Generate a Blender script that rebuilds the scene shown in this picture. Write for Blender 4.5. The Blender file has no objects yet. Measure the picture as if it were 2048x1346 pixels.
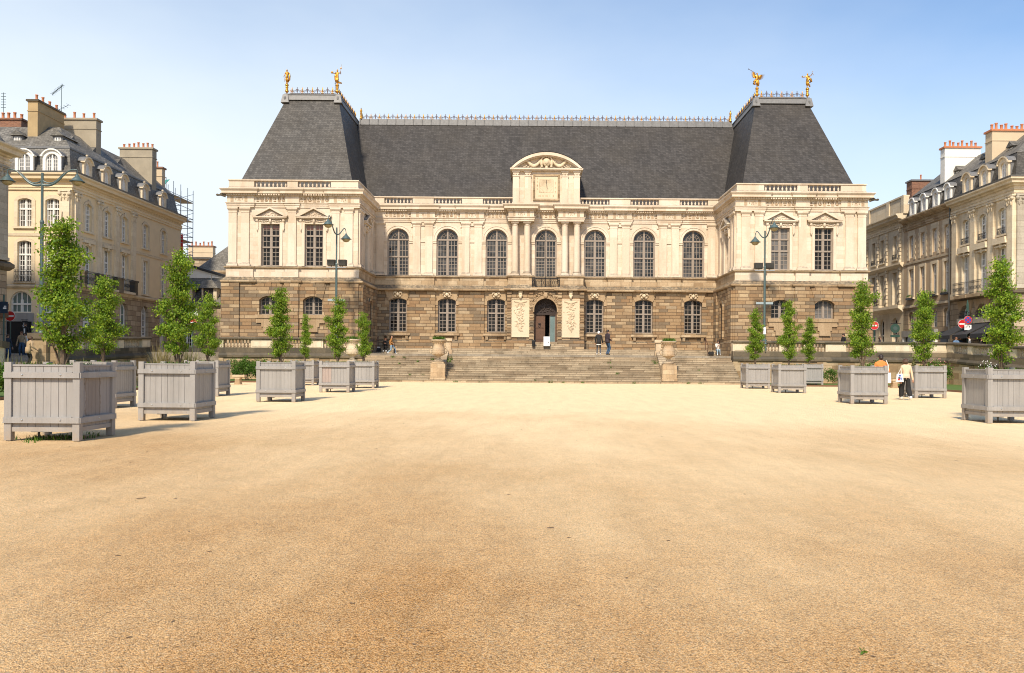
import bpy, math, random
from mathutils import Vector, Matrix
R = math.radians
SC = bpy.context.scene
COL = SC.collection
PI = math.pi
rnd = random.Random(7)

# ------------------------------------------------------------ mesh builder
class MB:
    def __init__(s):
        s.v = []; s.f = []; s.m = []; s.mi = 0
    def add(s, vs, fs):
        b = len(s.v); s.v.extend(vs)
        for f in fs:
            s.f.append(tuple(b + i for i in f)); s.m.append(s.mi)
    def quad(s, a, b, c, d): s.add([a, b, c, d], [(0, 1, 2, 3)])
    def box(s, x0, x1, y0, y1, z0, z1):
        s.add([(x0,y0,z0),(x1,y0,z0),(x1,y1,z0),(x0,y1,z0),(x0,y0,z1),(x1,y0,z1),(x1,y1,z1),(x0,y1,z1)],
              [(0,3,2,1),(4,5,6,7),(0,1,5,4),(1,2,6,5),(2,3,7,6),(3,0,4,7)])
    def frus(s, a, za, b, zb):
        (x0,x1,y0,y1) = a; (p0,p1,q0,q1) = b
        s.add([(x0,y0,za),(x1,y0,za),(x1,y1,za),(x0,y1,za),(p0,q0,zb),(p1,q0,zb),(p1,q1,zb),(p0,q1,zb)],
              [(0,3,2,1),(4,5,6,7),(0,1,5,4),(1,2,6,5),(2,3,7,6),(3,0,4,7)])
    def prism_y(s, pts, y0, y1):      # outline in (x, z), counter-clockwise seen from -y
        n = len(pts)
        s.add([(x, y0, z) for x, z in pts] + [(x, y1, z) for x, z in pts],
              [tuple(range(n)), tuple(range(2*n-1, n-1, -1))] + [(i, i+n, (i+1) % n + n, (i+1) % n) for i in range(n)])
    def prism_x(s, pts, x0, x1):      # outline in (y, z)
        n = len(pts)
        s.add([(x0, y, z) for y, z in pts] + [(x1, y, z) for y, z in pts],
              [tuple(range(n-1, -1, -1)), tuple(range(n, 2*n))] + [(i, (i+1) % n, (i+1) % n + n, i+n) for i in range(n)])
    def tube(s, pts, rad, n=6, cap=True):
        pts = [Vector(p) for p in pts]
        rs = rad if isinstance(rad, (list, tuple)) else [rad]*len(pts)
        vs = []; fs = []
        for i, p in enumerate(pts):
            d = (pts[min(i+1, len(pts)-1)] - pts[max(i-1, 0)]).normalized()
            a = Vector((0,0,1)) if abs(d.z) < .9 else Vector((1,0,0))
            u = d.cross(a).normalized(); w = u.cross(d)
            for k in range(n):
                t = 2*PI*k/n
                vs.append(tuple(p + (u*math.cos(t) + w*math.sin(t))*rs[i]))
        for i in range(len(pts)-1):
            for k in range(n):
                fs.append((i*n+k, i*n+(k+1) % n, (i+1)*n+(k+1) % n, (i+1)*n+k))
        if cap:
            fs.append(tuple(range(n-1, -1, -1))); b = (len(pts)-1)*n; fs.append(tuple(range(b, b+n)))
        s.add(vs, fs)
    def lathe(s, prof, c=(0,0,0), n=12):   # profile of (r, z)
        vs = []; fs = []
        for r, z in prof:
            for k in range(n):
                t = 2*PI*k/n; vs.append((c[0]+r*math.cos(t), c[1]+r*math.sin(t), c[2]+z))
        for i in range(len(prof)-1):
            for k in range(n):
                fs.append((i*n+k, i*n+(k+1) % n, (i+1)*n+(k+1) % n, (i+1)*n+k))
        fs.append(tuple(range(n-1, -1, -1))); b = (len(prof)-1)*n; fs.append(tuple(range(b, b+n)))
        s.add(vs, fs)
    def ball(s, c, r, n=7, k=5):
        rx, ry, rz = r if isinstance(r, (tuple, list)) else (r, r, r)
        vs = [(c[0], c[1], c[2]-rz)]; fs = []
        for i in range(1, k):
            a = -PI/2 + PI*i/k
            for j in range(n):
                t = 2*PI*j/n
                vs.append((c[0]+rx*math.cos(a)*math.cos(t), c[1]+ry*math.cos(a)*math.sin(t), c[2]+rz*math.sin(a)))
        vs.append((c[0], c[1], c[2]+rz)); L = len(vs)-1
        for j in range(n):
            fs.append((0, 1+(j+1) % n, 1+j)); fs.append((L, L-n+j, L-n+(j+1) % n))
        for i in range(k-2):
            for j in range(n):
                fs.append((1+i*n+j, 1+i*n+(j+1) % n, 1+(i+1)*n+(j+1) % n, 1+(i+1)*n+j))
        s.add(vs, fs)
    def sweep(s, path, prof, closed=False):  # mouldings: path in plan, outward = right of travel; prof of (out, z)
        P = [Vector(p) for p in path]; n = len(P); M = []
        for i in range(n):
            d1 = (P[i]-P[i-1]).normalized() if i > 0 else None
            d2 = (P[i+1]-P[i]).normalized() if i < n-1 else None
            n1 = Vector((d1.y, -d1.x)) if d1 else None; n2 = Vector((d2.y, -d2.x)) if d2 else None
            if n1 is None: m = n2
            elif n2 is None: m = n1
            else: m = (n1+n2)/max(.2, 1+n1.dot(n2))
            M.append(m)
        vs = [(P[i].x+M[i].x*o, P[i].y+M[i].y*o, z) for i in range(n) for o, z in prof]
        k = len(prof)
        fs = [(i*k+j, (i+1)*k+j, (i+1)*k+j+1, i*k+j+1) for i in range(n-1) for j in range(k-1)]
        fs += [tuple(range(k)), tuple(range(n*k-1, (n-1)*k-1, -1))]
        s.add(vs, fs)
    def mesh(s, name, mats, smooth=False):
        me = bpy.data.meshes.new(name)
        me.from_pydata([tuple(v) for v in s.v], [], s.f)
        for m in (mats if isinstance(mats, (list, tuple)) else [mats]): me.materials.append(m)
        if any(s.m): me.polygons.foreach_set('material_index', s.m)
        if smooth: me.polygons.foreach_set('use_smooth', [True]*len(s.f))
        me.update(); return me
    def build(s, name, mats, parent=None, loc=(0,0,0), rz=0, smooth=False):
        return put(name, s.mesh(name, mats, smooth), parent, loc, rz)

OFF = {}
def put(name, me, parent=None, loc=(0,0,0), rz=0):
    o = bpy.data.objects.new(name, me); COL.objects.link(o)
    o.location = Vector(loc) + (OFF.get(parent.name, Vector()) if parent else Vector())
    o.rotation_euler = (0, 0, rz)
    if parent: o.parent = parent
    return o
def tag(o, label, cat, group=None, kind=None):
    o['label'] = label
    if cat: o['category'] = cat
    if group: o['group'] = group
    if kind: o['kind'] = kind
    return o
def thing(name, label, cat, loc=(0,0,0), rz=0, group=None, base=None):
    """Empty at the thing's base; base given: the parts are authored about loc, the Empty sits at base"""
    o = bpy.data.objects.new(name, None); COL.objects.link(o)
    o.empty_display_size = .3
    b = Vector(base if base is not None else loc)
    o.location = b; o.rotation_euler = (0, 0, rz)
    OFF[o.name] = Vector(loc) - b
    return tag(o, label, cat, group)
def struct(o, kind='structure'):
    o['kind'] = kind; return o
def kids(o): return [c for c in bpy.data.objects if c.parent == o]
def dup(root, loc, label, rz=None, scale=None, group=None):
    r = root.copy(); COL.objects.link(r); r.location = loc; r['label'] = label
    if rz is not None: r.rotation_euler = (0, 0, rz)
    if scale: r.scale = scale
    if group: r['group'] = group
    for ch in kids(root):
        c = ch.copy(); COL.objects.link(c); c.parent = r
        for g in kids(ch):
            d = g.copy(); COL.objects.link(d); d.parent = c
    return r
MESH = {}
def shared(key, fn):
    if key not in MESH: MESH[key] = fn()
    return MESH[key]

# ------------------------------------------------------------ materials
def newmat(name):
    m = bpy.data.materials.new(name); m.use_nodes = True
    nt = m.node_tree; b = nt.nodes['Principled BSDF']
    return m, nt, b
def N(nt, t, **kw):
    n = nt.nodes.new(t)
    for k, v in kw.items():
        if k.startswith('i_'):
            n.inputs[k[2:].replace('_', ' ')].default_value = v
        else: setattr(n, k, v)
    return n
def ramp(nt, fac, stops, interp='LINEAR'):
    r = nt.nodes.new('ShaderNodeValToRGB'); r.color_ramp.interpolation = interp
    e = r.color_ramp.elements
    while len(e) < len(stops): e.new(.5)
    for i, (p, c) in enumerate(stops):
        e[i].position = p; e[i].color = (c, c, c, 1) if isinstance(c, (int, float)) else (*c, 1)
    nt.links.new(fac, r.inputs[0]); return r.outputs[0]
def mixc(nt, mode, fac, a, b):
    n = nt.nodes.new('ShaderNodeMix'); n.data_type = 'RGBA'; n.blend_type = mode
    for sock, val in ((n.inputs[0], fac), (n.inputs[6], a), (n.inputs[7], b)):
        if hasattr(val, 'is_linked'): nt.links.new(val, sock)
        elif isinstance(val, (int, float)): sock.default_value = val
        else: sock.default_value = (*val, 1)
    return n.outputs[2]
def math_(nt, op, a, b=None, clamp=False):
    n = nt.nodes.new('ShaderNodeMath'); n.operation = op; n.use_clamp = clamp
    for i, v in enumerate((a, b)):
        if v is None: continue
        if hasattr(v, 'is_linked'): nt.links.new(v, n.inputs[i])
        else: n.inputs[i].default_value = v
    return n.outputs[0]
def pos(nt):
    g = nt.nodes.new('ShaderNodeNewGeometry'); return g
def wallvec(nt, g):
    s = nt.nodes.new('ShaderNodeSeparateXYZ'); nt.links.new(g.outputs['Position'], s.inputs[0])
    c = nt.nodes.new('ShaderNodeCombineXYZ')
    nt.links.new(math_(nt, 'ADD', s.outputs[0], s.outputs[1]), c.inputs[0]); nt.links.new(s.outputs[2], c.inputs[1])
    return c.outputs[0], s
def noise(nt, vec, scale, detail=4, rough=.55, sc=None):
    if sc:
        mp = nt.nodes.new('ShaderNodeMapping'); mp.inputs['Scale'].default_value = sc
        nt.links.new(vec, mp.inputs[0]); vec = mp.outputs[0]
    n = nt.nodes.new('ShaderNodeTexNoise'); n.inputs['Scale'].default_value = scale
    n.inputs['Detail'].default_value = detail; n.inputs['Roughness'].default_value = rough
    nt.links.new(vec, n.inputs['Vector']); return n.outputs['Fac']
def bump(nt, b, h, strength=.3, dist=.02):
    n = nt.nodes.new('ShaderNodeBump'); n.inputs['Strength'].default_value = strength; n.inputs['Distance'].default_value = dist
    nt.links.new(h, n.inputs['Height']); nt.links.new(n.outputs[0], b.inputs['Normal'])

def plain(name, col, rough=.6, metal=0, vary=.12, vs=3, bmp=0, spec=.5):
    m, nt, b = newmat(name); g = pos(nt)
    f = noise(nt, g.outputs['Position'], vs)
    c = mixc(nt, 'MIX', f, tuple(x*(1-vary) for x in col), tuple(min(1, x*(1+vary)) for x in col))
    nt.links.new(c, b.inputs['Base Color'])
    b.inputs['Roughness'].default_value = rough; b.inputs['Metallic'].default_value = metal
    b.inputs['Specular IOR Level'].default_value = spec
    if bmp: bump(nt, b, noise(nt, g.outputs['Position'], vs*8), bmp, .02)
    return m

def stone(name, stops, bw, bh, mortar=.01, mcol=(.1,.07,.04), mfac=1.0, stain=(.12,.085,.05), stain_amt=.5,
          top=.8, rough=.85, bmp=.35, offx=.37, streak=.35, freq=2, sx=1.0, fine=.16):
    """coursed blocks, each of its own tone, with weathering and grey growth on ledge tops"""
    m, nt, b = newmat(name); g = pos(nt); v, sep = wallvec(nt, g)
    br = nt.nodes.new('ShaderNodeTexBrick')
    br.inputs['Color1'].default_value = (0,0,0,1); br.inputs['Color2'].default_value = (1,1,1,1); br.inputs['Mortar'].default_value = (.5,.5,.5,1)
    br.inputs['Scale'].default_value = 1; br.inputs['Brick Width'].default_value = bw; br.inputs['Row Height'].default_value = bh
    br.inputs['Mortar Size'].default_value = mortar; br.inputs['Mortar Smooth'].default_value = .15
    br.offset = offx; br.offset_frequency = freq; br.squash = sx; br.squash_frequency = 3
    nt.links.new(v, br.inputs['Vector'])
    c = ramp(nt, br.outputs['Color'], stops)
    n1 = noise(nt, g.outputs['Position'], 9, 5, .65)
    c = mixc(nt, 'MULTIPLY', 1, c, ramp(nt, n1, [(.25, 1-fine*1.6), (.75, 1+fine*.4)]))
    # rain streaks and patches
    n2 = noise(nt, g.outputs['Position'], 1, 5, .6, sc=(1.1, 1.1, .28))
    st = math_(nt, 'MULTIPLY', ramp(nt, n2, [(.5, 0.0), (.72, 1.0)]), stain_amt)
    c = mixc(nt, 'MIX', st, c, tuple(stain))
    n3 = noise(nt, g.outputs['Position'], .35, 3)
    c = mixc(nt, 'MULTIPLY', streak, c, ramp(nt, n3, [(.3, .62), (.65, 1.0)]))
    c = mixc(nt, 'MIX', math_(nt, 'MULTIPLY', br.outputs['Fac'], mfac), c, tuple(mcol))
    ns = nt.nodes.new('ShaderNodeSeparateXYZ'); nt.links.new(g.outputs['True Normal'], ns.inputs[0])
    n4 = noise(nt, g.outputs['Position'], 5, 4)
    tp = math_(nt, 'MULTIPLY', math_(nt, 'MULTIPLY', ramp(nt, ns.outputs[2], [(.35, 0.0), (.6, 1.0)]), ramp(nt, n4, [(.3, .35), (.6, 1.0)])), top)
    c = mixc(nt, 'MIX', tp, c, (.075,.068,.055))
    nt.links.new(c, b.inputs['Base Color']); b.inputs['Roughness'].default_value = rough
    b.inputs['Specular IOR Level'].default_value = .25
    if bmp:
        h = math_(nt, 'ADD', math_(nt, 'MULTIPLY', math_(nt, 'SUBTRACT', 1.0, br.outputs['Fac']), .8), math_(nt, 'MULTIPLY', n1, .3))
        bump(nt, b, h, bmp, .03)
    return m

def slate(name, c0, c1, row=.17, wid=.24, brown=.28):
    m, nt, b = newmat(name); g = pos(nt); v, sep = wallvec(nt, g)
    br = nt.nodes.new('ShaderNodeTexBrick')
    br.inputs['Color1'].default_value = (0,0,0,1); br.inputs['Color2'].default_value = (1,1,1,1); br.inputs['Mortar'].default_value = (.4,.4,.4,1)
    br.inputs['Scale'].default_value = 1; br.inputs['Brick Width'].default_value = wid; br.inputs['Row Height'].default_value = row
    br.inputs['Mortar Size'].default_value = .012; br.offset = .5
    nt.links.new(v, br.inputs['Vector'])
    c = mixc(nt, 'MIX', br.outputs['Color'], c0, c1)
    n1 = noise(nt, g.outputs['Position'], 1.0, 5, .6, sc=(1.3, 1.3, .12))
    c = mixc(nt, 'MULTIPLY', .8, c, ramp(nt, n1, [(.35, .70), (.6, 1.05)]))
    n2 = noise(nt, g.outputs['Position'], .3, 4)
    c = mixc(nt, 'MIX', math_(nt, 'MULTIPLY', ramp(nt, n2, [(.4, 0.0), (.7, 1.0)]), brown), c, (.085,.07,.05))
    n3 = noise(nt, g.outputs['Position'], 14, 3)
    c = mixc(nt, 'MULTIPLY', .7, c, ramp(nt, n3, [(.3, .75), (.7, 1.15)]))
    c = mixc(nt, 'MIX', math_(nt, 'MULTIPLY', br.outputs['Fac'], .55), c, (.022,.021,.02))
    nt.links.new(c, b.inputs['Base Color']); b.inputs['Roughness'].default_value = .62
    b.inputs['Specular IOR Level'].default_value = .28
    bump(nt, b, math_(nt, 'ADD', br.outputs['Color'], math_(nt, 'MULTIPLY', br.outputs['Fac'], -1.5)), .35, .015)
    return m

def leafmat(name, cols, trans=.3):
    m, nt, b = newmat(name); g = pos(nt)
    c = ramp(nt, g.outputs['Random Per Island'], [(i/(len(cols)-1), k) for i, k in enumerate(cols)])
    n = noise(nt, g.outputs['Position'], 2.2, 3)
    c = mixc(nt, 'MULTIPLY', .8, c, ramp(nt, n, [(.3, .62), (.7, 1.15)]))
    nt.links.new(c, b.inputs['Base Color']); b.inputs['Roughness'].default_value = .55
    b.inputs['Specular IOR Level'].default_value = .3
    t = nt.nodes.new('ShaderNodeBsdfTranslucent'); nt.links.new(mixc(nt, 'MULTIPLY', 1, c, (1.5, 1.5, .6)), t.inputs[0])
    x = nt.nodes.new('ShaderNodeMixShader'); x.inputs[0].default_value = trans
    nt.links.new(b.outputs[0], x.inputs[1]); nt.links.new(t.outputs[0], x.inputs[2])
    nt.links.new(x.outputs[0], nt.nodes['Material Output'].inputs[0])
    return m

def glassmat(name, col, rough=.04, spec=.22, grey=.0):
    """old panes: every pane sits at its own slight tilt, some with pale linings behind"""
    m, nt, b = newmat(name); g = pos(nt); v, sep = wallvec(nt, g)
    sn = nt.nodes.new('ShaderNodeVectorMath'); sn.operation = 'SNAP'; sn.inputs[1].default_value = (.33,.38,1); nt.links.new(v, sn.inputs[0])
    wn = nt.nodes.new('ShaderNodeTexWhiteNoise'); wn.noise_dimensions = '3D'; nt.links.new(sn.outputs[0], wn.inputs['Vector'])
    f = noise(nt, g.outputs['Position'], .55, 3)
    k = math_(nt, 'ADD', math_(nt, 'MULTIPLY', wn.outputs['Value'], .35), math_(nt, 'MULTIPLY', f, 1.1))
    nt.links.new(mixc(nt, 'MIX', ramp(nt, k, [(.55, 0.0), (.95, 1.0)]), tuple(x*.6 for x in col), tuple(x*(2.2+grey) for x in col)), b.inputs['Base Color'])
    b.inputs['Roughness'].default_value = rough; b.inputs['Specular IOR Level'].default_value = spec
    n = nt.nodes.new('ShaderNodeVectorMath'); n.operation = 'MULTIPLY_ADD'; nt.links.new(wn.outputs['Color'], n.inputs[0]); n.inputs[1].default_value = (.07,.07,.07); 
    o = nt.nodes.new('ShaderNodeVectorMath'); o.operation = 'ADD'; nt.links.new(g.outputs['Normal'], o.inputs[0]); o.inputs[1].default_value = (-.035,-.035,-.035); nt.links.new(o.outputs[0], n.inputs[2])
    nn = nt.nodes.new('ShaderNodeVectorMath'); nn.operation = 'NORMALIZE'; nt.links.new(n.outputs[0], nn.inputs[0]); nt.links.new(nn.outputs[0], b.inputs['Normal'])
    return m

cream_st = [(0, (.65,.525,.39)), (.35, (.715,.595,.46)), (.75, (.765,.655,.52)), (1, (.675,.55,.41))]
M = {}
M['cream'] = stone('limestone', cream_st, .85, .33, .006, (.42,.31,.19), .6, (.36,.23,.11), .38, top=.85, bmp=.15, streak=.22, fine=.08)
M['creamtrim'] = stone('limestone_trim', cream_st, 1.6, 4.0, .004, (.42,.31,.19), .3, (.30,.19,.085), .30, top=.85, bmp=.1, streak=.12, fine=.08)
M['relief'] = stone('pale_relief_stone', [(0, (.66,.53,.36)), (1, (.71,.59,.42))], 3, 3, .002, (.5,.4,.25), .2, (.5,.37,.22), .2, top=.0, bmp=.1, streak=.1, fine=.06)
M['tan'] = stone('weathered_tan_stone', [(0, (.38,.26,.15)), (.35, (.53,.385,.235)), (.7, (.62,.485,.32)), (1, (.46,.32,.185))], .8, .33, .008, (.14,.095,.055), .7, (.13,.09,.055), .5, top=.9, streak=.3)
M['brown'] = stone('brown_ashlar', [(0, (.20,.155,.105)), (.14, (.26,.19,.12)), (.3, (.325,.20,.105)), (.5, (.38,.255,.14)), (.72, (.43,.30,.175)), (.9, (.53,.395,.24)), (1, (.28,.215,.15))],
                   .92, .272, .020, (.11,.07,.04), .9, (.20,.13,.07), .30, top=.9, bmp=.6, streak=.25, sx=.8)
M['vous'] = stone('tan_voussoir_stone', [(0, (.42,.29,.165)), (1, (.51,.37,.225))], .5, 3, .006, (.16,.10,.055), .5, (.2,.13,.07), .35, top=.7)
M['stair'] = stone('worn_step_stone', [(0, (.36,.27,.175)), (.4, (.50,.39,.26)), (.8, (.58,.465,.315)), (1, (.43,.335,.225))], 1.5, .155, .012, (.09,.065,.04), .8, (.13,.10,.065), .6, top=.0, bmp=.4, streak=.35, offx=.43)
M['dirty'] = stone('blackened_stone', [(0, (.10,.085,.06)), (.5, (.17,.135,.09)), (1, (.26,.20,.13))], 1.3, .5, .006, (.05,.04,.03), .6, (.05,.045,.035), .6, top=.7, streak=.4)
M['terr'] = stone('terrace_wall_stone', [(0, (.33,.22,.12)), (.5, (.45,.32,.18)), (1, (.55,.42,.26))], 1.2, .45, .008, (.17,.11,.06), .6, (.12,.09,.055), .6, top=.8, streak=.35)
M['balus'] = stone('pale_baluster_stone', [(0, (.55,.42,.27)), (1, (.70,.58,.41))], 3, 3, .002, (.4,.3,.2), .2, (.32,.17,.08), .45, top=.8)
M['slate'] = slate('slate', (.040,.036,.033), (.078,.071,.066))
M['slatesky'] = slate('skylit_weathered_slate', (.065,.060,.054), (.125,.116,.104), brown=.4)  # paler left-roof copy: sky reflection and lichen put into the slate colour
M['slate2'] = slate('grey_slate', (.13,.12,.10), (.27,.25,.215), .12, .22, .35)
M['slate3'] = slate('dark_slate', (.06,.055,.048), (.13,.12,.105), .12, .22, .3)
M['lead'] = plain('sheet_lead', (.17,.168,.165), .55, .1, .45, 5)
M['gold'] = plain('gilding', (.58,.29,.05), .38, .9, .1, 6)
M['iron'] = plain('wrought_iron', (.03,.032,.036), .5, .4)
M['rust'] = plain('dark_red_iron', (.10,.045,.035), .6, .2)
M['frame'] = plain('taupe_window_paint', (.30,.245,.195), .5, 0, .08, 6)
M['white'] = plain('white_paint', (.78,.76,.71), .5, 0, .05, 4)
M['glass'] = glassmat('window_glass', (.012,.011,.010))
M['glassup'] = glassmat('reflective_old_glass', (.02,.019,.018), .03, .45, 2)
M['glassgrey'] = glassmat('curtained_reflection_glass', (.075,.07,.066))
M['glasspale'] = glassmat('net_curtained_glass', (.15,.135,.115), .05, .3)
M['glassteal'] = plain('tinted_shop_glass', (.15,.21,.20), .06, 0, .5, .8)
M['glassred'] = plain('red_blind_behind_glass', (.22,.09,.06), .15)
M['wood'] = plain('old_oak', (.115,.055,.028), .55, 0, .3, 8, .3)
M['woodd'] = plain('dark_carved_oak', (.03,.016,.01), .6, 0, .3, 8, .3)
M['dark'] = plain('dark_interior', (.012,.011,.01), .9)
M['ochre'] = plain('ochre_render', (.76,.60,.38), .85, 0, .10, 1.2, .12)
M['trim'] = stone('cream_dressed_stone', [(0, (.70,.575,.40)), (1, (.79,.67,.49))], 1.0, .4, .006, (.4,.3,.19), .4, (.28,.19,.10), .4, top=.8, bmp=.15, streak=.15, fine=.1)
M['grey'] = stone('grey_dressed_stone', [(0, (.42,.37,.29)), (1, (.55,.49,.39))], 1.0, .4, .012, (.2,.16,.11), .5, (.2,.16,.11), .5, top=.8)
M['rbrown'] = plain('tan_render', (.50,.37,.235), .85, 0, .15, 1.5, .12)
M['base2'] = stone('granite_ground_floor', [(0, (.34,.255,.17)), (.5, (.45,.345,.23)), (1, (.55,.435,.295))], .9, .42, .02, (.10,.07,.045), .8, (.14,.10,.06), .5, top=.8, bmp=.5)
M['stucco'] = plain('white_stucco', (.80,.77,.70), .8, 0, .06, 1)
M['chim'] = plain('grey_chimney_render', (.34,.29,.21), .9, 0, .3, 1.4, .2)
M['chimo'] = plain('ochre_chimney_render', (.40,.29,.15), .9, 0, .3, 1.4, .2)
M['chimb'] = plain('beige_chimney_render', (.58,.46,.31), .9, 0, .12, 1.4, .1)
M['brick'] = stone('chimney_brick', [(0, (.22,.10,.065)), (1, (.36,.17,.10))], .23, .075, .01, (.3,.22,.16), .6, (.1,.06,.04), .4, top=.6)
M['terra'] = plain('terracotta', (.50,.19,.085), .75, 0, .2, 5)
def paintmat():
    m, nt, b = newmat('grey_planter_paint'); g = pos(nt); v, sep = wallvec(nt, g)
    sn = nt.nodes.new('ShaderNodeVectorMath'); sn.operation = 'SNAP'; sn.inputs[1].default_value = (.145,50,1); nt.links.new(v, sn.inputs[0])
    wn = nt.nodes.new('ShaderNodeTexWhiteNoise'); wn.noise_dimensions = '3D'; nt.links.new(sn.outputs[0], wn.inputs['Vector'])
    c = mixc(nt, 'MIX', wn.outputs['Value'], (.285,.268,.250), (.325,.307,.288))
    gr = noise(nt, g.outputs['Position'], 10, 5, .7, sc=(3, 3, .18)); c = mixc(nt, 'MULTIPLY', .4, c, ramp(nt, gr, [(.3, .80), (.6, 1.04)]))
    bl = noise(nt, g.outputs['Position'], 1.6, 5, .65); c = mixc(nt, 'MULTIPLY', .4, c, ramp(nt, bl, [(.3, .82), (.6, 1.04)]))
    ch = noise(nt, g.outputs['Position'], 26, 3, .7, sc=(1, 1, .5)); c = mixc(nt, 'MIX', math_(nt, 'MULTIPLY', ramp(nt, ch, [(.66, 0.0), (.72, 1.0)]), .5), c, (.16,.12,.085))
    di = noise(nt, g.outputs['Position'], 7, 4, .7)
    dz = math_(nt, 'MULTIPLY', ramp(nt, sep.outputs[2], [(.02, 1.0), (.42, 0.0)]), ramp(nt, di, [(.35, .1), (.65, .9)]))
    c = mixc(nt, 'MIX', math_(nt, 'MULTIPLY', dz, .7), c, (.36,.25,.14))
    nt.links.new(c, b.inputs['Base Color']); b.inputs['Roughness'].default_value = .65; bump(nt, b, gr, .12, .01); return m
M['paint'] = paintmat()
M['board'] = plain('pinkish_board', (.34,.27,.235), .7, 0, .08, 6, .06)
M['paintb'] = None
M['soil'] = plain('planting_soil', (.06,.042,.026), .95, 0, .3, 10, .4)
M['steel'] = plain('galvanised_steel', (.45,.45,.44), .4, .8)
M['lamp'] = plain('green_grey_lamp_paint', (.075,.115,.115), .45, .1, .15, 4)
M['lampg'] = plain('frosted_lamp_glass', (.42,.33,.17), .3)
M['flood'] = plain('floodlight_housing', (.085,.08,.07), .6, .2)
M['bark'] = plain('bark', (.16,.11,.07), .9, 0, .3, 20, .4)
M['leaf'] = leafmat('ginkgo_leaf', [(.065,.14,.012), (.135,.24,.018), (.215,.33,.025), (.34,.43,.05)])
M['leafd'] = leafmat('hedge_leaf', [(.045,.11,.015), (.085,.17,.02), (.14,.24,.03)], .2)
M['leafr'] = leafmat('blade_leaf', [(.10,.10,.03), (.20,.19,.07), (.34,.31,.15)], .2)
M['straw'] = leafmat('pampas_blade', [(.20,.17,.07), (.34,.27,.12), (.46,.38,.2)], .2)
M['flow'] = plain('small_blossom', (.62,.30,.25), .7)
M['flowo'] = plain('orange_blossom', (.65,.25,.03), .7)
M['roadr'] = plain('red_sign_face', (.55,.02,.02), .4, 0, .03)
M['roadb'] = plain('blue_sign_face', (.02,.09,.42), .4, 0, .03)
M['plate'] = plain('pale_blue_plate', (.30,.36,.38), .5)
M['signw'] = plain('white_sign_face', (.80,.80,.78), .4, 0, .03)
M['green'] = plain('green_post_paint', (.03,.075,.06), .5)
M['black'] = plain('black_cloth', (.012,.012,.013), .8, 0, .2)
M['awn'] = plain('charcoal_canvas', (.03,.03,.032), .85, 0, .15)
M['navy'] = plain('dark_blue_plate', (.012,.03,.055), .4)
M['net'] = plain('green_safety_net', (.03,.33,.27), .8)

def gravelmat():
    m, nt, b = newmat('gravel'); g = pos(nt); P = g.outputs['Position']
    vo = nt.nodes.new('ShaderNodeTexVoronoi'); vo.inputs['Scale'].default_value = 115; nt.links.new(P, vo.inputs['Vector'])
    vs = nt.nodes.new('ShaderNodeSeparateColor'); nt.links.new(vo.outputs['Color'], vs.inputs[0])
    c = ramp(nt, vs.outputs[0], [(0, (.22,.13,.06)), (.08, (.55,.35,.16)), (.3, (.88,.56,.25)), (.7, (.96,.67,.335)), (.92, (1.0,.82,.53)), (1, (.52,.43,.34))])
    c = mixc(nt, 'MULTIPLY', .8, c, ramp(nt, vo.outputs['Distance'], [(.35, 1.0), (.8, .38)]))
    n1 = noise(nt, P, 34, 4, .75); c = mixc(nt, 'MULTIPLY', .9, c, ramp(nt, n1, [(.34, .50), (.48, 1.0), (.66, 1.12)]))
    n2 = noise(nt, P, 5, 5, .65, sc=(1, .6, 1)); c = mixc(nt, 'MULTIPLY', .6, c, ramp(nt, n2, [(.3, .76), (.6, 1.05)]))
    # patchy grit tones with foreground shade painted in: browner near camera, paler towards steps
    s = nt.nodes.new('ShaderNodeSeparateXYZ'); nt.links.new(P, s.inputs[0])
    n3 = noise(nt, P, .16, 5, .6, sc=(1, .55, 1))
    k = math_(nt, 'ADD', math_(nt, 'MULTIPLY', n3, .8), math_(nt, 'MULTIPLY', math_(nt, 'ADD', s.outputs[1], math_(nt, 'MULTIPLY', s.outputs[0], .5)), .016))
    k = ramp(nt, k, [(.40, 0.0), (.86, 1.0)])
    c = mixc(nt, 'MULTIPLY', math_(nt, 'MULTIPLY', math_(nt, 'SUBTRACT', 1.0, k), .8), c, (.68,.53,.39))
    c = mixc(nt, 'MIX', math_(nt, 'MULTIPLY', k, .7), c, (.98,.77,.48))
    n4 = noise(nt, P, 1.1, 4, .6, sc=(2.2, .35, 1)); c = mixc(nt, 'MULTIPLY', .5, c, ramp(nt, n4, [(.32, .84), (.6, 1.03)]))
    nt.links.new(c, b.inputs['Base Color']); b.inputs['Roughness'].default_value = .95; b.inputs['Specular IOR Level'].default_value = .12
    h = math_(nt, 'ADD', math_(nt, 'MULTIPLY', vo.outputs['Distance'], -.010), math_(nt, 'ADD', math_(nt, 'MULTIPLY', n1, .015), math_(nt, 'MULTIPLY', n2, .05)))
    n = nt.nodes.new('ShaderNodeBump'); n.inputs['Strength'].default_value = .8; n.inputs['Distance'].default_value = 1.0
    nt.links.new(h, n.inputs['Height']); nt.links.new(n.outputs[0], b.inputs['Normal'])
    return m
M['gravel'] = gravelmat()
def lawnmat():
    m, nt, b = newmat('lawn'); g = pos(nt); P = g.outputs['Position']
    n1 = noise(nt, P, 30, 4, .7); n2 = noise(nt, P, 1.2, 3)
    c = mixc(nt, 'MIX', n1, (.035,.085,.012), (.15,.23,.04)); c = mixc(nt, 'MULTIPLY', .6, c, ramp(nt, n2, [(.3, .7), (.7, 1.1)]))
    nt.links.new(c, b.inputs['Base Color']); b.inputs['Roughness'].default_value = .9
    bump(nt, b, n1, .8, .05); return m
M['lawn'] = lawnmat()
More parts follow.
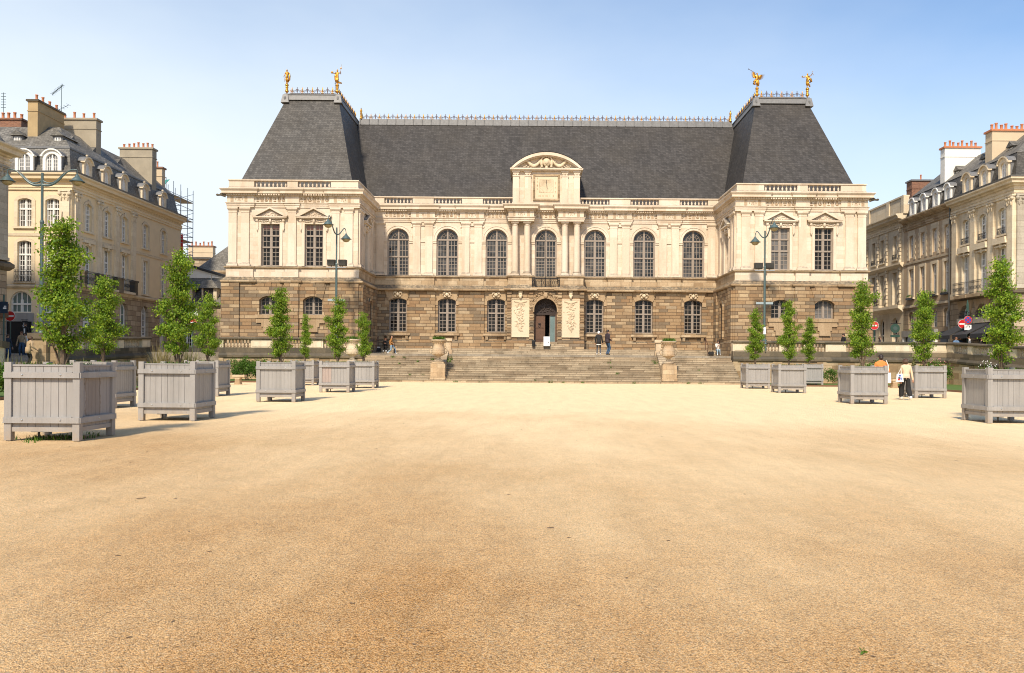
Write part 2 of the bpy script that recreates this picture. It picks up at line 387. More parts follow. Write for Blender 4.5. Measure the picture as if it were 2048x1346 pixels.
M['pave'] = stone('street_paving', [(0, (.26,.22,.17)), (1, (.36,.31,.24))], .6, .4, .01, (.14,.12,.09), .6, top=0)
M['edge'] = plain('rusty_bed_edging', (.16,.085,.045), .8)
# ------------------------------------------------------------ facade helpers
def zarc(u, hw, zs, rise):
    if rise <= 0: return zs
    r = (hw*hw + rise*rise)/(2*rise)
    return zs + rise - r + math.sqrt(max(0, r*r - u*u))
def arcpts(uc, hw, zs, rise, n=14):
    if rise <= 0: return [(uc-hw, zs), (uc+hw, zs)]
    r = (hw*hw + rise*rise)/(2*rise); a = math.asin(min(1, hw/r)); zc = zs + rise - r
    if rise > hw*.98: a = PI/2
    return [(uc + r*math.sin(-a + 2*a*i/n), zc + r*math.cos(-a + 2*a*i/n)) for i in range(n+1)]
def wall(mb, u0, u1, z0, z1, ops, y=0, r=.3):
    """wall sheet facing -y at depth y with openings (uc, hw, zb, zs, rise) and their reveals"""
    c = u0
    for uc, hw, zb, zs, rise in sorted(ops):
        a, b = uc-hw, uc+hw
        mb.quad((c,y,z0), (a,y,z0), (a,y,z1), (c,y,z1))
        if zb > z0:
            mb.quad((a,y,z0), (b,y,z0), (b,y,zb), (a,y,zb)); mb.quad((a,y,zb), (b,y,zb), (b,y+r,zb), (a,y+r,zb))
        mb.quad((a,y,zb), (a,y+r,zb), (a,y+r,zs), (a,y,zs)); mb.quad((b,y+r,zb), (b,y,zb), (b,y,zs), (b,y+r,zs))
        P = arcpts(uc, hw, zs, rise)
        for (p, q), (s, t) in zip(P, P[1:]):
            mb.quad((p,y,q), (s,y,t), (s,y,z1), (p,y,z1)); mb.quad((p,y+r,q), (s,y+r,t), (s,y,t), (p,y,q))
        c = b
    mb.quad((c,y,z0), (u1,y,z0), (u1,y,z1), (c,y,z1))
def archring(mb, uc, hw, zs, rise, wd, y0, y1, zb=None, n=14):
    """flat moulded ring round an opening head, with jambs down to zb"""
    P = arcpts(uc, hw, zs, rise, n)
    if rise > 0:
        k = (hw+wd)/hw
        Q = arcpts(uc, hw+wd, zs, rise+wd, n)
    else:
        Q = [(uc-hw-wd, zs+wd), (uc+hw+wd, zs+wd)]
    if zb is not None:
        P = [(P[0][0], zb)] + P + [(P[-1][0], zb)]; Q = [(Q[0][0], zb)] + Q + [(Q[-1][0], zb)]
    for i in range(len(P)-1):
        (a, b), (c, d) = P[i], P[i+1]; (e, f), (g, h) = Q[i], Q[i+1]
        mb.quad((a,y0,b), (c,y0,d), (g,y0,h), (e,y0,f))
        mb.quad((e,y0,f), (g,y0,h), (g,y1,h), (e,y1,f)); mb.quad((c,y0,d), (a,y0,b), (a,y1,b), (c,y1,d))
    for p, q in ((P[0], Q[0]), (P[-1], Q[-1])):
        mb.quad((p[0],y0,p[1]), (q[0],y0,q[1]), (q[0],y1,q[1]), (p[0],y1,p[1]))

def window(parent, loc, hw, h, rise=0, mull=.1, trans=(), rows=(4,), cols=2, fan=False, fm='frame', gm='glass', fw=.07, mt=.035, rz=0, name='window', low=0):
    """joinery in an opening; loc = middle of its foot, h = height of the springing"""
    key = ('win', hw, h, rise, mull, trans, rows, cols, fan, fm, fw, mt, low)
    def mk():
        mb = MB(); b = .07
        mb.box(-hw, -hw+fw, 0, b, 0, h); mb.box(hw-fw, hw, 0, b, 0, h); mb.box(-hw+fw, hw-fw, 0, b, 0, fw)
        if rise > 0:
            P = arcpts(0, hw, h, rise, 16); Q = arcpts(0, hw-fw, h, rise-fw, 16) if rise > fw else None
            for i in range(16):
                (a, c), (d, e) = P[i], P[i+1]
                if Q: (p, q), (s, t) = Q[i], Q[i+1]
                else: p, q, s, t = a, c-fw, d, e-fw
                mb.add([(a,0,c),(d,0,e),(s,0,t),(p,0,q),(a,b,c),(d,b,e),(s,b,t),(p,b,q)], [(0,3,2,1),(2,3,7,6),(0,1,5,4)])
        else:
            mb.box(-hw+fw, hw-fw, 0, b, h-fw, h)
        top = zarc(0, hw, h, rise)
        if mull: mb.box(-mull/2, mull/2, -.02, b, fw, top-fw*.7)
        ts = list(trans); ztops = [t-.05 for t in ts] + [h if fan else None]; zbots = [fw] + [t+.05 for t in ts]
        for t in ts: mb.box(-hw+fw*.5, hw-fw*.5, -.03, b, t-.06, t+.06)
        if fan: mb.box(-hw+fw*.5, hw-fw*.5, -.03, b, h-.06, h+.06)
        if low: mb.box(-hw+fw, hw-fw, .005, b, fw, low)
        sash = mt*1.3
        for sgn in ((-1, 1) if mull else (0,)):
            if sgn: x0, x1 = sorted((sgn*mull/2, sgn*(hw-fw)))
            else: x0, x1 = -hw+fw, hw-fw
            for i, (zb, zt) in enumerate(zip(zbots, ztops)):
                zz = zt if zt is not None else h + (rise*.25 if rise else -fw)
                if low and i == 0: zb = low
                mb.box(x0, x0+sash, .015, b, zb, zz); mb.box(x1-sash, x1, .015, b, zb, zz)
                for c in range(1, cols):
                    x = x0 + (x1-x0)*c/cols
                    ztt = zt if zt is not None else min(zarc(x, hw, h, rise)-fw*.5, 99)
                    mb.box(x-mt/2, x+mt/2, .02, b, zb, ztt)
                nr = rows[i]
                ze = zz if zt is not None else zarc((x0+x1)/2, hw, h, rise)-fw
                for r_ in range(1, nr):
                    z = zb + (ze-zb)*r_/nr
                    mb.box(x0, x1, .025, b, z-mt/2, z+mt/2)
        if fan:
            for rr in (.36, .60):
                P = arcpts(0, hw*rr, h+.06, rise*rr, 12)
                for (a, c), (d, e) in zip(P, P[1:]):
                    mb.tube([(a,.04,c),(d,.04,e)], mt*.55, 4, False)
            for a in (30, 60, 120, 150):
                ca, sa = math.cos(R(a)), math.sin(R(a))
                mb.tube([(hw*.36*ca,.04,h+.06+rise*.36*sa),(hw*.96*ca,.04,h+rise*.95*sa)] if a in (60,120) else [(hw*.36*ca,.04,h+.06+rise*.36*sa),(hw*.62*ca,.04,h+.06+rise*.6*sa)], mt*.5, 4, False)
        return mb.mesh('window_frame', M[fm])
    def mg():
        mb = MB(); P = arcpts(0, hw-.02, h, max(0, rise-.02), 16)
        mb.add([(-hw+.02,.05,.02)] + [(p,.05,q) for p, q in P] + [(hw-.02,.05,.02)], [tuple(range(len(P)+1, -1, -1))])
        return mb
    o = put(name, shared(key, mk), parent, loc, rz)
    gk = ('glz', hw, h, rise, gm)
    put('glass', shared(gk, lambda: mg().mesh('glass', M[gm])), o)
    return o
def balprof(h, r=.09):
    return [(r*.9,0),(r*.9,.05*h),(r*.5,.10*h),(r*.95,.28*h),(r*1.0,.36*h),(r*.55,.62*h),(r*.42,.74*h),(r*.7,.80*h),(r*.5,.86*h),(r*.85,.94*h),(r*.85,h)]
def balmesh(h, r, mat, sq=False):
    def mk():
        mb = MB(); mb.lathe(balprof(h, r), n=8); return mb.mesh('baluster', M[mat], True)
    return shared(('bal', h, r, mat), mk)

# ------------------------------------------------------------ ground, street, stairs
mb = MB(); S = 900
mb.quad((-S,-S,0), (S,-S,0), (S,S,0), (-S,S,0))
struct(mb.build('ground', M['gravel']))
for side in (-1, 1):
    mb = MB()
    xs = (-60, -28.9) if side < 0 else (30.9, 70)
    pr = [(35,-.5),(35,.75),(50,1.15),(66,1.95),(140,2.2),(140,-.5)]
    mb.prism_x(pr, *xs); mb2 = mb.build('street', M['pave']); struct(mb2)
mb = MB()
mb.box(-28.9, 30.9, 64.6, 140, -.5, 2.0)
struct(mb.build('terrace', M['pave']))
# lawns
for nm, quads in (('lawn', [(-28.2,-19.3,18,57.2), (-28.2,-12.6,57.2,63.6)]), ('lawn', [(23.5,30.2,22,57.2), (14.9,30.2,57.2,63.6)])):
    mb = MB()
    for x0, x1, y0, y1 in quads: mb.box(x0, x1, y0, y1, -.05, .07)
    struct(mb.build(nm, M['lawn']))
for pts in ([(-19.25,18),(-19.25,57.15),(-12.55,57.15),(-12.55,63.5)], [(14.85,63.5),(14.85,57.15),(23.45,57.15),(23.45,22)]):
    mb = MB(); mb.sweep(pts, [(-.02,-.02),(-.02,.11),(.05,.11),(.05,-.02)])
    struct(mb.build('kerb', M['edge']))
# stairs
st = thing('grand_stairs', 'broad flight of worn stone steps rising to the palace terrace', 'stairs', (0,0,0), base=(1.1,60.9,0))
mb = MB(); RZ, RN, NS = 2.0/13, .32, 13
Y0 = 60.9
prof = [(Y0, -.2)]
for i in range(NS):
    prof += [(Y0+i*RN, (i+1)*RZ-.03), (Y0+i*RN-.03, (i+1)*RZ-.03), (Y0+i*RN-.03, (i+1)*RZ), (Y0+(i+1)*RN, (i+1)*RZ)]
prof[-1] = (66.2, 2.004); prof[-2] = (prof[-2][0], 2.004); prof += [(66.2, -.2)]
mb.prism_x(prof, -12.4, 14.65)
mb.build('steps', M['stair'], st)
for x, s in ((-6.55, .3), (9.55, -.3)):
    mb = MB()
    mb.prism_x([(61.9,-.1),(61.9,.95),(62.6,1.25),(64.4,2.05),(64.9,2.35),(64.9,-.1)], x-.27+s*.3, x+.27+s*.3)
    mb.build('cheek_wall', M['stair'], st)
for x in (-6.2, 9.36):
    mb = MB(); mb.box(x-.26, x+.26, 64.75, 65.25, 1.9, 2.32); mb.box(x-.19, x+.19, 64.8, 65.2, 2.32, 2.95)
    mb.box(x-.28, x+.28, 64.7, 65.3, 2.95, 3.16)
    mb.build('end_post', M['balus'], st)
# upper platform along the palace front
mb = MB()
pp = [(71.35,1.9),(71.35,2.17),(71.75,2.17),(71.75,2.34),(72.15,2.34),(72.15,2.52),(74.4,2.52),(74.4,1.9)]
mb.prism_x(pp, -13.4, 15.6)
struct(mb.build('platform', M['stair']))

# weeds in the step joints
def blades(mb, c, n, r, h, w=.012, lean=.5, rr=rnd):
    for _ in range(n):
        a = rr.uniform(0, 2*PI); d = r*math.sqrt(rr.random())
        x, y = c[0]+d*math.cos(a), c[1]+d*math.sin(a); hh = h*rr.uniform(.5, 1.1)
        a2 = rr.uniform(0, 2*PI); l = hh*lean*rr.random(); tx, ty = math.cos(a2), math.sin(a2)
        ww = w*rr.uniform(.6, 1.3)
        b0 = (x-ty*ww, y+tx*ww, c[2]); b1 = (x+ty*ww, y-tx*ww, c[2])
        m0 = (x+tx*l*.4-ty*ww*.8, y+ty*l*.4+tx*ww*.8, c[2]+hh*.6); m1 = (x+tx*l*.4+ty*ww*.8, y+ty*l*.4-tx*ww*.8, c[2]+hh*.6)
        t = (x+tx*l, y+ty*l, c[2]+hh)
        mb.add([b0, b1, m1, m0, t], [(0,1,2,3), (3,2,4)])
def leaves(mb, c, n, rad, size, rr=rnd, up=.3):
    for _ in range(n):
        while True:
            p = [rr.uniform(-1, 1) for _ in range(3)]
            if sum(q*q for q in p) <= 1: break
        p = Vector((c[0]+p[0]*rad[0], c[1]+p[1]*rad[1], c[2]+p[2]*rad[2]))
        leaf(mb, p, size*rr.uniform(.6, 1.25), rr)
def leaf(mb, p, s, rr):
    d = Vector((rr.gauss(0, 1), rr.gauss(0, 1), rr.gauss(.1, .7))).normalized()
    u = d.cross(Vector((rr.gauss(0, 1), rr.gauss(0, 1), rr.gauss(0, 1)))).normalized()
    n = d.cross(u)
    a = p; b = p + d*s*.62 + u*s*.52 + n*s*.12; c = p + d*s; e = p + d*s*.62 - u*s*.52 + n*s*.12
    mb.add([tuple(a), tuple(b), tuple(c), tuple(e)], [(0,1,2), (0,2,3)])
wd = MB()
for px, zi, k in ((-10.2,11,1),(-9.4,11,.7),(-8.3,9,1),(-9.6,8,.8),(-7.3,10,1.2),(-6.9,9,.8),(-8.6,3,.7),(-7.7,3,.7),(-6.6,1,.8),(-5.3,0,1),(-3.6,0,.8),(1.3,0,1.2),(2.2,0,.8),(5.6,9,.9),(6.1,4,1),(5.7,7,.6),(3.5,0,.8),(7.1,0,.9),(9.0,9,1.3),(8.9,10,.8),(10.9,0,1),(11.7,0,.8),(-6.1,10,2.0),(-6.0,9,1.6),(12,6,.6),(0.2,1,.6)):
    y = Y0 + zi*RN - .02; z = zi*RZ
    blades(wd, (px, y, z), int(16*k), .16*k, .20*k, .014, .9)
    leaves(wd, (px, y-.02, z+.07*k), int(12*k), (.14*k,.07,.07*k), .06)
tag(wd.build('weeds', M['leafd']), 'small green weeds growing in the joints of the stone steps', 'weeds', kind='stuff')

# ------------------------------------------------------------ garden terrace walls
def terrace_wall(name, label, x0, x1, y, groups, root_at, rz=0, slope=0, zoff=0, lampx=None):
    """balustraded retaining wall; runs along local x, outward -y; slope = rise per metre"""
    t = thing(name, label, 'garden wall', root_at, rz)
    L = x1-x0
    def sh(mb):      # shear to follow a ramp
        mb.v = [(a, b, c + slope*(a-x0)*(1 if c > .3 else 0) + zoff*(1 if c > .3 else 0)) for a, b, c in mb.v]; return mb
    # split long pieces so the shear stays straight
    mb = MB(); mb.box(x0, x1, 0, .6, -.3, 1.62)
    n = max(1, int(L/3.2))
    for i in range(n+1):
        xx = x0 + L*i/n; mb.box(max(x0, xx-.35), min(x1, xx+.35), -.06, .02, -.3, 1.60)
    sh(mb).build('base_wall', M['terr'], t)
    mb = MB(); mb.prism_x([(-.12,1.66),(-.14,1.8),(-.02,1.96),(.6,1.96),(.6,1.66)], x0, x1); mb.prism_x([(0,1.6),(-.12,1.66),(.6,1.66),(.6,1.6)], x0, x1)
    sh(mb).build('moulding', M['dirty'], t)
    mb = MB(); mb.box(x0, x1, .02, .55, 1.96, 2.36); sh(mb).build('plinth', M['dirty'], t)
    mb = MB(); mb.prism_x([(-.03,2.94),(-.07,3.0),(-.07,3.08),(0,3.13),(.55,3.13),(.62,3.08),(.62,3.0),(.58,2.94)], x0, x1)
    sh(mb).build('coping', M['dirty'], t)
    gx = x0
    def pier(a, b):
        if b-a < .05: return
        mb = MB(); mb.box(a, b, .05, .52, 2.36, 2.94)
        if b-a > .5: mb.box(a+.12, b-.12, .02, .06, 2.43, 2.87)
        sh(mb).build('pier', M['trim'], t)
    for a, b in groups:
        pier(gx, a); k = max(2, round((b-a)/.245))
        for i in range(k):
            xx = a + (b-a)*(i+.5)/k
            put('baluster', balmesh(.58, .098, 'balus'), t, (xx, .28, 2.36 + slope*(xx-x0) + zoff))
        gx = b
    pier(gx, x1)
    return t
gl = [(-22.6,-20.6),(-19.0,-16.9),(-15.3,-13.2)]
terrace_wall('balustrade_wall', 'stained stone balustrade wall below the left pavilion of the palace', -22.9, -12.4, 64, gl, (0,64,0))
gr = [(15.9,18.1),(18.6,19.9),(20.0,21.5),(23.0,25.0)]
terrace_wall('balustrade_wall', 'stained stone balustrade wall below the right pavilion of the palace', 14.7, 30.9, 64, gr, (0,64,0))
# side walls: the left one faces +x (rz 90), the right one faces -x (rz -90)
terrace_wall('balustrade_wall', 'sloping balustrade wall along the street of ochre houses', 0, 13.6, 0, [(1.2,3.2),(3.9,5.9),(6.6,8.6),(9.4,12.2)], (-28.4,51.6,0), R(90), .03, -.42)
mbp = terrace_wall('balustrade_wall', 'sloping balustrade wall in front of the cafe awnings', 0, 22, 0, [(1.0,3.0),(3.7,5.7),(6.4,8.4),(9.2,11.2),(12,14)], (30.3,64.0,0), R(-90), -.045, 0)
# end of the street stair at the far left
t = thing('stair_parapet', 'short pale parapet with a sloping grey coping beside the no entry sign', 'wall', (0,0,0), base=(-29.6,47,0))
mb = MB(); mb.prism_x([(43,-.2),(43,2.55),(48.6,2.05),(48.6,-.2)], -30.4, -29.3); mb.build('base_wall', M['trim'], t)
mb = MB(); mb.prism_x([(42.8,2.55),(42.8,2.95),(48.9,2.38),(48.9,2.03)], -30.5, -29.2); mb.build('coping', M['dirty'], t)
t = thing('gate_pier', 'pale stone pier with a flat grey cap beside the tall street lamp', 'pier', (0,0,0), base=(-28.2,51,0))
mb = MB(); mb.box(-29.0,-28.1,50.6,51.5,-.2,2.62); mb.box(-28.1,-27.6,50.9,51.3,-.2,2.2); mb.build('shaft', M['terr'], t)
mb = MB(); mb.box(-29.15,-27.95,50.5,51.6,2.62,2.95); mb.build('cap', M['dirty'], t)

# ------------------------------------------------------------ the palace
AX = 1.1
PAL = thing('palace', 'long stone palace with slate roofs, two end pavilions and a sundial gable', 'palace', (AX,0,0), base=(AX,74,2))
D1, D2 = 67.5, 74.1
WI, WO = 14.6, 24.55
WC = 19.66
BAYS = [i*4.166 for i in range(-3, 4)]
# lower storey, rusticated
SEG = (.76, 3.93, 6.55, .23)      # half width, foot, springing, rise
def ops(us, p): return [(u, p[0], p[1], p[2], p[3]) for u in us]
lowp = (.76, 3.93, 6.55, .23); lowW = (.745, 4.94, 6.06, .32)
upC = (.93, 8.67, 11.74, .93); upW = (.72, 8.71, 11.95, 0)
mb = MB()
LY = D2-.02
wall(mb, -WI, -3.2, 2.3, 7.45, ops([b for b in BAYS if b < -3.5], lowp), LY, .42)
mb.build('lower_wall', M['brown'], PAL); mb = MB()
wall(mb, 3.2, WI, 2.3, 7.45, ops([b for b in BAYS if b > 3.5], lowp), LY, .42)
mb.build('lower_wall', M['brown'], PAL)
for s in (-1, 1):
    a, b = sorted((s*(WI-.3), s*(WO+.3))); mb = MB()
    wall(mb, a, b, 1.9, 7.45, ops([s*WC-1.68, s*WC+1.68], lowW), D1-.3, .5)
    x = s*(WI-.3)
    q = [(x, D1-.3), (x, LY)]
    mb.quad((x,D1-.3,1.9), (x,LY,1.9), (x,LY,7.45), (x,D1-.3,7.45))
    x = s*(WO+.3)
    mb.quad((x,D1-.3,1.9), (x,92,1.9), (x,92,7.45), (x,D1-.3,7.45))
    mb.build('lower_wall', M['brown'], PAL)
# projecting chained piers between the ground-floor windows
for u in [x for x in (-10.415,-6.25,6.25,10.415)]:
    mb = MB(); mb.box(u-1.08, u+1.08, LY-.14, LY+.01, 2.5, 7.42); mb.build('rusticated_pier', M['brown'], PAL)
for s in (-1, 1):
    for a, b in ((WO-.95, WO+.44), (WI-.15, WI+2.0), (WC-.62, WC+.5)):
        x0, x1 = sorted((s*a, s*b)); mb = MB(); mb.box(x0, x1, D1-.44, D1-.29, 1.95, 7.42)
        mb.build('rusticated_pier', M['brown'], PAL)
    # pilaster strips and a niche on the inner side wall of the pavilion
    x = s*(WI-.3)
    for a, b in ((D1-.2, D1+1.0), (D2-1.4, D2-.3)):
        mb = MB(); x0, x1 = sorted((x-s*.14, x+s*.01)); mb.box(x0, x1, a, b, 2.4, 7.42); mb.build('rusticated_pier', M['brown'], PAL)
    mb = MB(); archring(mb, 0, .42, 5.9, .42, .22, -.12, 0, 3.4)
    P = arcpts(0, .42, 5.9, .42, 10)
    mb.mi = 1; mb.add([(p,-.02,q) for p, q in [(-.42,3.4)] + P + [(.42,3.4)]], [tuple(range(len(P)+1, -1, -1))])
    mb.build('niche', [M['brown'], M['woodd']], PAL, (x, (D1+D2)/2+.2, 0), R(90) if s < 0 else R(-90))
# plinth course and platform skirt
mb = MB()
mb.sweep([(-WI+.3, D2-.02), (-3.2, D2-.02)], [(0,2.4),(.10,2.4),(.10,3.12),(.03,3.2),(0,3.2)])
mb.build('plinth', M['brown'], PAL); mb = MB()
mb.sweep([(3.2, D2-.02), (WI-.3, D2-.02)], [(0,2.4),(.10,2.4),(.10,3.12),(.03,3.2),(0,3.2)])
mb.build('plinth', M['brown'], PAL)
for s in (-1, 1):
    mb = MB()
    P = [(-WO-.3,80),(-WO-.3,D1-.3),(-WI+.3,D1-.3),(-WI+.3,D2-.2)] if s < 0 else [(WI-.3,D2-.2),(WI-.3,D1-.3),(WO+.3,D1-.3),(WO+.3,80)]
    mb.sweep(P, [(0,1.9),(.20,1.9),(.20,3.05),(.13,3.12),(0,3.12)])
    mb.build('plinth', M['brown'], PAL)
# flared voussoirs over lower windows, masks, sills on brackets
def vous(mb, hw, zs, rise, top, y0, y1, out=.55, n=9):
    P = arcpts(0, hw, zs, rise, n)
    Q = [(-hw-out+(2*hw+2*out)*i/n, top) for i in range(n+1)]
    for i in range(n):
        (a, b), (c, d) = P[i], P[i+1]; (e, f), (g, h) = Q[i], Q[i+1]
        mb.add([(a,y0,b),(c,y0,d),(g,y0,h),(e,y0,f),(a,y1,b),(c,y1,d),(g,y1,h),(e,y1,f)], [(0,1,2,3),(0,4,5,1),(3,2,6,7),(0,3,7,4),(1,5,6,2)])
def mkv():
    mb = MB(); vous(mb, .77, 6.55, .23, 7.4, -.06, 0, .33); mb.box(-1.1,-.765,-.055,0,6.2,6.55); mb.box(.765,1.1,-.055,0,6.2,6.55); return mb.mesh('window_arch', M['vous'])
def mkm():
    mb = MB(); rr = random.Random(3)
    mb.ball((0,-.12,7.08), (.13,.12,.17))
    for s in (-1, 1):
        for a in range(7):
            t = a/6*PI*1.5; mb.ball((s*(.24+.10*math.cos(t)), -.1, 7.08+.15*math.sin(t)), .055, 6, 4)
        mb.ball((s*.2,-.09,7.28), (.16,.05,.05)); mb.ball((s*.18,-.09,6.9), (.12,.05,.05))
    return mb.mesh('keystone_mask', M['relief'], True)
def mks():
    mb = MB(); mb.box(-1.08,1.08,-.26,.0,3.62,3.80); mb.box(-1.0,1.0,-.2,0,3.56,3.62)
    for s in (-1,1):
        mb.prism_x([(-.2,3.56),(0,3.56),(0,3.26),(-.1,3.26)], s*.78-.11, s*.78+.11)
    return mb.mesh('window_sill', M['tan'])
for i, b in enumerate(BAYS):
    if abs(b) < 1: continue
    w = window(PAL, (b, LY+.3, 3.93), .76, 2.62, .23, .11, (1.62,), (5,3), 2)
    put('window_arch', shared('va', mkv), w, (0,-.3,-3.93)); put('keystone_mask', shared('vm', mkm), w, (0,-.33,-3.93)); put('window_sill', shared('vs', mks), w, (0,-.3,-3.93))
def mkvw():
    mb = MB(); vous(mb, .75, 6.06, .32, 7.3, -.05, 0, .30, 8)
    mb.prism_y([(-.13,6.36),(.13,6.36),(.2,7.42),(-.2,7.42)], -.10, -.045)
    return mb.mesh('window_arch', M['brown'])
def mksw():
    mb = MB(); mb.box(-1.02,1.02,-.16,0,4.66,4.93); mb.box(-.95,.95,-.10,0,4.3,4.66); mb.box(-.55,.55,-.10,0,4.0,4.3); mb.box(-.42,.42,-.14,0,3.62,4.0)
    return mb.mesh('window_sill', M['vous'])
for s in (-1, 1):
    for k, d in enumerate((-1.68, 1.68)):
        g = 'glassgrey' if (s > 0 and d > 0) else 'glass'
        w = window(PAL, (s*WC+d, D1+.06, 4.94), .745, 1.12, .32, .11, (), (4,), 2, gm=g)
        put('window_arch', shared('vaw', mkvw), w, (0,-.36,-4.94)); put('window_sill', shared('vsw', mksw), w, (0,-.36,-4.94))
# base moulding, pedestal band and string course, following pilaster breaks
def ring(pr, portal):
    """plan line of the whole front from the left flank to the right flank"""
    L = [(-WO-pr*.8, 92), (-WO-pr*.8, D1-pr), (-WO+1.9, D1-pr), (-WO+1.9, D1), (-WC-.5, D1), (-WC-.5, D1-pr), (-WC+.5, D1-pr), (-WC+.5, D1),
         (-WI-2.15, D1), (-WI-2.15, D1-pr), (-WI+pr*.8, D1-pr), (-WI+pr*.8, D2)]
    C = []
    for a, b in [(-11.4,-9.43),(-7.23,-5.27)]: C += [(a,D2),(a,D2-pr),(b,D2-pr),(b,D2)]
    if portal: C += [(-3.12,D2),(-3.12,D2-portal),(-1.06,D2-portal),(-1.06,D2)]
    Rr = [(-x, y) for x, y in reversed(L + C)]
    return L + C + Rr
mb = MB(); mb.sweep(ring(.16, 1.0), [(0,7.40),(.32,7.40),(.36,7.48),(.36,7.56),(.24,7.62),(.16,7.74),(.06,7.84),(0,7.84)])
mb.build('base_moulding', M['tan'], PAL)
mb = MB(); mb.sweep(ring(.16, 1.0)[10:-10], [(0,7.8),(.03,7.84),(.03,8.5),(0,8.5)]); mb.build('pedestal_band', M['tan'], PAL)
rg = ring(.16, 1.0)
mb = MB(); mb.sweep(rg[:11], [(0,7.8),(.03,7.84),(.03,8.5),(0,8.5)]); mb.build('pedestal_band', M['cream'], PAL); mb = MB(); mb.sweep(rg[-11:], [(0,7.8),(.03,7.84),(.03,8.5),(0,8.5)]); mb.build('pedestal_band', M['cream'], PAL)
mb = MB(); mb.sweep(ring(.16, 1.0), [(0,8.48),(.10,8.50),(.16,8.56),(.16,8.62),(.05,8.68),(0,8.69)]); mb.build('string_course', M['tan'], PAL)
# upper walls
mb = MB()
wall(mb, -WI, WI, 8.45, 13.3, ops([b for b in BAYS if abs(b) > 1], upC) + [(0,.93,7.7,11.74,.93)], D2, .34)
mb.quad((-1.06,D2,7.6),(-.93,D2,7.6),(-.93,D2,8.5),(-1.06,D2,8.5)); mb.quad((.93,D2,7.6),(1.06,D2,7.6),(1.06,D2,8.5),(.93,D2,8.5))
mb.build('upper_wall', M['cream'], PAL)
for s in (-1, 1):
    a, b = sorted((s*WI, s*WO)); mb = MB()
    wall(mb, a, b, 8.45, 13.3, ops([s*WC-1.68, s*WC+1.68], upW), D1, .34)
    x = s*WO; mb.quad((x,D1,8.4), (x,92,8.4), (x,92,13.3), (x,D1,13.3))
    mb.build('upper_wall', M['cream'], PAL)
for s in (-1, 1):       # inner flanks of the pavilions, one tall window each
    mb = MB(); Lw = D2-D1
    wall(mb, -Lw/2, Lw/2, 8.45, 13.3, [(0,.66,8.71,11.9,0)], 0, .34)
    rz = R(90) if s < 0 else R(-90)
    mb.build('upper_wall', M['cream'], PAL, (s*WI, (D1+D2)/2, 0), rz)
    w = window(PAL, (s*(WI+.22), (D1+D2)/2, 8.71), .66, 3.19, 0, .11, (1.35,2.25), (4,2,2), 2, rz=rz)
# upper windows with their arched surrounds
def mkring():
    mb = MB(); archring(mb, 0, .93, 11.74, .93, .30, -.07, 0); archring(mb, 0, 1.13, 11.74, 1.13, .10, -.11, -.068)
    for s in (-1,1):
        x0, x1 = sorted((s*.93, s*1.27)); mb.box(x0, x1, -.10, 0, 11.56, 11.74); mb.box(x0, x1, -.06, 0, 11.42, 11.56)
        mb.ball((s*1.13,-.03,12.82), (.10,.05,.10))
    return mb.mesh('arch_surround', M['creamtrim'])
for b in BAYS:
    if abs(b) < 1:
        w = window(PAL, (b, D2+.2, 7.7), .93, 4.04, .93, .12, (2.6,), (6,3), 3, True, low=.95, fw=.09, gm='glassup')
        put('arch_surround', shared('ring', mkring), w, (0,-.2,-7.7))
    else:
        w = window(PAL, (b, D2+.2, 8.67), .93, 3.07, .93, .12, (1.62,), (5,3), 3, True, gm='glassup', fw=.09)
        put('arch_surround', shared('ring', mkring), w, (0,-.2,-8.67))
def mkped():
    mb = MB()
    archring(mb, 0, .72, 11.95, 0, .22, -.07, 0, 8.71)
    mb.box(-1.15,1.15,-.16,0,12.30,12.40); mb.box(-1.3,1.3,-.3,0,12.40,12.50)
    mb.prism_y([(-1.02,12.5),(1.02,12.5),(0,12.97)], -.1, 0)
    for s in (-1, 1):
        P = [(s*1.38,12.5),(s*1.38,12.6),(0,13.21),(0,13.09),(s*1.12,12.5)]
        if s > 0: P = P[::-1]
        mb.prism_y(P[::-1] if s > 0 else P[::-1], -.32, 0)
        mb.box(s*1.0-.08, s*1.0+.08, -.14, 0, 11.55, 12.3); mb.ball((s*1.02,-.14,12.2), (.12,.08,.12)); mb.ball((s*1.0,-.1,11.5), (.07,.06,.12))
        for k in range(6): mb.ball((s*(.2+.12*k), -.1, 12.18-.05*math.sin(k/5*PI)), (.08,.06,.055), 6, 4)
    mb.ball((0,-.14,12.18), (.11,.1,.17))
    rr = random.Random(5)
    for _ in range(26):
        x = rr.uniform(-.62,.62); mb.ball((x,-.12,12.57+rr.random()*.32*(1-abs(x)/.8)), (.06,.04,.05), 5, 4)
    return mb.mesh('pediment', M['creamtrim'])
for s in (-1, 1):
    for d in (-1.68, 1.68):
        u = s*WC+d
        g = 'glassred' if (s < 0) and 0 else 'glass'
        w = window(PAL, (u, D1+.2, 8.71), .72, 3.24, 0, .12, (1.45,2.35), (4,2,2), 2, gm='glassgrey' if abs(u-17.98) < .1 and s > 0 else 'glass')  # grey glass: a reflection put into the pane colour of one window
        put('pediment', shared('ped', mkped), w, (0,-.2,-8.71))
        if s < 0:
            mb = MB(); mb.quad((-.6,.045,2.86),(.6,.045,2.86),(.6,.045,3.15),(-.6,.045,3.15)); mb.build('blind', M['glassred'], w)
# side pediments on the inner flanks
for s in (-1, 1):
    put('pediment', shared('ped', mkped), PAL, (s*WI, (D1+D2)/2, 0), R(90) if s < 0 else R(-90))
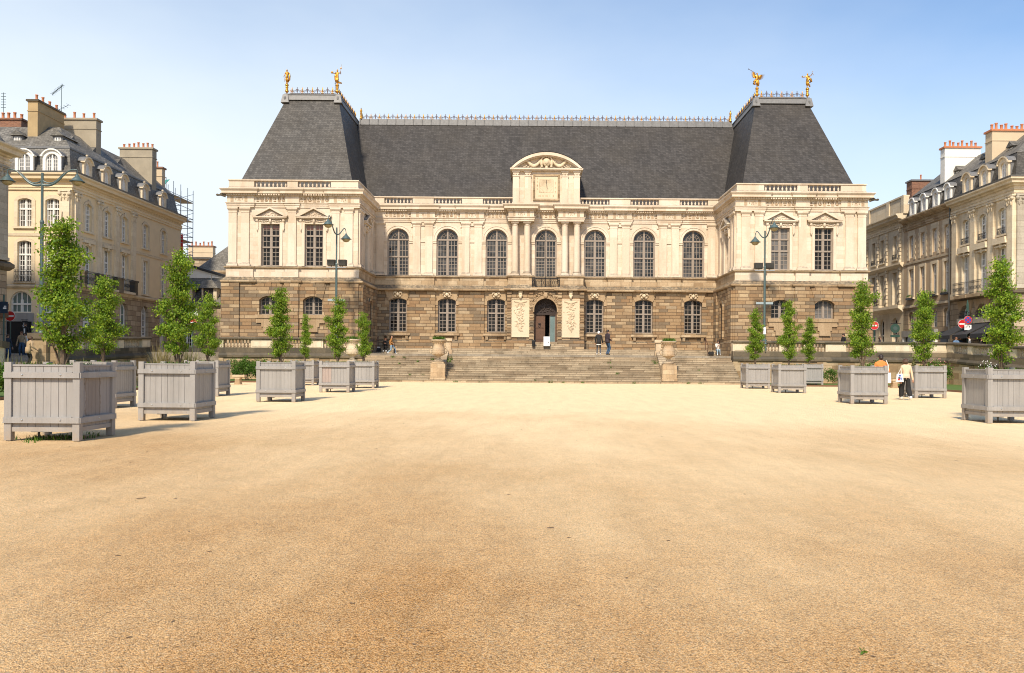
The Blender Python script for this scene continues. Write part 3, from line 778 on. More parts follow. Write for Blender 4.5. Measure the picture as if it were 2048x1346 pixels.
# pilasters
def mkpil(w):
    def f():
        mb = MB(); h = w/2
        mb.box(-h, h, -.13, .01, 8.95, 12.86)
        mb.frus((-h-.1,h+.1,-.24,.01), 8.68, (-h-.1,h+.1,-.24,.01), 8.80); mb.frus((-h-.1,h+.1,-.24,.01), 8.80, (-h,h,-.14,.01), 8.97)
        mb.box(-h-.02, h+.02, -.15, .01, 12.80, 12.86); mb.frus((-h-.01,h+.01,-.14,.01), 12.95, (-h-.1,h+.1,-.23,.01), 13.08); mb.box(-h-.1,h+.1,-.23,.01,13.08,13.2); mb.box(-h,h,-.13,.01,12.86,12.95)
        return mb.mesh('pilaster', M['creamtrim'])
    return f
pil = [(u+d, D2) for u in (-10.415,-6.25,6.25,10.415) for d in (-.52,.52)] + [(-14.02,D2),(14.02,D2)]
for s in (-1, 1):
    pil += [(s*(WO-.31),D1), (s*(WO-1.27),D1), (s*WC,D1), (s*(WI+1.72),D1), (s*(WI+.70),D1)]
for u, y in pil: put('pilaster', shared('pil', mkpil(.63)), PAL, (u, y, 0))
for s in (-1, 1):
    for y in (D1+.42, D1+1.35, D2-1.0):
        put('pilaster', shared('pil2', mkpil(.5)), PAL, (s*WI, y, 0), R(90) if s < 0 else R(-90))
# impost between twin pilasters
for u in (-10.415,-6.25,6.25,10.415):
    mb = MB(); mb.box(u-.2, u+.2, D2-.07, D2+.01, 11.5, 11.72); mb.box(u-.2, u+.2, D2-.1, D2+.01, 12.9, 13.2); mb.build('impost', M['creamtrim'], PAL)
# twin columns of the portal
def mkcol():
    mb = MB(); mb.box(-.36,.36,-.36,.36,8.69,8.78)
    mb.lathe([(.36,8.78),(.38,8.84),(.35,8.9),(.30,8.93),(.32,8.97),(.275,9.02),(.275,10.5),(.245,12.85),(.27,12.87),(.27,12.91),(.245,12.92),(.245,12.99),(.31,13.08)], n=20)
    mb.box(-.33,.33,-.33,.33,13.08,13.2); return mb.mesh('column', M['creamtrim'], False)
for u in (-2.6,-1.585,1.585,2.6): put('column', shared('col', mkcol), PAL, (u, D2-.55, 0))
# entablature: architrave, frieze, dentils, cornice
E = ring(.10, .92)
mb = MB(); mb.sweep(E, [(-.4,13.2),(.06,13.2),(.06,13.36),(.10,13.36),(.10,13.50),(.16,13.52),(.16,13.57),(.04,13.57),(.04,14.10),(.10,14.10)])
mb.build('frieze', M['cream'], PAL)
mb = MB(); mb.sweep(E, [(.04,14.08),(.16,14.10),(.16,14.2),(.34,14.22),(.38,14.24),(.38,14.40),(.46,14.50),(.50,14.56),(.50,14.60),(-.3,14.72)])
mb.build('cornice', M['creamtrim'], PAL)
mb = MB()
def dent(a, b, y):
    n = int(abs(b-a)/.19)
    for i in range(n):
        x = a + (b-a)*(i+.5)/n; mb.box(x-.055, x+.055, y-.24, y-.15, 14.1, 14.205)
for a_, b_, y_ in ((-WI,-3.12,D2-.05),(3.12,WI,D2-.05),(-1,1,D2-.05),(-WO,-WI,D1-.1),(WI,WO,D1-.1),(-3.12,-1.06,D2-.92),(1.06,3.12,D2-.92)): mb = MB(); dent(a_, b_, y_); mb.build('dentils', M['creamtrim'], PAL)
mb = MB()
def orn(x, y, k):
    if k == 0:
        for s in (-1, 1):
            for a in range(6): t = a/5*PI*1.4-.4; mb.ball((x+s*(.15+.11*math.cos(t)), y, 13.83+.13*math.sin(t)), .035, 5, 3)
        mb.ball((x, y, 13.95), (.2,.03,.03), 5, 3)
    elif k == 1:
        mb.ball((x, y, 13.97), .07, 6, 4); mb.box(x-.03, x+.03, y-.02, y+.04, 13.7, 13.95); mb.ball((x, y, 13.70), (.13,.04,.04), 6, 3); mb.ball((x-.1,y,13.78),.04,5,3); mb.ball((x+.1,y,13.78),.04,5,3)
    elif k == 2:
        mb.box(x-.16, x+.16, y-.02, y+.04, 13.93, 13.98); mb.ball((x, y, 13.86), (.07,.04,.07), 6, 3); mb.ball((x, y, 13.69), (.13,.04,.045), 6, 3)
    elif k == 3:
        for d in (-.09,-.03,.03,.09): mb.box(x+d-.016, x+d+.016, y-.015, y+.04, 13.62, 14.04)
def frz(a, b, y, seq, n):
    global mb
    mb = MB()
    for i in range(n):
        x = a + (b-a)*(i+.5)/n; orn(x, y-.05, seq[i % len(seq)])
    mb.build('frieze_relief', M['tan'], PAL)
for b in BAYS:
    if abs(b) > 1: frz(b-1.15, b+1.15, D2, (1,3,2,3,1,3,2), 7)
    else: frz(-.95, .95, D2, (1,3,2,3,1), 5)
for u in (-10.415,-6.25,6.25,10.415): frz(u-.7, u+.7, D2-.1, (3,0,3), 3)
for u in (-2.09, 2.09): frz(u-.9, u+.9, D2-.92, (3,0,3), 3)
for s in (-1, 1):
    for d in (-1.68, 1.68): frz(s*WC+d-1.15, s*WC+d+1.15, D1, (2,3,1,3,2,3,1), 7)
    for u in (WO-.8, WI+1.2): frz(s*u-.8, s*u+.8, D1-.1, (3,0,3), 3)
# parapet with balusters
pf = [(-WO+.05, 92), (-WO+.05, D1-.02), (-WI-.05, D1-.02), (-WI-.05, D2-.02), (WI+.05, D2-.02), (WI+.05, D1-.02), (WO-.05, D1-.02), (WO-.05, 92)]
mb = MB(); mb.sweep(pf, [(.10,14.62),(.10,14.76),(.04,14.80),(-.32,14.80),(-.32,14.62)]); mb.build('parapet_base', M['creamtrim'], PAL)
mb = MB(); mb.sweep(pf, [(-.30,15.23),(.06,15.23),(.11,15.27),(.11,15.35),(-.34,15.38)]); mb.build('parapet_coping', M['creamtrim'], PAL)
def die(x0, x1, y):
    mb = MB(); mb.box(x0, x1, y-.04, y+.28, 14.79, 15.24); mb.build('parapet_block', M['creamtrim'], PAL)
def bals(a, b, y, n=8, rz=0):
    for i in range(n): put('baluster', balmesh(.44, .085, 'creamtrim'), PAL, (a+(b-a)*(i+.5)/n, y+.12, 14.80))
c = -WI
for b in BAYS:
    if abs(b) < 1: continue
    if b > 0 and c < 0: c = 2.8
    die(c, b-1.2, D2-.02); bals(b-1.2, b+1.2, D2-.02); c = b+1.2
    if b < 0 and b > -5: c = -2.8
die(c, WI, D2-.02)
for s in (-1, 1):
    e = sorted([s*WC-1.68, s*WC+1.68]); a, b = sorted((s*WI, s*WO))
    die(a, e[0]-1.28, D1-.02); bals(e[0]-1.28, e[0]+1.28, D1-.02); die(e[0]+1.28, e[1]-1.28, D1-.02); bals(e[1]-1.28, e[1]+1.28, D1-.02); die(e[1]+1.28, b, D1-.02)
    x = s*(WI+.03); ym = (D1+D2)/2
    mb = MB()
    x0, x1 = sorted((x-s*.02, x+s*.3))
    mb.box(x0, x1, D1+.27, ym-1.1, 14.79, 15.24); mb.box(x0, x1, ym+1.1, D2-.02, 14.79, 15.24); mb.build('parapet_block', M['creamtrim'], PAL)
    for i in range(7): put('baluster', balmesh(.44, .085, 'creamtrim'), PAL, (x+s*.14, ym-1.1+2.2*(i+.5)/7, 14.80))
    x = s*(WO-.05); x0, x1 = sorted((x, x-s*.3)); mb = MB(); mb.box(x0, x1, D1+.27, 92, 14.79, 15.24); mb.build('parapet_block', M['creamtrim'], PAL)
# roofs
mb = MB(); mb.prism_x([(75.0,14.7),(80.95,23.45),(81.55,23.45),(87.5,14.7)], -17.3, 17.3); mb.build('main_roof', M['slate'], PAL)
mb = MB(); mb.prism_x([(80.72,23.2),(80.78,23.75),(81.75,23.75),(81.8,23.2)], -17.2, 17.2)
for i in range(42):
    x = -17.1+i*.815; mb.box(x-.03, x+.03, 80.69, 80.75, 23.22, 23.74)
mb.build('ridge_lead', M['lead'], PAL)
for s in (-1, 1):
    a, b = sorted((s*(WC-4.56), s*(WC+4.56))); c, d = sorted((s*(WC+.02-2.16), s*(WC+.02+2.16)))
    mb = MB(); mb.frus((a,b,68.15,92), 14.75, (c,d,73.45,86.7), 23.42); mb.build('pavilion_roof', M['slatesky' if s < 0 else 'slate'], PAL)
    mb = MB(); mb.frus((c-.14,d+.14,73.18,86.9), 23.22, (c-.08,d+.08,73.26,86.85), 23.68); mb.box(c-.14, d+.14, 73.2, 86.9, 23.66, 23.74)
    for x in (c-.05, d+.05):
        mb.frus((x-.34,x+.34,72.95,73.6), 22.95, (x-.2,x+.2,73.12,73.6), 23.66); mb.ball((x, 73.1, 23.3), (.12,.14,.22))
    mb.build('ridge_lead', M['lead'], PAL)
    mb = MB(); xc = s*(WC-.1)
    mb.box(xc-.95, xc+.95, 76.4, 79, 23.7, 24.1); mb.frus((xc-.95,xc+.95,76.4,79), 24.1, (xc-1.2,xc+1.2,76.1,79.2), 24.42); mb.box(xc-1.25, xc+1.25, 76.05, 79.25, 24.42, 24.5)
    mb.build('roof_lantern', M['flood'], PAL)
    for x in (xc-1.45, xc+1.35):
        mb = MB(); mb.box(x-.08, x+.08, 72.98, 73.1, 22.5, 22.55); mb.build('roof_hook', M['steel'], PAL)
mb = MB(); mb.tube([(-WC+1.15,76.6,24.4),(-WC+1.15,76.6,25.4),(-WC+1.17,76.6,26.7)], [.03,.022,.012], 5); mb.ball((-WC+1.15,76.6,25.7), .05); mb.build('lightning_rod', M['iron'], PAL)
# ridge cresting
def mkgold():
    mb = MB(); mb.lathe([(.02,0),(.03,.06),(.05,.10),(.028,.14),(.025,.22),(.058,.32),(.05,.40),(.022,.54),(.005,.62)], n=6)
    for s in (-1, 1):
        mb.tube([(s*.02,0,.2),(s*.10,0,.22),(s*.16,0,.30),(s*.13,0,.35)], [.03,.035,.03,.015], 5); mb.ball((s*.09,0,.1), (.06,.03,.03), 6, 4)
    return mb.mesh('gilded_finial', M['gold'], True)
def mkiron():
    mb = MB(); mb.tube([(0,0,0),(0,0,.58)], .028, 5); mb.box(-.11,.11,-.015,.015,.36,.41); mb.box(-.06,.06,-.015,.015,.2,.24)
    for s in (-1, 1):
        mb.tube([(s*.03,0,.06),(s*.18,0,.07),(s*.27,0,.16),(s*.22,0,.26),(s*.15,0,.21)], .014, 4); mb.tube([(s*.03,0,.3),(s*.15,0,.33),(s*.2,0,.27)], .012, 4)
    return mb.mesh('iron_finial', M['rust'])
def crest(pts_fn, n, z, rz=0):
    c = MB(); a, b = pts_fn(0), pts_fn(1)
    c.tube([(a[0],a[1],z+.05),(b[0],b[1],z+.05)], .018, 4); c.tube([(a[0],a[1],z+.28),(b[0],b[1],z+.28)], .009, 4)
    o = c.build('roof_crest', M['iron'], PAL)
    for i in range(n):
        x, y = pts_fn((i+.5)/n)
        k = i % 2 == 0
        put('gilded_finial' if k else 'iron_finial', shared('gold', mkgold) if k else shared('irn', mkiron), o, (x, y, z), rz)
crest(lambda t: (-17.2+34.4*t, 81.1), 85, 23.74)
for s in (-1, 1):
    c, d = sorted((s*(WC+.02-2.16), s*(WC+.02+2.16)))
    crest(lambda t: (c+.25+(d-c-.5)*t, 73.35), 9, 23.74)
    xi = s*(WC+.02-2.16)
    crest(lambda t: (xi, 73.7+7.1*t), 17, 23.74, R(90))
    mb = MB(); mb.lathe([(.12,0),(.2,.1),(.1,.2),(.16,.35),(.08,.5),(.14,.62),(.1,.8),(.16,.95),(.02,1.35)], (s*17.05,80.8,23.7), 8); mb.v = [(s*17.05+(x-s*17.05)*.75, 80.8+(y-80.8)*.75, 23.7+(z-23.7)*.8) for x, y, z in mb.v]; mb.build('gilded_urn', M['gold'], PAL, smooth=True)
# gargoyles on the outer corners
for s in (-1, 1):
    mb = MB(); mb.tube([(s*(WO+.2),D1-.2,14.05),(s*(WO+.55),D1-.3,14.12),(s*(WO+.78),D1-.38,14.06)], [.13,.09,.06], 6); mb.ball((s*(WO+.78),D1-.38,14.1), (.11,.1,.09)); mb.ball((s*(WO+.5),D1-.3,14.2), (.12,.08,.06))
    mb.build('gargoyle', M['dirty'], PAL)
# attic gable with sundial
AT = D2-.55
mb = MB(); mb.box(-2.83, 2.83, AT, 79, 14.6, 17.6); mb.build('attic_wall', M['cream'], PAL)
def seg(hw, z, rise, y0, y1, mb):
    P = arcpts(0, hw, z, rise, 22); mb.prism_y(list(reversed(P)), y0, y1)
mb = MB(); seg(2.85, 17.66, 1.12, AT+.1, 79, mb); mb.build('tympanum', M['creamtrim'], PAL)
mb = MB(); archring(mb, 0, 2.75, 17.66, 1.08, .25, AT-.42, AT+.3, n=22); archring(mb, 0, 2.6, 17.66, 1.0, .16, AT-.25, AT+.2, n=22)
mb.box(-3.06, 3.06, AT-.38, 77, 17.55, 17.68); mb.box(-2.93, 2.93, AT-.2, 77, 17.45, 17.55)
mb.build('gable_cornice', M['creamtrim'], PAL)
mb = MB(); P = arcpts(0, 3.02, 17.68, 1.36, 22)
for (a, b), (c, d) in zip(P, P[1:]): mb.quad((a,AT-.40,b+.01), (c,AT-.40,d+.01), (c,79,d+.01), (a,79,b+.01))
mb.build('gable_covering', M['lead'], PAL)
def mkap():
    mb = MB(); mb.box(-.25,.25,-.12,.01,14.85,17.0); mb.box(-.32,.32,-.18,.01,14.68,14.85); mb.box(-.29,.29,-.16,.01,17.0,17.08)
    mb.box(-.26,.26,-.14,.01,17.08,17.36); mb.box(-.32,.32,-.2,.01,17.36,17.47)
    for x in (-.2,.2,0): mb.ball((x,-.17,17.22), .07, 6, 4)
    return mb.mesh('attic_pilaster', M['creamtrim'])
for u in (-2.55,-1.55,1.55,2.55): put('attic_pilaster', shared('ap', mkap), PAL, (u, AT, 0))
mb = MB(); rr = random.Random(11); yy = AT-.0
mb.ball((0,yy-.12,18.2), (.33,.16,.38), 10, 6); mb.ball((0,yy-.2,18.2), (.2,.15,.24), 10, 6)
for i in range(9):
    t = i/8*PI; mb.ball((.40*math.cos(t), yy-.15, 18.5+.16*math.sin(t)), .07, 6, 4)
mb.ball((0,yy-.18,18.78), (.06,.06,.12)); mb.ball((0,yy-.15,17.76), (.14,.08,.12))
for s in (-1, 1):
    mb.ball((s*.42,yy-.12,18.15), (.14,.1,.32)); mb.ball((s*.40,yy-.13,17.85), (.12,.08,.1))
    for i in range(16):
        t = i/15; x = .5+1.25*t; z = 18.32-.42*math.sin(PI*min(1, t*1.1))
        mb.ball((s*x, yy-.1, z), (.12,.11,.12+.05*math.sin(PI*t)), 6, 4)
        mb.ball((s*(x+rr.uniform(-.05,.05)), yy-.16, z+rr.uniform(-.08,.1)), .05, 5, 4)
    for i in range(10): mb.ball((s*(1.1+.1*i), yy-.09, 17.8+.03*math.sin(i*2)+.12*(i%3==0)), (.08,.06,.05), 5, 4)
mb.build('coat_of_arms', M['relief'], PAL, smooth=True)
# sundial
sd = MB(); sd.box(-.95,.95,AT-.06,AT,15.12,17.08); sdo = sd.build('sundial', M['relief'], PAL)
mb = MB()
for a in ((-1.12,1.12,15.0,15.14),(-1.12,1.12,17.06,17.2),(-1.12,-.96,15.14,17.06),(.96,1.12,15.14,17.06)): mb.box(a[0],a[1],AT-.13,AT,a[2],a[3])
for i in range(22):
    for s in (-1, 1): mb.box(s*1.04-.05, s*1.04+.05, AT-.17, AT-.12, 15.05+i*.097, 15.10+i*.097)
mb.build('dial_frame', M['tan'], sdo)
mb = MB(); zc = 16.75; y = AT-.066
for k in range(25):
    a = R(-82+164*k/24); dx, dz = math.sin(a), -math.cos(a); lo = .16 if k % 2 else .05
    hi = min(.58/abs(dx) if dx else 9, 1.08/abs(dz)); 
    p, q = (dx*lo, zc+dz*lo), (dx*hi, zc+dz*hi); nx, nz = dz*.007, -dx*.007
    mb.add([(p[0]-nx,y,p[1]-nz),(p[0]+nx,y,p[1]+nz),(q[0]+nx,y,q[1]+nz),(q[0]-nx,y,q[1]-nz)], [(0,1,2,3)])
for a in ((-.58,.58,15.655,15.675),(-.58,.58,16.74,16.76)): mb.box(a[0],a[1],y-.003,y+.004,a[2],a[3])
for x in (-.58,.58): mb.box(x-.01,x+.01,y-.003,y+.004,15.675,16.74)
mb.build('hour_lines', M['tan'], sdo)
mb = MB(); mb.tube([(0,AT-.05,16.75),(0,AT-.42,16.33)], .018, 5); mb.tube([(0,AT-.05,16.2),(0,AT-.42,16.33)], .012, 5); mb.build('gnomon', M['iron'], sdo)
def text(s, x, y, z, size, mat, parent, rz=0, name='numeral', ext=.004):
    cu = bpy.data.curves.new('txt', 'FONT'); cu.body = s; cu.size = size; cu.align_x = 'CENTER'; cu.align_y = 'CENTER'; cu.extrude = ext
    to = bpy.data.objects.new('txt', cu); COL.objects.link(to)
    dg = bpy.context.evaluated_depsgraph_get(); me = bpy.data.meshes.new_from_object(to.evaluated_get(dg))
    bpy.data.objects.remove(to)
    me.transform(Matrix.Rotation(R(90), 4, 'X')); me.materials.clear(); me.materials.append(mat)
    return put(name, me, parent, (x, y, z), rz)
for i, c_ in enumerate('6789'): text(c_, -.76, y, 16.85-.30*i, .24, M['tan'], sdo)
for i, c_ in enumerate('543'): text(c_, .76, y, 16.45-.37*i, .24, M['tan'], sdo)
for i, c_ in enumerate(('10','11','12','1','2')): text(c_, -.58+.29*i, y, 15.38, .22, M['tan'], sdo)
# portal
PY = D2-1.0
mb = MB()
wall(mb, -3.2, 3.2, 2.3, 7.45, [(0,.95,3.1,5.8,.95)], PY, 1.25)
for s in (-1, 1): mb.quad((s*3.2,PY,2.3), (s*3.2,D2+.1,2.3), (s*3.2,D2+.1,7.45), (s*3.2,PY,7.45))
mb.build('portal_wall', M['brown'], PAL)
for s in (-1, 1):
    for a, b in ((1.04,1.36),(2.84,3.22)):
        x0, x1 = sorted((s*a, s*b)); mb = MB()
        for i in range(14): mb.box(x0, x1, PY-.13, PY+.01, 3.35+i*.285, 3.35+i*.285+.24)
        mb.build('banded_quoin', M['brown'], PAL)
    mb = MB(); x0, x1 = sorted((s*1.0, s*3.26)); mb.box(x0, x1, PY-.16, PY+.02, 2.3, 3.2); mb.frus((x0,x1,PY-.16,PY+.02), 3.2, (x0+.06,x1-.06,PY-.1,PY+.02), 3.3); mb.build('portal_plinth', M['brown'], PAL)
    # carved trophy panel
    mb = MB(); c = s*2.1; mb.box(c-.78, c+.78, PY-.07, PY+.01, 3.5, 6.72)
    for a in ((c-.78,c-.71,3.5,6.72),(c+.71,c+.78,3.5,6.72),(c-.71,c+.71,3.5,3.57),(c-.71,c+.71,6.65,6.72)): mb.box(a[0],a[1],PY-.11,PY-.06,a[2],a[3])
    rr = random.Random(20+s)
    for i in range(120):
        z = 4.0+2.3*rr.random(); w = .50*(.55+.45*abs(math.sin((z-4)*2.7)))*(1 if z > 4.35 else .5)
        x = c+rr.gauss(0, w*.45); a = rr.uniform(0, PI); l = rr.uniform(.06,.2)
        mb.tube([(x-l*math.cos(a), PY-.075, z-l*math.sin(a)*.6), (x, PY-.09-.02*rr.random(), z+.03), (x+l*math.cos(a), PY-.075, z+l*math.sin(a)*.6)], [.015,.036,.015], 5)
        if i % 3 == 0: mb.ball((x, PY-.08, z), (rr.uniform(.05,.11), .045, rr.uniform(.05,.1)), 8, 5)
    for i in range(11):
        t = i/10; mb.ball((c-.5+t, PY-.1, 6.5-.12*math.sin(PI*t)), .055, 6, 4)
    mb.build('carved_panel', M['relief'], PAL)
    mb = MB(); mb.ball((c,PY-.16,6.86), (.13,.13,.18), 8, 6); mb.ball((c,PY-.1,7.1), (.16,.1,.1)); mb.box(c-.17,c+.17,PY-.12,PY,7.1,7.38); mb.ball((c-.1,PY-.12,6.98),(.08,.08,.1)); mb.ball((c+.1,PY-.12,6.98),(.08,.08,.1))
    mb.build('keystone_mask', M['relief'], PAL, smooth=True)
mb = MB(); archring(mb, 0, .95, 5.8, .95, .26, PY-.10, PY, 5.6)
rr = random.Random(31)
for i in range(60):
    a = rr.uniform(.3, PI-.3); q = rr.uniform(1.0, 1.35); mb.ball((q*math.cos(a), PY-.09, min(7.3, 5.95+q*math.sin(a))), (rr.uniform(.05,.1),.07,rr.uniform(.04,.08)), 6, 4)
mb.ball((0,PY-.15,7.0), (.2,.12,.25)); mb.build('door_arch', M['vous'], PAL)
mb = MB(); P = arcpts(0, .95, 5.8, .95, 16)
mb.add([(p,PY+.6,q) for p, q in [(-.95,5.45)] + P + [(.95,5.45)]], [tuple(range(len(P)+1, -1, -1))])
for i in range(40):
    x = rr.uniform(-.8,.8); z = 5.6+rr.random()*.95; 
    if x*x+(z-5.8)**2 < .75: mb.ball((x,PY+.58,z), (.09,.04,.06), 6, 4)
mb.box(-.95,.95,PY+.5,PY+.62,5.4,5.56)
mb.build('carved_tympanum', M['woodd'], PAL)
dr = MB(); dr.box(-.94,-.02,PY+.62,PY+.70,3.1,5.42)
for a in ((-.86,-.12,3.3,4.1),(-.86,-.12,4.25,5.3)):
    dr.box(a[0],a[1],PY+.595,PY+.625,a[2],a[3]); dr.box(a[0]+.08,a[1]-.08,PY+.575,PY+.60,a[2]+.08,a[3]-.08)
dro = dr.build('door', M['wood'], PAL)
mb = MB(); mb.lathe([(.12,0),(.12,.03),(.06,.05)], n=10); mb.tube([(.09*math.sin(k/8*2*PI), -.0, -.18+.1*math.cos(k/8*2*PI)) for k in range(9)], .02, 5); mb.build('door_knocker', M['iron'], dro, (-.49,PY+.56,4.65))
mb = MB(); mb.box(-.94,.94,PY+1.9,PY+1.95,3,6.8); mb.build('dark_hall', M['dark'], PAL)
mb = MB(); mb.box(.36,.40,PY+.62,PY+.68,3.1,5.4); mb.box(.80,.84,PY+.62,PY+.68,3.1,5.4); mb.box(.4,.8,PY+.62,PY+.68,5.32,5.4); mb.box(.40,.80,PY+.62,PY+.68,3.1,3.16); gd = mb.build('glass_door', M['frame'], PAL)
mb = MB(); mb.quad((.4,PY+.65,3.16),(.8,PY+.65,3.16),(.8,PY+.65,5.32),(.4,PY+.65,5.32)); mb.build('glass', M['glassteal'], gd)
mb = MB(); mb.box(.84,.94,PY+.1,PY+.9,3.1,5.42); mb.build('door', M['wood'], PAL)
mb = MB(); mb.box(-2.2,2.2,PY-.88,PY+.1,2.4,2.72); mb.box(-1.6,1.6,PY-.6,PY+.1,2.72,2.92); mb.box(-1.0,1.0,PY-.3,PY+1.3,2.92,3.1); mb.build('door_step', M['stair'], PAL)
# balcony
mb = MB(); mb.box(-1.2,1.2,PY-.28,D2+.1,7.5,7.66); mb.box(-1.1,1.1,PY-.2,D2,7.4,7.5); bo = mb.build('balcony', M['tan'], PAL)
mb = MB(); yb = PY-.18
for z in (7.70, 8.40, 8.46): mb.tube([(-1.12,yb,z),(1.12,yb,z)], .02, 5)
for i in range(25): x = -1.12+2.24*i/24; mb.tube([(x,yb,7.68),(x,yb,8.45)], .03 if i in (0,8,16,24) else .010, 4)
for i in range(12):
    x = -1.03+.187*i
    mb.tube([(x+.07*math.cos(k/10*2*PI), yb, 8.05+.2*math.sin(k/10*2*PI)) for k in range(11)], .012, 4)
    mb.tube([(x+.05*math.cos(k/8*2*PI), yb, 7.8+.06*math.sin(k/8*2*PI)) for k in range(9)], .010, 4)
mb.build('railing', M['iron'], bo)
mb = MB(); mb.tube([(-.04,PY-.1,7.7),(-.06,PY-.5,9.5),(-.1,PY-.9,12.6)], [.035,.03,.02], 6); mb.build('flagpole', M['iron'], PAL)
# back of the palace
mb = MB(); mb.box(-WO+.2, WO-.2, 91.5, 92, 1.9, 14.7); mb.box(-WI-.2, WI+.2, 87, 87.5, 1.9, 14.8)
for a, b, c in ((-WO+.01,-WI-.2,D1+.2),(-WI-.2,WI+.2,D2+.2),(WI+.2,WO-.01,D1+.2)): mb.quad((a,c,14.66),(b,c,14.66),(b,92,14.66),(a,92,14.66))
mb.build('rear_wall', M['tan'], PAL)
# ------------------------------------------------------------ timber planters
PW, PH = 1.42, 1.49
def planter(label):
    t = thing('planter_box', label, 'planter', (0,0,0), group='grey timber planters along the square')
    h = PW/2
    def leg():
        mb = MB(); mb.box(-.065,.065,-.065,.065,.015,PH); mb.box(-.04,.04,-.04,.04,0,.016); return mb.mesh('leg', M['paint'])
    for sx in (-1, 1):
        for sy in (-1, 1): put('leg', shared('pleg', leg), t, (sx*(h-.065), sy*(h-.065), 0))
    def panel():
        mb = MB(); w = PW-.26; n = 8
        for i in range(n):
            a = -w/2+w*i/n; mb.box(a+.004, a+w/n-.004, .05, .08, .22, PH-.06)
        mb.box(-w/2, w/2, .062, .085, .22, PH-.06); mb.box(-w/2, w/2, .035, .09, PH-.075, PH-.045)
        return mb.mesh('plank_panel', M['paint'])
    def rail():
        mb = MB(); w = PW-.09
        mb.box(-w/2-.045, w/2+.045, -.022, .045, 0, .092); mb.box(-w/2+.1, w/2-.1, -.006, .05, .092, .105); mb.box(-w/2-.05, w/2+.05, -.027, .045, -.012, 0)
        for x in (-.36,.36): mb.lathe([(.016,0),(.012,.014)], (0,0,0), 6); 
        return mb.mesh('rail', M['paint'])
    def low():
        mb = MB(); w = PW-.26; mb.box(-w/2, w/2, .03, .09, 0, .085); return mb.mesh('bottom_rail', M['paint'])
    def bolt():
        mb = MB(); mb.ball((0,0,0), (.02,.012,.02), 6, 4); return mb.mesh('bolt', M['steel'])
    for k in range(4):
        a = k*PI/2; rot = lambda x, y: (x*math.cos(a)-y*math.sin(a), x*math.sin(a)+y*math.cos(a))
        x, y = rot(0, -h); put('plank_panel', shared('ppan', panel), t, (x, y, 0), a)
        for z in (1.205, .355):
            r = put('rail', shared('prail', rail), t, (x, y, z), a)
            for bx in ((-.36,.36) if k % 2 == 0 else (0,)): put('bolt', shared('pbolt', bolt), r, (bx,-.025,.045))
        put('bottom_rail', shared('plow', low), t, (x, y, .18), a)
    mb = MB(); mb.box(-h+.09,h-.09,-h+.09,h-.09,.25,PH-.13); mb.build('soil', M['soil'], t)
    mb = MB(); mb.box(-.1,.1,-.1,.1,.15,.25); mb.tube([(0,0,.15),(0,0,.03)], .02, 6); mb.build('jack_foot', M['flood'], t, (-.25,-.35,0))
    return t
PL = [  # name tag, x of the inner front corner, depth, side, tree height, width scale
 (-8.50,16.45,-1,4.38,1.06,'large grey timber planter with a scorched stained side, nearest on the left'),
 (-8.45,21.95,-1,4.5,.92,'grey timber planter second from the camera in the left inner row'),
 (-8.60,31.8,-1,4.3,.98,'grey timber planter third from the camera in the left inner row'),
 (-8.60,41.2,-1,4.64,.95,'grey timber planter with pinkish repaired boards in the left inner row'),
 (-8.54,47.4,-1,4.22,.80,'grey timber planter closest to the stairs on the left side'),
 (-12.9,27.1,-1,4.24,1.05,'grey timber planter half hidden behind the nearest left planter'),
 (-12.9,36.0,-1,4.37,.95,'grey timber planter beside the stone bench behind the second left planter'),
 (-12.9,51.7,-1,4.34,.74,'small looking grey planter partly hidden by the third left planter'),
 (12.15,23.3,1,4.6,1.05,'large grey timber planter at the right edge, nearest on the right'),
 (12.25,33.6,1,4.87,1.08,'grey timber planter hiding the legs of the person in orange'),
 (12.67,44.9,1,4.9,.92,'grey timber planter in front of two others right of the stairs'),
 (12.64,51.6,1,4.87,1.0,'grey timber planter closest to the stairs on the right side'),
 (17.4,39.7,1,5.04,1.15,'grey timber planter directly behind the woman in the cream top'),
 (18.1,58.6,1,4.75,1.02,'grey timber planter furthest from the camera on the right side'),
]
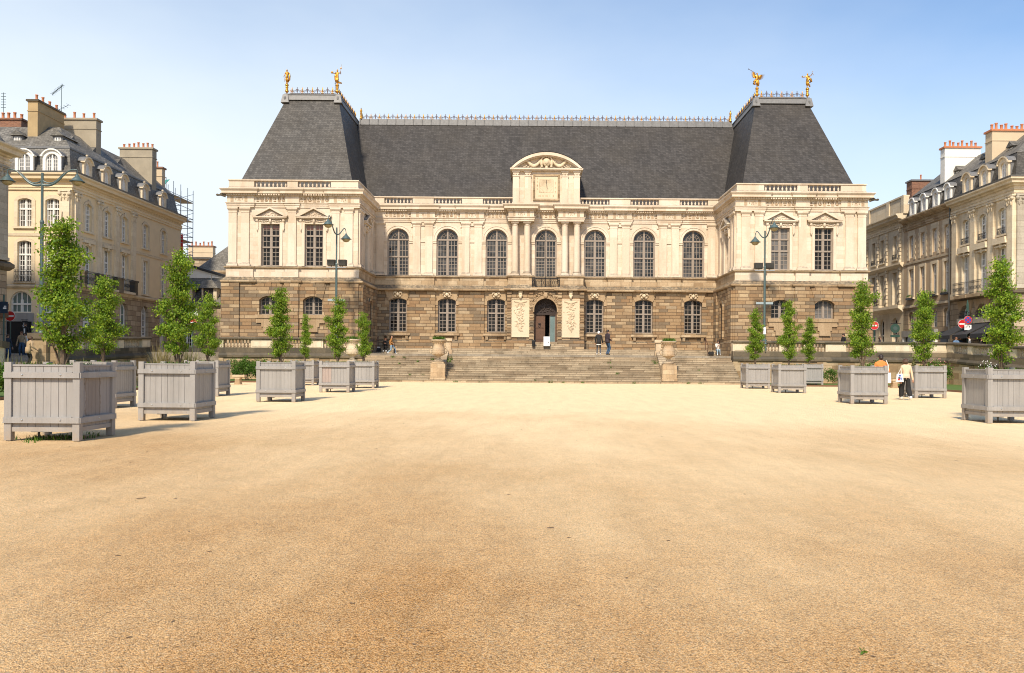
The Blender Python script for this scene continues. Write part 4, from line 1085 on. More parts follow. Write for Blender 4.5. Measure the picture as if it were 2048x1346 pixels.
# ginkgo columns: stem, ascending limbs, fans of small leaves
def ginkgo_mesh(seed, H, Rm, nleaf, size, z0=.28):
    rr = random.Random(seed); tr = MB(); cr = MB()
    bend = [(rr.gauss(0,.02), rr.gauss(0,.02)) for _ in range(6)]
    st = [(sum(b[0] for b in bend[:i]), sum(b[1] for b in bend[:i]), H*.95*i/5) for i in range(6)]
    tr.tube([(0,0,-.1)]+st[1:], [.05,.042,.034,.026,.018,.008], 7)
    def sp(t):
        f = t*5; i = min(4, int(f)); f -= i; return Vector(st[i])*(1-f)+Vector(st[i+1])*f
    def rad(t):
        return Rm*(min(1, .35+t*3.2) if t < .2 else (1.0-.62*((t-.2)/.8)**1.15))*(1-.65*max(0, t-.86)/.14)
    tips = []
    for i in range(38):
        t = (z0/H)+ (1-z0/H)*((i+.5)/38)**.95; a = i*2.4+rr.uniform(-.5,.5)
        p = sp(min(.99, t*.93)); L = rad(t)*rr.uniform(.45,1.15)*(1.55 if rr.random() < .2 else 1); up = rr.uniform(.35,.95)
        d = Vector((math.cos(a), math.sin(a), up)); q = p+Vector((d.x*L*.5,d.y*L*.5,up*L*.35)); e = p+Vector((d.x*L, d.y*L, up*L*.9))
        if e.z > H: e.z = H
        tr.tube([tuple(p), tuple(q), tuple(e)], [.014,.010,.004], 4, False)
        tips.append((p, q, e, L))
    for k in range(7):      # suckers at the foot
        a = rr.uniform(0, 2*PI); tr.tube([(0,0,-.05),(.1*math.cos(a),.1*math.sin(a),.22),(.24*math.cos(a),.24*math.sin(a),.5+.3*rr.random())], [.018,.012,.004], 4, False)
    tot = sum(x[3] for x in tips)+.001
    for p, q, e, L in tips:
        n = int(nleaf*L/tot)
        # leaves sit in tufts along the limb, leaving dark gaps between limbs
        nt = max(3, int(L/.11)); tufts = [(rr.uniform(.12,1)**.7, rr.gauss(0,.05), rr.gauss(0,.05)) for _ in range(nt)]
        for _ in range(n):
            f, ox, oy = rr.choice(tufts); c = (p+(q-p)*2*f) if f < .5 else (q+(e-q)*(2*f-1))
            s = .05+.05*f
            leaf(cr, c+Vector((ox+rr.gauss(0,s), oy+rr.gauss(0,s), rr.gauss(0,s*.55))), size*rr.uniform(.6,1.3), rr)
    return tr.mesh('trunk', M['bark']), cr.mesh('crown', M['leaf'])
TV = [ginkgo_mesh(100+i, 2.9, .48, 11500, .047) for i in range(5)]
proto = None
TL = ['broad bright green ginkgo column in the nearest left planter', 'tall green ginkgo column in the second left planter', 'green ginkgo column growing in the third left inner planter',
 'green ginkgo column in the planter with repaired boards', 'slim ginkgo column beside the left end of the stairs', 'ginkgo column just right of the broadest left tree',
 'ginkgo column in the planter beside the stone bench', 'narrow ginkgo column seen in front of the left pavilion between two wider ones', 'broad bright green ginkgo column at the right edge of the square',
 'tall ginkgo column in front of the right corner of the palace', 'ginkgo column in the middle of three right of the stairs', 'ginkgo column closest to the right end of the stairs',
 'ginkgo column behind the woman in the cream top', 'shortest looking ginkgo column of the three right of the stairs']
for i, (cx, d, sd, th, ws, lab) in enumerate(PL):
    x = cx - PW/2 if sd < 0 else cx + PW/2
    y = d + PW/2
    rz = rnd.uniform(-.012,.012)
    if i == 0: t0 = planter(lab); t0.location = (x, y, 0); t0.rotation_euler.z = rz
    else: t1 = dup(t0, (x, y, 0), lab, rz + rnd.choice((0, PI/2*0)))
    if i == 3:
        for k in range(3):
            w_ = PW-.26; q = -w_/2+w_*k/8
            mb = MB(); mb.box(q+.004, q+w_/8-.004, -.003, .02, .47, 1.18); o = mb.build('repaired_board', M['board'], None, (0,-PW/2+.048,0)); o.parent = t1
            o['label'] = 'pinkish replacement board'
    tm, cm = TV[i % 5]
    zb = PH-.14; k = (th-zb)/2.9*1.07
    t = thing('ginkgo_tree', TL[i], 'tree', (x, y, zb), rnd.uniform(0, 6), 'columnar ginkgo trees in planters')
    t.scale = (ws, ws, k)
    put('trunk', tm, t); put('crown', cm, t)
    mb = MB(); rr = random.Random(i)
    for _ in range(9): blades(mb, (rr.uniform(-.55,.55), rr.uniform(-.55,.55), 0), 14, .12, .17, .012, 1.0, rr)
    for _ in range(7): leaves(mb, (rr.uniform(-.5,.5), rr.uniform(-.5,.5), .06), 14, (.16,.16,.07), .055, rr)
    o = mb.build('weeds', M['leafd'], None, (x, y, zb-.01)); tag(o, 'low green weeds growing on the soil of a planter', 'weeds', kind='stuff')
mb = MB()       # white flowering weeds in the nearest right planter
rr = random.Random(4)
for _ in range(12):
    x, y = rr.uniform(-.66,-.2), rr.uniform(-.6,.2); h = rr.uniform(.15,.34)
    mb.mi = 0; mb.tube([(x,y,0),(x+rr.uniform(-.06,.06),y,h)], .006, 4); mb.mi = 1
    for _ in range(3): mb.ball((x+rr.uniform(-.05,.05), y+rr.uniform(-.04,.04), h-rr.random()*.1), .012, 5, 3)
o = mb.build('flowering_weeds', [M['leafd'], M['signw']], None, (12.86, 24.0, PH-.14)); tag(o, 'white flowering weeds at the corner of the nearest right planter', 'weeds', kind='stuff')
# scorch stain on the nearest planter: a real burnt patch
def stain():
    m, nt, b = newmat('scorched_paint'); g = pos(nt)
    sp = nt.nodes.new('ShaderNodeSeparateXYZ'); nt.links.new(g.outputs['Position'], sp.inputs[0])
    n = noise(nt, g.outputs['Position'], 6, 5, .7)
    def band(s, c, w):
        return math_(nt, 'SUBTRACT', 1.0, math_(nt, 'DIVIDE', math_(nt, 'ABSOLUTE', math_(nt, 'SUBTRACT', s, c)), w))
    f = math_(nt, 'MINIMUM', band(sp.outputs[1], 17.05, .30), band(sp.outputs[2], .86, .52))
    f = math_(nt, 'ADD', f, math_(nt, 'MULTIPLY', math_(nt, 'SUBTRACT', n, .5), .9))
    c = mixc(nt, 'MIX', ramp(nt, f, [(.0, 0.0), (.10, .75), (.2, .30), (.6, .42)]), (.285,.262,.245), (.15,.105,.07))
    nt.links.new(c, b.inputs['Base Color']); b.inputs['Roughness'].default_value = .8; return m
for o in kids(t0):
    if o.name.startswith('plank_panel') and o.location.x > .5:
        me = o.data.copy(); me.materials[0] = stain(); o.data = me; o['label'] = 'plank panel with a scorched brown stain'

mb = MB(); rr = random.Random(8)
for _ in range(30): blades(mb, (-9.2+rr.gauss(0,.35), 17.1+rr.gauss(0,.35), 0), 8, .1, .10, .008, 1.2, rr)
tag(mb.build('grass_tuft', M['leafd']), 'thin grass growing under the nearest left planter', 'grass', kind='stuff')
mb = MB(); rr = random.Random(9)    # twigs and dead leaves on the gravel
for _ in range(90):
    y = 4.5+30*rr.random()**1.3; x = rr.uniform(-.7,.7)*y; a = rr.uniform(0, PI); l = rr.uniform(.006,.022)*(1+y*.03); e = rr.uniform(-.5,.5)
    mb.tube([(x-l*math.cos(a),y-l*math.sin(a),.004),(x+l*.2*math.cos(a+e),y+l*.2*math.sin(a+e),.006),(x+l*math.cos(a),y+l*math.sin(a)*.8,.004)], [.002,.004,.002], 4)
def gp(px, py):
    d = 2800/(py-720-.0075*(px-1064)); return (px-1064)*d/1750, d
x, y = gp(283, 998); mb.tube([(x-.05,y,.01),(x-.02,y-.02,.012),(x+.03,y-.01,.012),(x+.05,y+.03,.015)], [.004,.006,.006,.003], 5)
x, y = gp(1104, 1058); mb.tube([(x-.035,y,.012),(x,y-.005,.016),(x+.03,y+.004,.012)], [.004,.007,.004], 5)
tag(mb.build('twigs', M['bark']), 'scattered dark twigs and bits of leaf on the gravel', 'litter', kind='stuff')
mb = MB(); x, y = gp(1732, 1308); leaves(mb, (x, y, .012), 6, (.025,.03,.01), .03, rr)
tag(mb.build('fallen_leaf', M['leafd']), 'small green leaf lying on the gravel near the camera', 'leaf')

# ------------------------------------------------------------ hedges, bed plants, benches
def bush(name, label, c, rad, n, size, mat='leafd', cat='bush', flowers=None, seed=1, group=None):
    t = thing(name, label, cat, (c[0], c[1], .05), group=group); rr = random.Random(seed)
    mb = MB()
    for _ in range(max(8, n//90)):
        a = rr.uniform(0, 2*PI); q = math.sqrt(rr.random())*.85; h = rr.uniform(.3, 1)
        s = rr.uniform(.18,.34)
        leaves(mb, (rad[0]*q*math.cos(a), rad[1]*q*math.sin(a), rad[2]*h*(1-.35*q*q)), 90, (s*min(1,rad[0]), s*min(1,rad[1]), s*.8*rad[2]), size, rr)
    mb.build('foliage', M[mat], t)
    mb = MB()
    for _ in range(9):
        a = rr.uniform(0, 2*PI); q = rr.random()*.6; mb.tube([(rad[0]*q*.3*math.cos(a),rad[1]*q*.3*math.sin(a),-.1),(rad[0]*q*math.cos(a),rad[1]*q*math.sin(a),rad[2]*.75)], [.02,.006], 4)
    mb.build('stem', M['bark'], t)
    if flowers:
        mb = MB()
        for _ in range(40):
            a = rr.uniform(0, 2*PI); q = math.sqrt(rr.random()); mb.ball((rad[0]*q*math.cos(a), rad[1]*q*math.sin(a), rad[2]*(1.1-.5*q*q)), .035, 5, 3)
        mb.build('flowers', M[flowers], t)
    return t
bush('shrub', 'rounded clipped green shrub behind the stone bench on the left', (-19.6,60.2), (1.9,.9,1.45), 9000, .075, seed=2)
bush('shrub', 'looser green shrub with pale flowers beside the third left planter', (-17.6,60.4), (.8,.7,1.25), 2200, .07, seed=3, flowers='signw')
bush('shrub', 'low bed shrub with orange flowers between the left planters', (-22.0,57.9), (1.2,.6,.95), 1800, .07, seed=4, flowers='flowo')
bush('shrub', 'dark bush at the far left edge behind the nearest planter', (-20.1,32.5), (.9,.9,1.25), 5000, .07, seed=5)
bush('shrub', 'green bush under the balustrade wall behind the rear right planter', (20.4,62.2), (1.3,.7,1.15), 2600, .075, seed=6)
bush('shrub', 'leafy green bush between the woman and the person in orange', (23.6,60.6), (.9,.8,1.75), 2600, .08, seed=7)
bush('shrub', 'green bush with small pink flowers right of the rear right planter', (28.0,60.4), (1.0,.8,1.7), 2600, .08, seed=8, flowers='flow')
bush('shrub', 'low green bush below the stone bench on the right', (22.0,61.4), (.7,.6,.9), 1200, .07, seed=9)
def conebush(label, c, h, r, seed):
    t = thing('clipped_cone', label, 'topiary', (c[0], c[1], .05)); mb = MB(); rr = random.Random(seed)
    for _ in range(2200):
        z = rr.random(); a = rr.uniform(0, 2*PI); q = r*(1-z)*math.sqrt(rr.uniform(.4,1)); leaf(mb, Vector((q*math.cos(a), q*math.sin(a), z*h)), .05, rr)
    mb.build('foliage', M['leafr'], t); mb = MB(); mb.tube([(0,0,-.1),(0,0,h*.8)], .03, 5); mb.build('stem', M['bark'], t)
conebush('brownish clipped cone bush behind the woman in the cream top', (26.4,60.5), 1.95, .5, 3)
conebush('brownish clipped cone bush beside the bench on the right', (21.2,59.6), .95, .42, 4)
def blade_plant(name, label, c, n, L, w, spread, mat, seed, cat):
    t = thing(name, label, cat, c); rr = random.Random(seed); mb = MB()
    for _ in range(n):
        a = rr.uniform(0, 2*PI); el = rr.uniform(.35, 1.45); l = L*rr.uniform(.6,1.1); b = Vector((spread*rr.gauss(0,.4), spread*rr.gauss(0,.4), 0))
        d = Vector((math.cos(a)*math.cos(el), math.sin(a)*math.cos(el), math.sin(el))); s = Vector((-math.sin(a), math.cos(a), 0))
        P = []
        for k in range(5):
            f = k/4; p = b + d*l*f - Vector((0,0,l*.38*f*f*math.cos(el))) ; P.append((p, w*(1-f**2*.9)))
        vs = []
        for p, ww in P: vs += [tuple(p-s*ww), tuple(p+s*ww)]
        mb.add(vs, [(2*k,2*k+1,2*k+3,2*k+2) for k in range(4)])
    mb.build('leaf_blades', M[mat], t); return t
for i, (x, y, l) in enumerate(((-24.3,41,1.9),(-22.4,39.5,1.6),(-20.9,40.5,1.5))):
    blade_plant('flax_plant', ('sword leaved flax at the far left edge', 'sword leaved flax in the middle of the left clump', 'low sword leaved flax nearest to the tall lamp')[i], (x,y,.05), 110, l, .035, .5, 'leafr', 30+i, 'plant')
blade_plant('pampas_grass', 'tall straw coloured pampas tuft left of the second left tree', (-25.6,60.5,.05), 420, 2.9, .018, .5, 'straw', 41, 'plant')
blade_plant('pampas_grass', 'green pampas tuft between the second left tree and the palace', (-23.9,61.0,.05), 420, 2.7, .02, .5, 'leafr', 42, 'plant')
def bench(label, c, rz):
    t = thing('stone_bench', label, 'bench', c, rz, 'stone benches beside the lawns')
    mb = MB(); mb.box(-1.0,1.0,-.25,.25,.46,.58); mb.build('seat', M['tan'], t)
    for x in (-.55,.55):
        mb = MB(); mb.prism_y([(-.2,0),(.2,0),(.15,.12),(.13,.34),(.2,.46),(-.2,.46),(-.13,.34),(-.15,.12)], -.2, .2); mb.build('leg', M['tan'], t, (x,0,0))
bench('stone bench right of the left rear planter, before the clipped shrub', (-18.2,52.6,0), 0)
bench('stone bench glimpsed between the two nearest left planters', (-20.9,46.5,0), R(90))
bench('stone bench left of the rear right planters', (20.6,55.2,0), 0)
bench('stone bench end beside the person in orange', (23.4,55.2,0), 0)

# ------------------------------------------------------------ urns
def urn(label, x, y, z):
    t = thing('stone_urn', label, 'urn', (x,y,z), group='stone urns on the stair pedestals')
    mb = MB(); mb.box(-.5,.5,-.5,.5,0,1.0); mb.box(-.43,.43,-.43,.43,1.0,1.12); mb.box(-.54,.54,-.54,.54,-.12,.1); mb.build('pedestal', M['tan'], t)
    mb = MB(); mb.lathe([(.36,1.12),(.36,1.2),(.27,1.24),(.14,1.36),(.13,1.46),(.2,1.52),(.36,1.6),(.44,1.74),(.455,1.88),(.43,1.94),(.45,1.97),(.43,2.02),(.385,2.12),(.36,2.25),(.39,2.42),(.47,2.55),(.565,2.60),(.575,2.66),(.53,2.7),(.40,2.68),(.3,2.55)], n=24)
    for k in range(24):
        a = k*2*PI/24; mb.ball((.40*math.cos(a), .40*math.sin(a), 1.72), (.05,.05,.12), 5, 4); mb.ball((.47*math.cos(a), .47*math.sin(a), 2.5), (.035,.035,.05), 5, 3)
    mb.build('bowl', M['balus'], t, smooth=True)
    for s in (-1, 1):
        mb = MB(); mb.tube([(s*.40,0,1.72),(s*.56,0,1.76),(s*.61,0,1.95),(s*.53,0,2.12),(s*.42,0,2.08)], [.05,.05,.045,.05,.04], 6); mb.ball((s*.5,0,2.14), .075, 6, 4); mb.build('handle', M['balus'], t, smooth=True)
    mb = MB(); rr = random.Random(int(x*10))
    for _ in range(12): blades(mb, (rr.uniform(-.35,.35), rr.uniform(-.35,.35), 2.6), 26, .14, .34, .02, .8, rr); leaves(mb, (rr.uniform(-.35,.35), rr.uniform(-.35,.35), 2.75), 18, (.14,.14,.1), .07, rr)
    mb.build('greenery', M['leafd'], t)
urn('stone urn half hidden behind a tree at the left end of the stairs', -12.65, 61.6, .28)
urn('stone urn with long green shoots left of the door', -6.57, 61.5, .30)
urn('stone urn with short green tufts right of the door', 9.6, 61.5, .30)

# ------------------------------------------------------------ street lamps, signs
def shade(mb_t, x, y, z, s=1.0, tilt=0):
    def mk():
        mb = MB(); mb.lathe([(.05,.46),(.07,.40),(.11,.36),(.13,.30),(.20,.24),(.29,.14),(.31,.08),(.43,.03),(.43,0),(.30,.01)], n=18); return mb.mesh('lamp_shade', M['lamp'], True)
    def gl():
        mb = MB(); mb.lathe([(.30,.02),(.29,-.07),(.22,-.17),(.10,-.225),(.01,-.235)], n=16); return mb.mesh('lamp_bowl', M['lampg'], True)
    o = put('lamp_shade', shared('lsh', mk), mb_t, (x, y, z)); o.scale = (s, s, s)
    put('lamp_bowl', shared('lgl', gl), o)
def bez(p, n=14):
    out = []
    for i in range(n+1):
        t = i/n; a = [Vector(q) for q in p]
        while len(a) > 1: a = [a[k]*(1-t)+a[k+1]*t for k in range(len(a)-1)]
        out.append(tuple(a[0]))
    return out
lamp = thing('street_lamp', 'tall green street lamp with two wide swan neck arms at the left', 'street lamp', (-28.9,51.5,1.2), group='green street lamps')
mb = MB(); mb.tube([(0,0,1.75),(0,0,5.0)], .115, 10); mb.tube([(0,0,5.0),(0,0,8.3)], .10, 10); mb.tube([(0,0,8.3),(0,0,11.2)], .075, 10); mb.lathe([(.19,1.72),(.19,1.80),(.13,1.9)], n=12); mb.lathe([(.11,8.2),(.13,8.3),(.1,8.4)], n=10)
mb.tube([(0,0,0),(0,0,1.75)], .13, 10); mb.build('pole', M['lamp'], lamp)
for s in (-1, 1):
    mb = MB(); q = bez([(0,0,10.5),(s*.75,0,10.3),(s*1.1,0,10.8),(s*1.35,0,11.55),(s*2.05,0,11.38)]) ; mb.tube(q, [.085-.055*i/14 for i in range(15)], 8); mb.tube([q[-1],(s*2.05,0,11.1)], .025, 6)
    q2 = bez([(0,0,10.75),(s*.6,0,10.35),(s*.9,0,10.8),(s*1.3,0,11.25)]); mb.tube(q2, [.05-.03*i/14 for i in range(15)], 6); mb.build('arm', M['lamp'], lamp); shade(lamp, s*2.05, 0, 10.68, 1.0)
def lamp2(label, x, armsgn):
    t = thing('street_lamp', label, 'street lamp', (x,63.95+.3,3.12), group='green street lamps')
    mb = MB(); mb.lathe([(.2,0),(.2,.07),(.12,.14)], n=10); mb.tube([(0,0,.05),(0,0,5.4)], .085, 10); mb.tube([(0,0,5.4),(0,0,8.1)], .06, 10); mb.lathe([(.09,5.3),(.1,5.42),(.07,5.5)], n=10); mb.build('pole', M['lamp'], t)
    mb = MB(); mb.tube([(0,-.37,-.7),(0,-.37,-.12),(0,-.30,.02)], [.05,.05,.05], 8); mb.lathe([(.1,-.25),(.13,-.2),(.1,-.15)], (0,-.37,0), 8); mb.build('wall_bracket', M['lamp'], t)
    # far lamp high, near lamp low
    for (dx, dy, dz) in ((-armsgn*.42, -.9, 8.15), (armsgn*.52, .8, 7.35)):
        mb = MB(); q = bez([(0,0,7.6),(dx*.6,dy*.5,7.5),(dx*.7,dy*.8,dz+1.3),(dx,dy,dz+.75),(dx,dy,dz+.42)]); mb.tube(q, [.05-.028*i/14 for i in range(15)], 7); mb.build('arm', M['lamp'], t); shade(t, dx, dy, dz, .95)
    mb = MB(); mb.box(-.72,.72,-.06,.06,5.15,5.2); mb.build('crossbar', M['steel'], t)
    for s in (-1, 1):
        mb = MB(); x0, x1 = sorted((s*.12, s*.70)); mb.frus((x0,x1,.08,.4), 5.32, (x0,x1,-.02,.45), 5.75); 
        for k in range(5): mb.box(x0+.02, x1-.02, -.1, .05, 5.36+.08*k, 5.39+.08*k)
        mb.tube([(s*.4,.1,5.18),(s*.4,.1,5.4)], .03, 5); mb.build('floodlight', M['flood'], t)
    mb = MB(); mb.box(-.62,.62,-.02,.02,3.05+ -.35,2.86); mb.build('direction_plate', M['plate'], t)
    mb = MB(); mb.box(-.09,.09,-.10,-.088,.5,1.0); mb.build('sticker', M['signw'], t)
lamp2('green street lamp with two floodlights before the left pavilion', (670-1064)*64/1750, 1)
lamp2('green street lamp with two floodlights before the right pavilion', (1530-1064)*64/1750, -1)

def disc(mb, r, y0, y1, n=24, z=0, x=0):
    mb.prism_y([(x+r*math.cos(-2*PI*i/n), z+r*math.sin(-2*PI*i/n)) for i in range(n)][::-1], y0, y1)
def no_entry(label, x, y, z0, z, r=.33):
    t = thing('no_entry_sign', label, 'road sign', (x,y,z0), group='no entry signs')
    mb = MB(); mb.tube([(0,.03,0),(0,.03,z-z0+r)], .035, 6); mb.build('post', M['green'], t)
    mb = MB(); disc(mb, r, -.03, -.01, z=z-z0); mb.mi = 1; disc(mb, r*.95, -.036, -.029, z=z-z0); mb.mi = 0; mb.box(-r*.72, r*.72, -.042, -.035, z-z0-r*.17, z-z0+r*.17)
    mb.build('sign_face', [M['signw'], M['roadr']], t); return t
no_entry('red no entry sign beside the shop window at the far left', (20-1064)*57/1750, 57, 1.3, 1.6+(712-632)*57/1750)
t = no_entry('red no entry sign behind the second left tree', (385-1064)*70/1750, 70, 1.9, 1.6+(715-645)*70/1750)
mb = MB(); mb.box(-.38,.38,-.02,0,3.05,3.65); mb.build('blue_plate', M['signw'], t)
no_entry('red no entry sign half hidden by a tree near the right pavilion', (1748-1064)*67/1750, 67, 1.95, 1.6+(725-651)*67/1750)
no_entry('red no entry sign behind the round no stopping sign', (1924-1064)*66.3/1750, 66.3, 1.9, 1.6+(726.5-648)*66.3/1750)
t = thing('no_stopping_sign', 'round blue and red no stopping sign above a white plate', 'road sign', ((1935-1064)*65.6/1750,65.6,1.9))
mb = MB(); mb.tube([(0,.05,0),(0,.05,4.3)], .045, 6); mb.lathe([(.09,3.6),(.09,4.1),(.03,4.45)], (0,.05,0), 6); mb.build('post', M['green'], t)
zc = 1.6+(726.5-640)*65.6/1750-1.9
mb = MB(); disc(mb, .30, -.03, -.01, z=zc); mb.mi = 1; disc(mb, .295, -.036, -.029, z=zc); mb.mi = 2; disc(mb, .225, -.042, -.035, z=zc); mb.mi = 1
for a in (45, 135):
    c, s_ = math.cos(R(a)), math.sin(R(a)); l, w = .235, .028
    mb.prism_y([(-c*l+s_*w, zc-s_*l-c*w),(c*l+s_*w, zc+s_*l-c*w),(c*l-s_*w, zc+s_*l+c*w),(-c*l-s_*w, zc-s_*l+c*w)], -.048, -.041)
mb.build('sign_face', [M['signw'], M['roadr'], M['roadb']], t)
mb = MB(); mb.box(-.26,.26,-.03,-.01,zc-.75,zc-.36); mb.mi = 1
for z, a, b in ((-.44,-.1,.12),(-.52,-.18,.02),(-.60,-.2,-.05)): mb.box(a,b,-.034,-.029,zc+z,zc+z+.03)
mb.box(.06,.16,-.034,-.029,zc-.56,zc-.46); mb.build('plate', [M['signw'], M['flood']], t)
t = thing('direction_sign', 'dark blue direction sign at the far right edge', 'road sign', ((2045-1064)*62/1750,62,1.8))
mb = MB(); mb.tube([(.3,.05,0),(.3,.05,5.2)], .05, 6); mb.build('post', M['green'], t)
mb = MB(); mb.box(-.25,.9,-.03,0,4.35,4.95); mb.mi = 1
for z in (4.45,4.6,4.75): mb.box(-.15,.5,-.035,-.029,z,z+.05)
mb.build('plate', [M['navy'], M['signw']], t)
t = thing('direction_sign', 'dark blue direction sign at the far left edge', 'road sign', ((6-1064)*54/1750,54,1.2))
mb = MB(); mb.tube([(0,.05,0),(0,.05,4.2)], .05, 6); mb.build('post', M['green'], t)
mb = MB(); mb.box(-.3,.28,-.03,0,3.05,3.75); mb.mi = 1; mb.box(.0,.2,-.035,-.029,3.3,3.4); mb.box(.05,.2,-.035,-.029,3.45,3.5); mb.build('plate', [M['navy'], M['signw']], t)
# board and bin at the palace door
t = thing('sign_board', 'small white notice board standing at the palace door', 'notice board', (1.2,72.05,2.72))
mb = MB(); mb.box(-.26,.26,-.03,.0,.06,.62+.2); mb.build('panel', M['signw'], t)
mb = MB(); mb.box(-.28,.28,-.12,.12,0,.05); mb.box(.1,.16,-.036,-.03,.3,.4); mb.build('foot', M['flood'], t)
t = thing('litter_bin', 'small black bin against the door jamb', 'bin', (.12,72.1,2.72)); mb = MB(); mb.lathe([(.13,0),(.15,.42),(.16,.44),(.16,.5),(.1,.52)], n=12); mb.build('body', M['black'], t); mb = MB(); mb.lathe([(.165,.43),(.165,.47)], n=12); mb.build('rim', M['flood'], t)
for i, x in enumerate((-12.7, 14.3)):
    t = thing('handrail', ('thin rusty handrail on the steps beside the seated person in black', 'thin rusty handrail on the steps beside the seated woman in white')[i], 'handrail', (x,71.2,2.0)); mb = MB(); mb.tube([(0,0,0),(0,0,.95)], .025, 5); mb.build('post', M['rust'], t); mb = MB(); mb.tube([(0,1.0,.5),(0,1.0,1.5)], .025, 5); mb.build('post', M['rust'], t); mb = MB(); mb.tube([(0,0,.95),(0,1.0,1.5)], .025, 5); mb.build('rail', M['rust'], t)
# ------------------------------------------------------------ figures
def ik(a, b, l1, l2, bend):
    a, b, bend = Vector(a), Vector(b), Vector(bend); d = b-a; L = min(d.length, (l1+l2)*.999); d.normalize()
    b = a + d*L; x = (l1*l1-l2*l2+L*L)/(2*L); h = math.sqrt(max(0, l1*l1-x*x)); n = (bend-d*bend.dot(d)).normalized()
    return a+d*x+n*h, b
def figure_mesh(mats, pelvis=(0,0,.95), lean=(0,0), feet=((.1,0),(-.1,0)), footz=(0,0), hands=((.30,-.05,.82),(-.30,-.05,.82)), headturn=0, nod=0,
                fat=1.0, wide=0.0, coat=0.0, seed=0, footdir=(0,0), fingers=True, sleeve=True, kneeb=(0,-1,0), features=True):
    """mats: skin, top, legs, shoes. One continuous body grown over a jointed skeleton, facing -y"""
    P = Vector(pelvis); W = P+Vector((lean[0]*.3, lean[1]*.3, .20)); C = P+Vector((lean[0]*.8, lean[1]*.8, .42)); Nk = P+Vector((lean[0], lean[1]-.01, .56)); 
    Hd = Nk+Vector((math.sin(headturn)*.02, -.025-nod*.05, .115)); Tp = Hd+Vector((0, .01-nod*.03, .105))
    V = [P, W, C, Nk, Hd, Tp]; Rr = [(.150*fat,.115*fat), (.135*fat,.105*fat), (.165*fat,.115*fat), (.055,.055), (.082,.092), (.062,.07)]
    E = [(0,1),(1,2),(2,3),(3,4),(4,5)]; lab = ['legs' if not coat else 'top','top','top','skin','skin']
    fing = []
    for i, s in enumerate((1, -1)):
        sh = C+Vector((s*.175*fat, .0, .035)); el, wr = ik(sh, hands[i], .30, .26, (s*.35, 1, -.25))
        d = (wr-el).normalized(); pa = wr+d*.085; b = len(V)
        V += [sh, el, wr, pa]; Rr += [(.068*fat,.068*fat), (.050*fat,.050*fat), (.034,.034), (.036,.020)]
        if sleeve: Rr[-2] = (.043*fat,.043*fat)
        E += [(2,b),(b,b+1),(b+1,b+2),(b+2,b+3)]; lab += ['top','top','top' if sleeve else 'skin','skin']; fing.append((pa, d, s))
    for i, s in enumerate((1, -1)):
        hp = P+Vector((s*.095, 0, -.06)); an = Vector((feet[i][0], feet[i][1], footz[i]+.085))
        kn, an = ik(hp, an, .44, .43, kneeb); fd = footdir[i]; b = len(V)
        toe = an+Vector((math.sin(fd)*.16, -math.cos(fd)*.16, -.055)); hl = an+Vector((-math.sin(fd)*.045, math.cos(fd)*.045, -.05))
        V += [hp, kn, an+Vector((0,0,.02)), toe, hl]; Rr += [(.092*fat,.092*fat), (.066+wide*.8,.066+wide*.8), (.048+wide,.048+wide), (.036,.030), (.036,.034)]
        E += [(0,b),(b,b+1),(b+1,b+2),(b+2,b+3),(b+2,b+4)]; lab += ['legs','legs','legs','shoes','shoes']
    me = bpy.data.meshes.new('sk'); me.from_pydata([tuple(v) for v in V], E, [])
    ob = bpy.data.objects.new('sk', me); COL.objects.link(ob)
    ob.modifiers.new('s', 'SKIN'); sv = me.skin_vertices[0].data
    for k, r in enumerate(Rr): sv[k].radius = r; sv[k].use_root = (k == 0)
    ob.modifiers.new('u', 'SUBSURF').levels = 2
    dg = bpy.context.evaluated_depsgraph_get(); dg.update()
    ev = ob.evaluated_get(dg); bm = ev.to_mesh()
    mb = MB(); idx = {'skin':0,'top':1,'legs':2,'shoes':3}
    mb.v = [tuple(v.co) for v in bm.vertices]; mb.f = [tuple(p.vertices) for p in bm.polygons]
    segs = [(V[a], V[b], l) for (a, b), l in zip(E, lab)]
    for p in bm.polygons:
        c = p.center; best = None
        for a, b, l in segs:
            t = max(0, min(1, (c-a).dot(b-a)/((b-a).length_squared+1e-9))); d = (c-a-(b-a)*t).length
            if best is None or d < best[0]: best = (d, l, t)
        l = best[1]
        if l in ('legs',) and c.z > P.z-(.02+coat): l = 'top' if coat or c.z > P.z+.06 else 'legs'
        mb.m.append(idx[l])
    ev.to_mesh_clear(); bpy.data.objects.remove(ob); bpy.data.meshes.remove(me)
    if coat:       # hem of the jacket
        mb.mi = 1; mb.lathe([(.175*fat,-coat),(.172*fat,-.02),(.155*fat,.16),(.02,.2)], tuple(P), 14)
        n = 14*4; mb.v[-n:] = [(x, (y-P.y)*.78+P.y, z) for x, y, z in mb.v[-n:]]
    mb.mi = 0
    if fingers:
        for pa, d, s in fing:
            side = d.cross(Vector((0,1,0)));
            if side.length < .1: side = d.cross(Vector((1,0,0)))
            side.normalize(); curl = Vector((0,-1,0)) if abs(d.y) < .8 else Vector((0,0,-1))
            for k, ln in enumerate((.068,.078,.072,.056)):
                o = pa-d*.01+side*(.026-.0175*k); q = o+d*ln*.5; e = q+(d*.7+curl*.7)*ln*.5
                mb.tube([tuple(o-d*.02), tuple(q), tuple(e)], [.009,.0085,.006], 5)
            o = pa-d*.055+side*.025; mb.tube([tuple(o), tuple(o+side*.028+d*.025), tuple(o+side*.035+d*.06)], [.011,.010,.007], 5)
    # face
    f = Vector((math.sin(headturn), -math.cos(headturn), -.25*nod)).normalized(); r = Vector((f.y, -f.x, 0)).normalized(); c = Hd+Vector((0,0,.02))
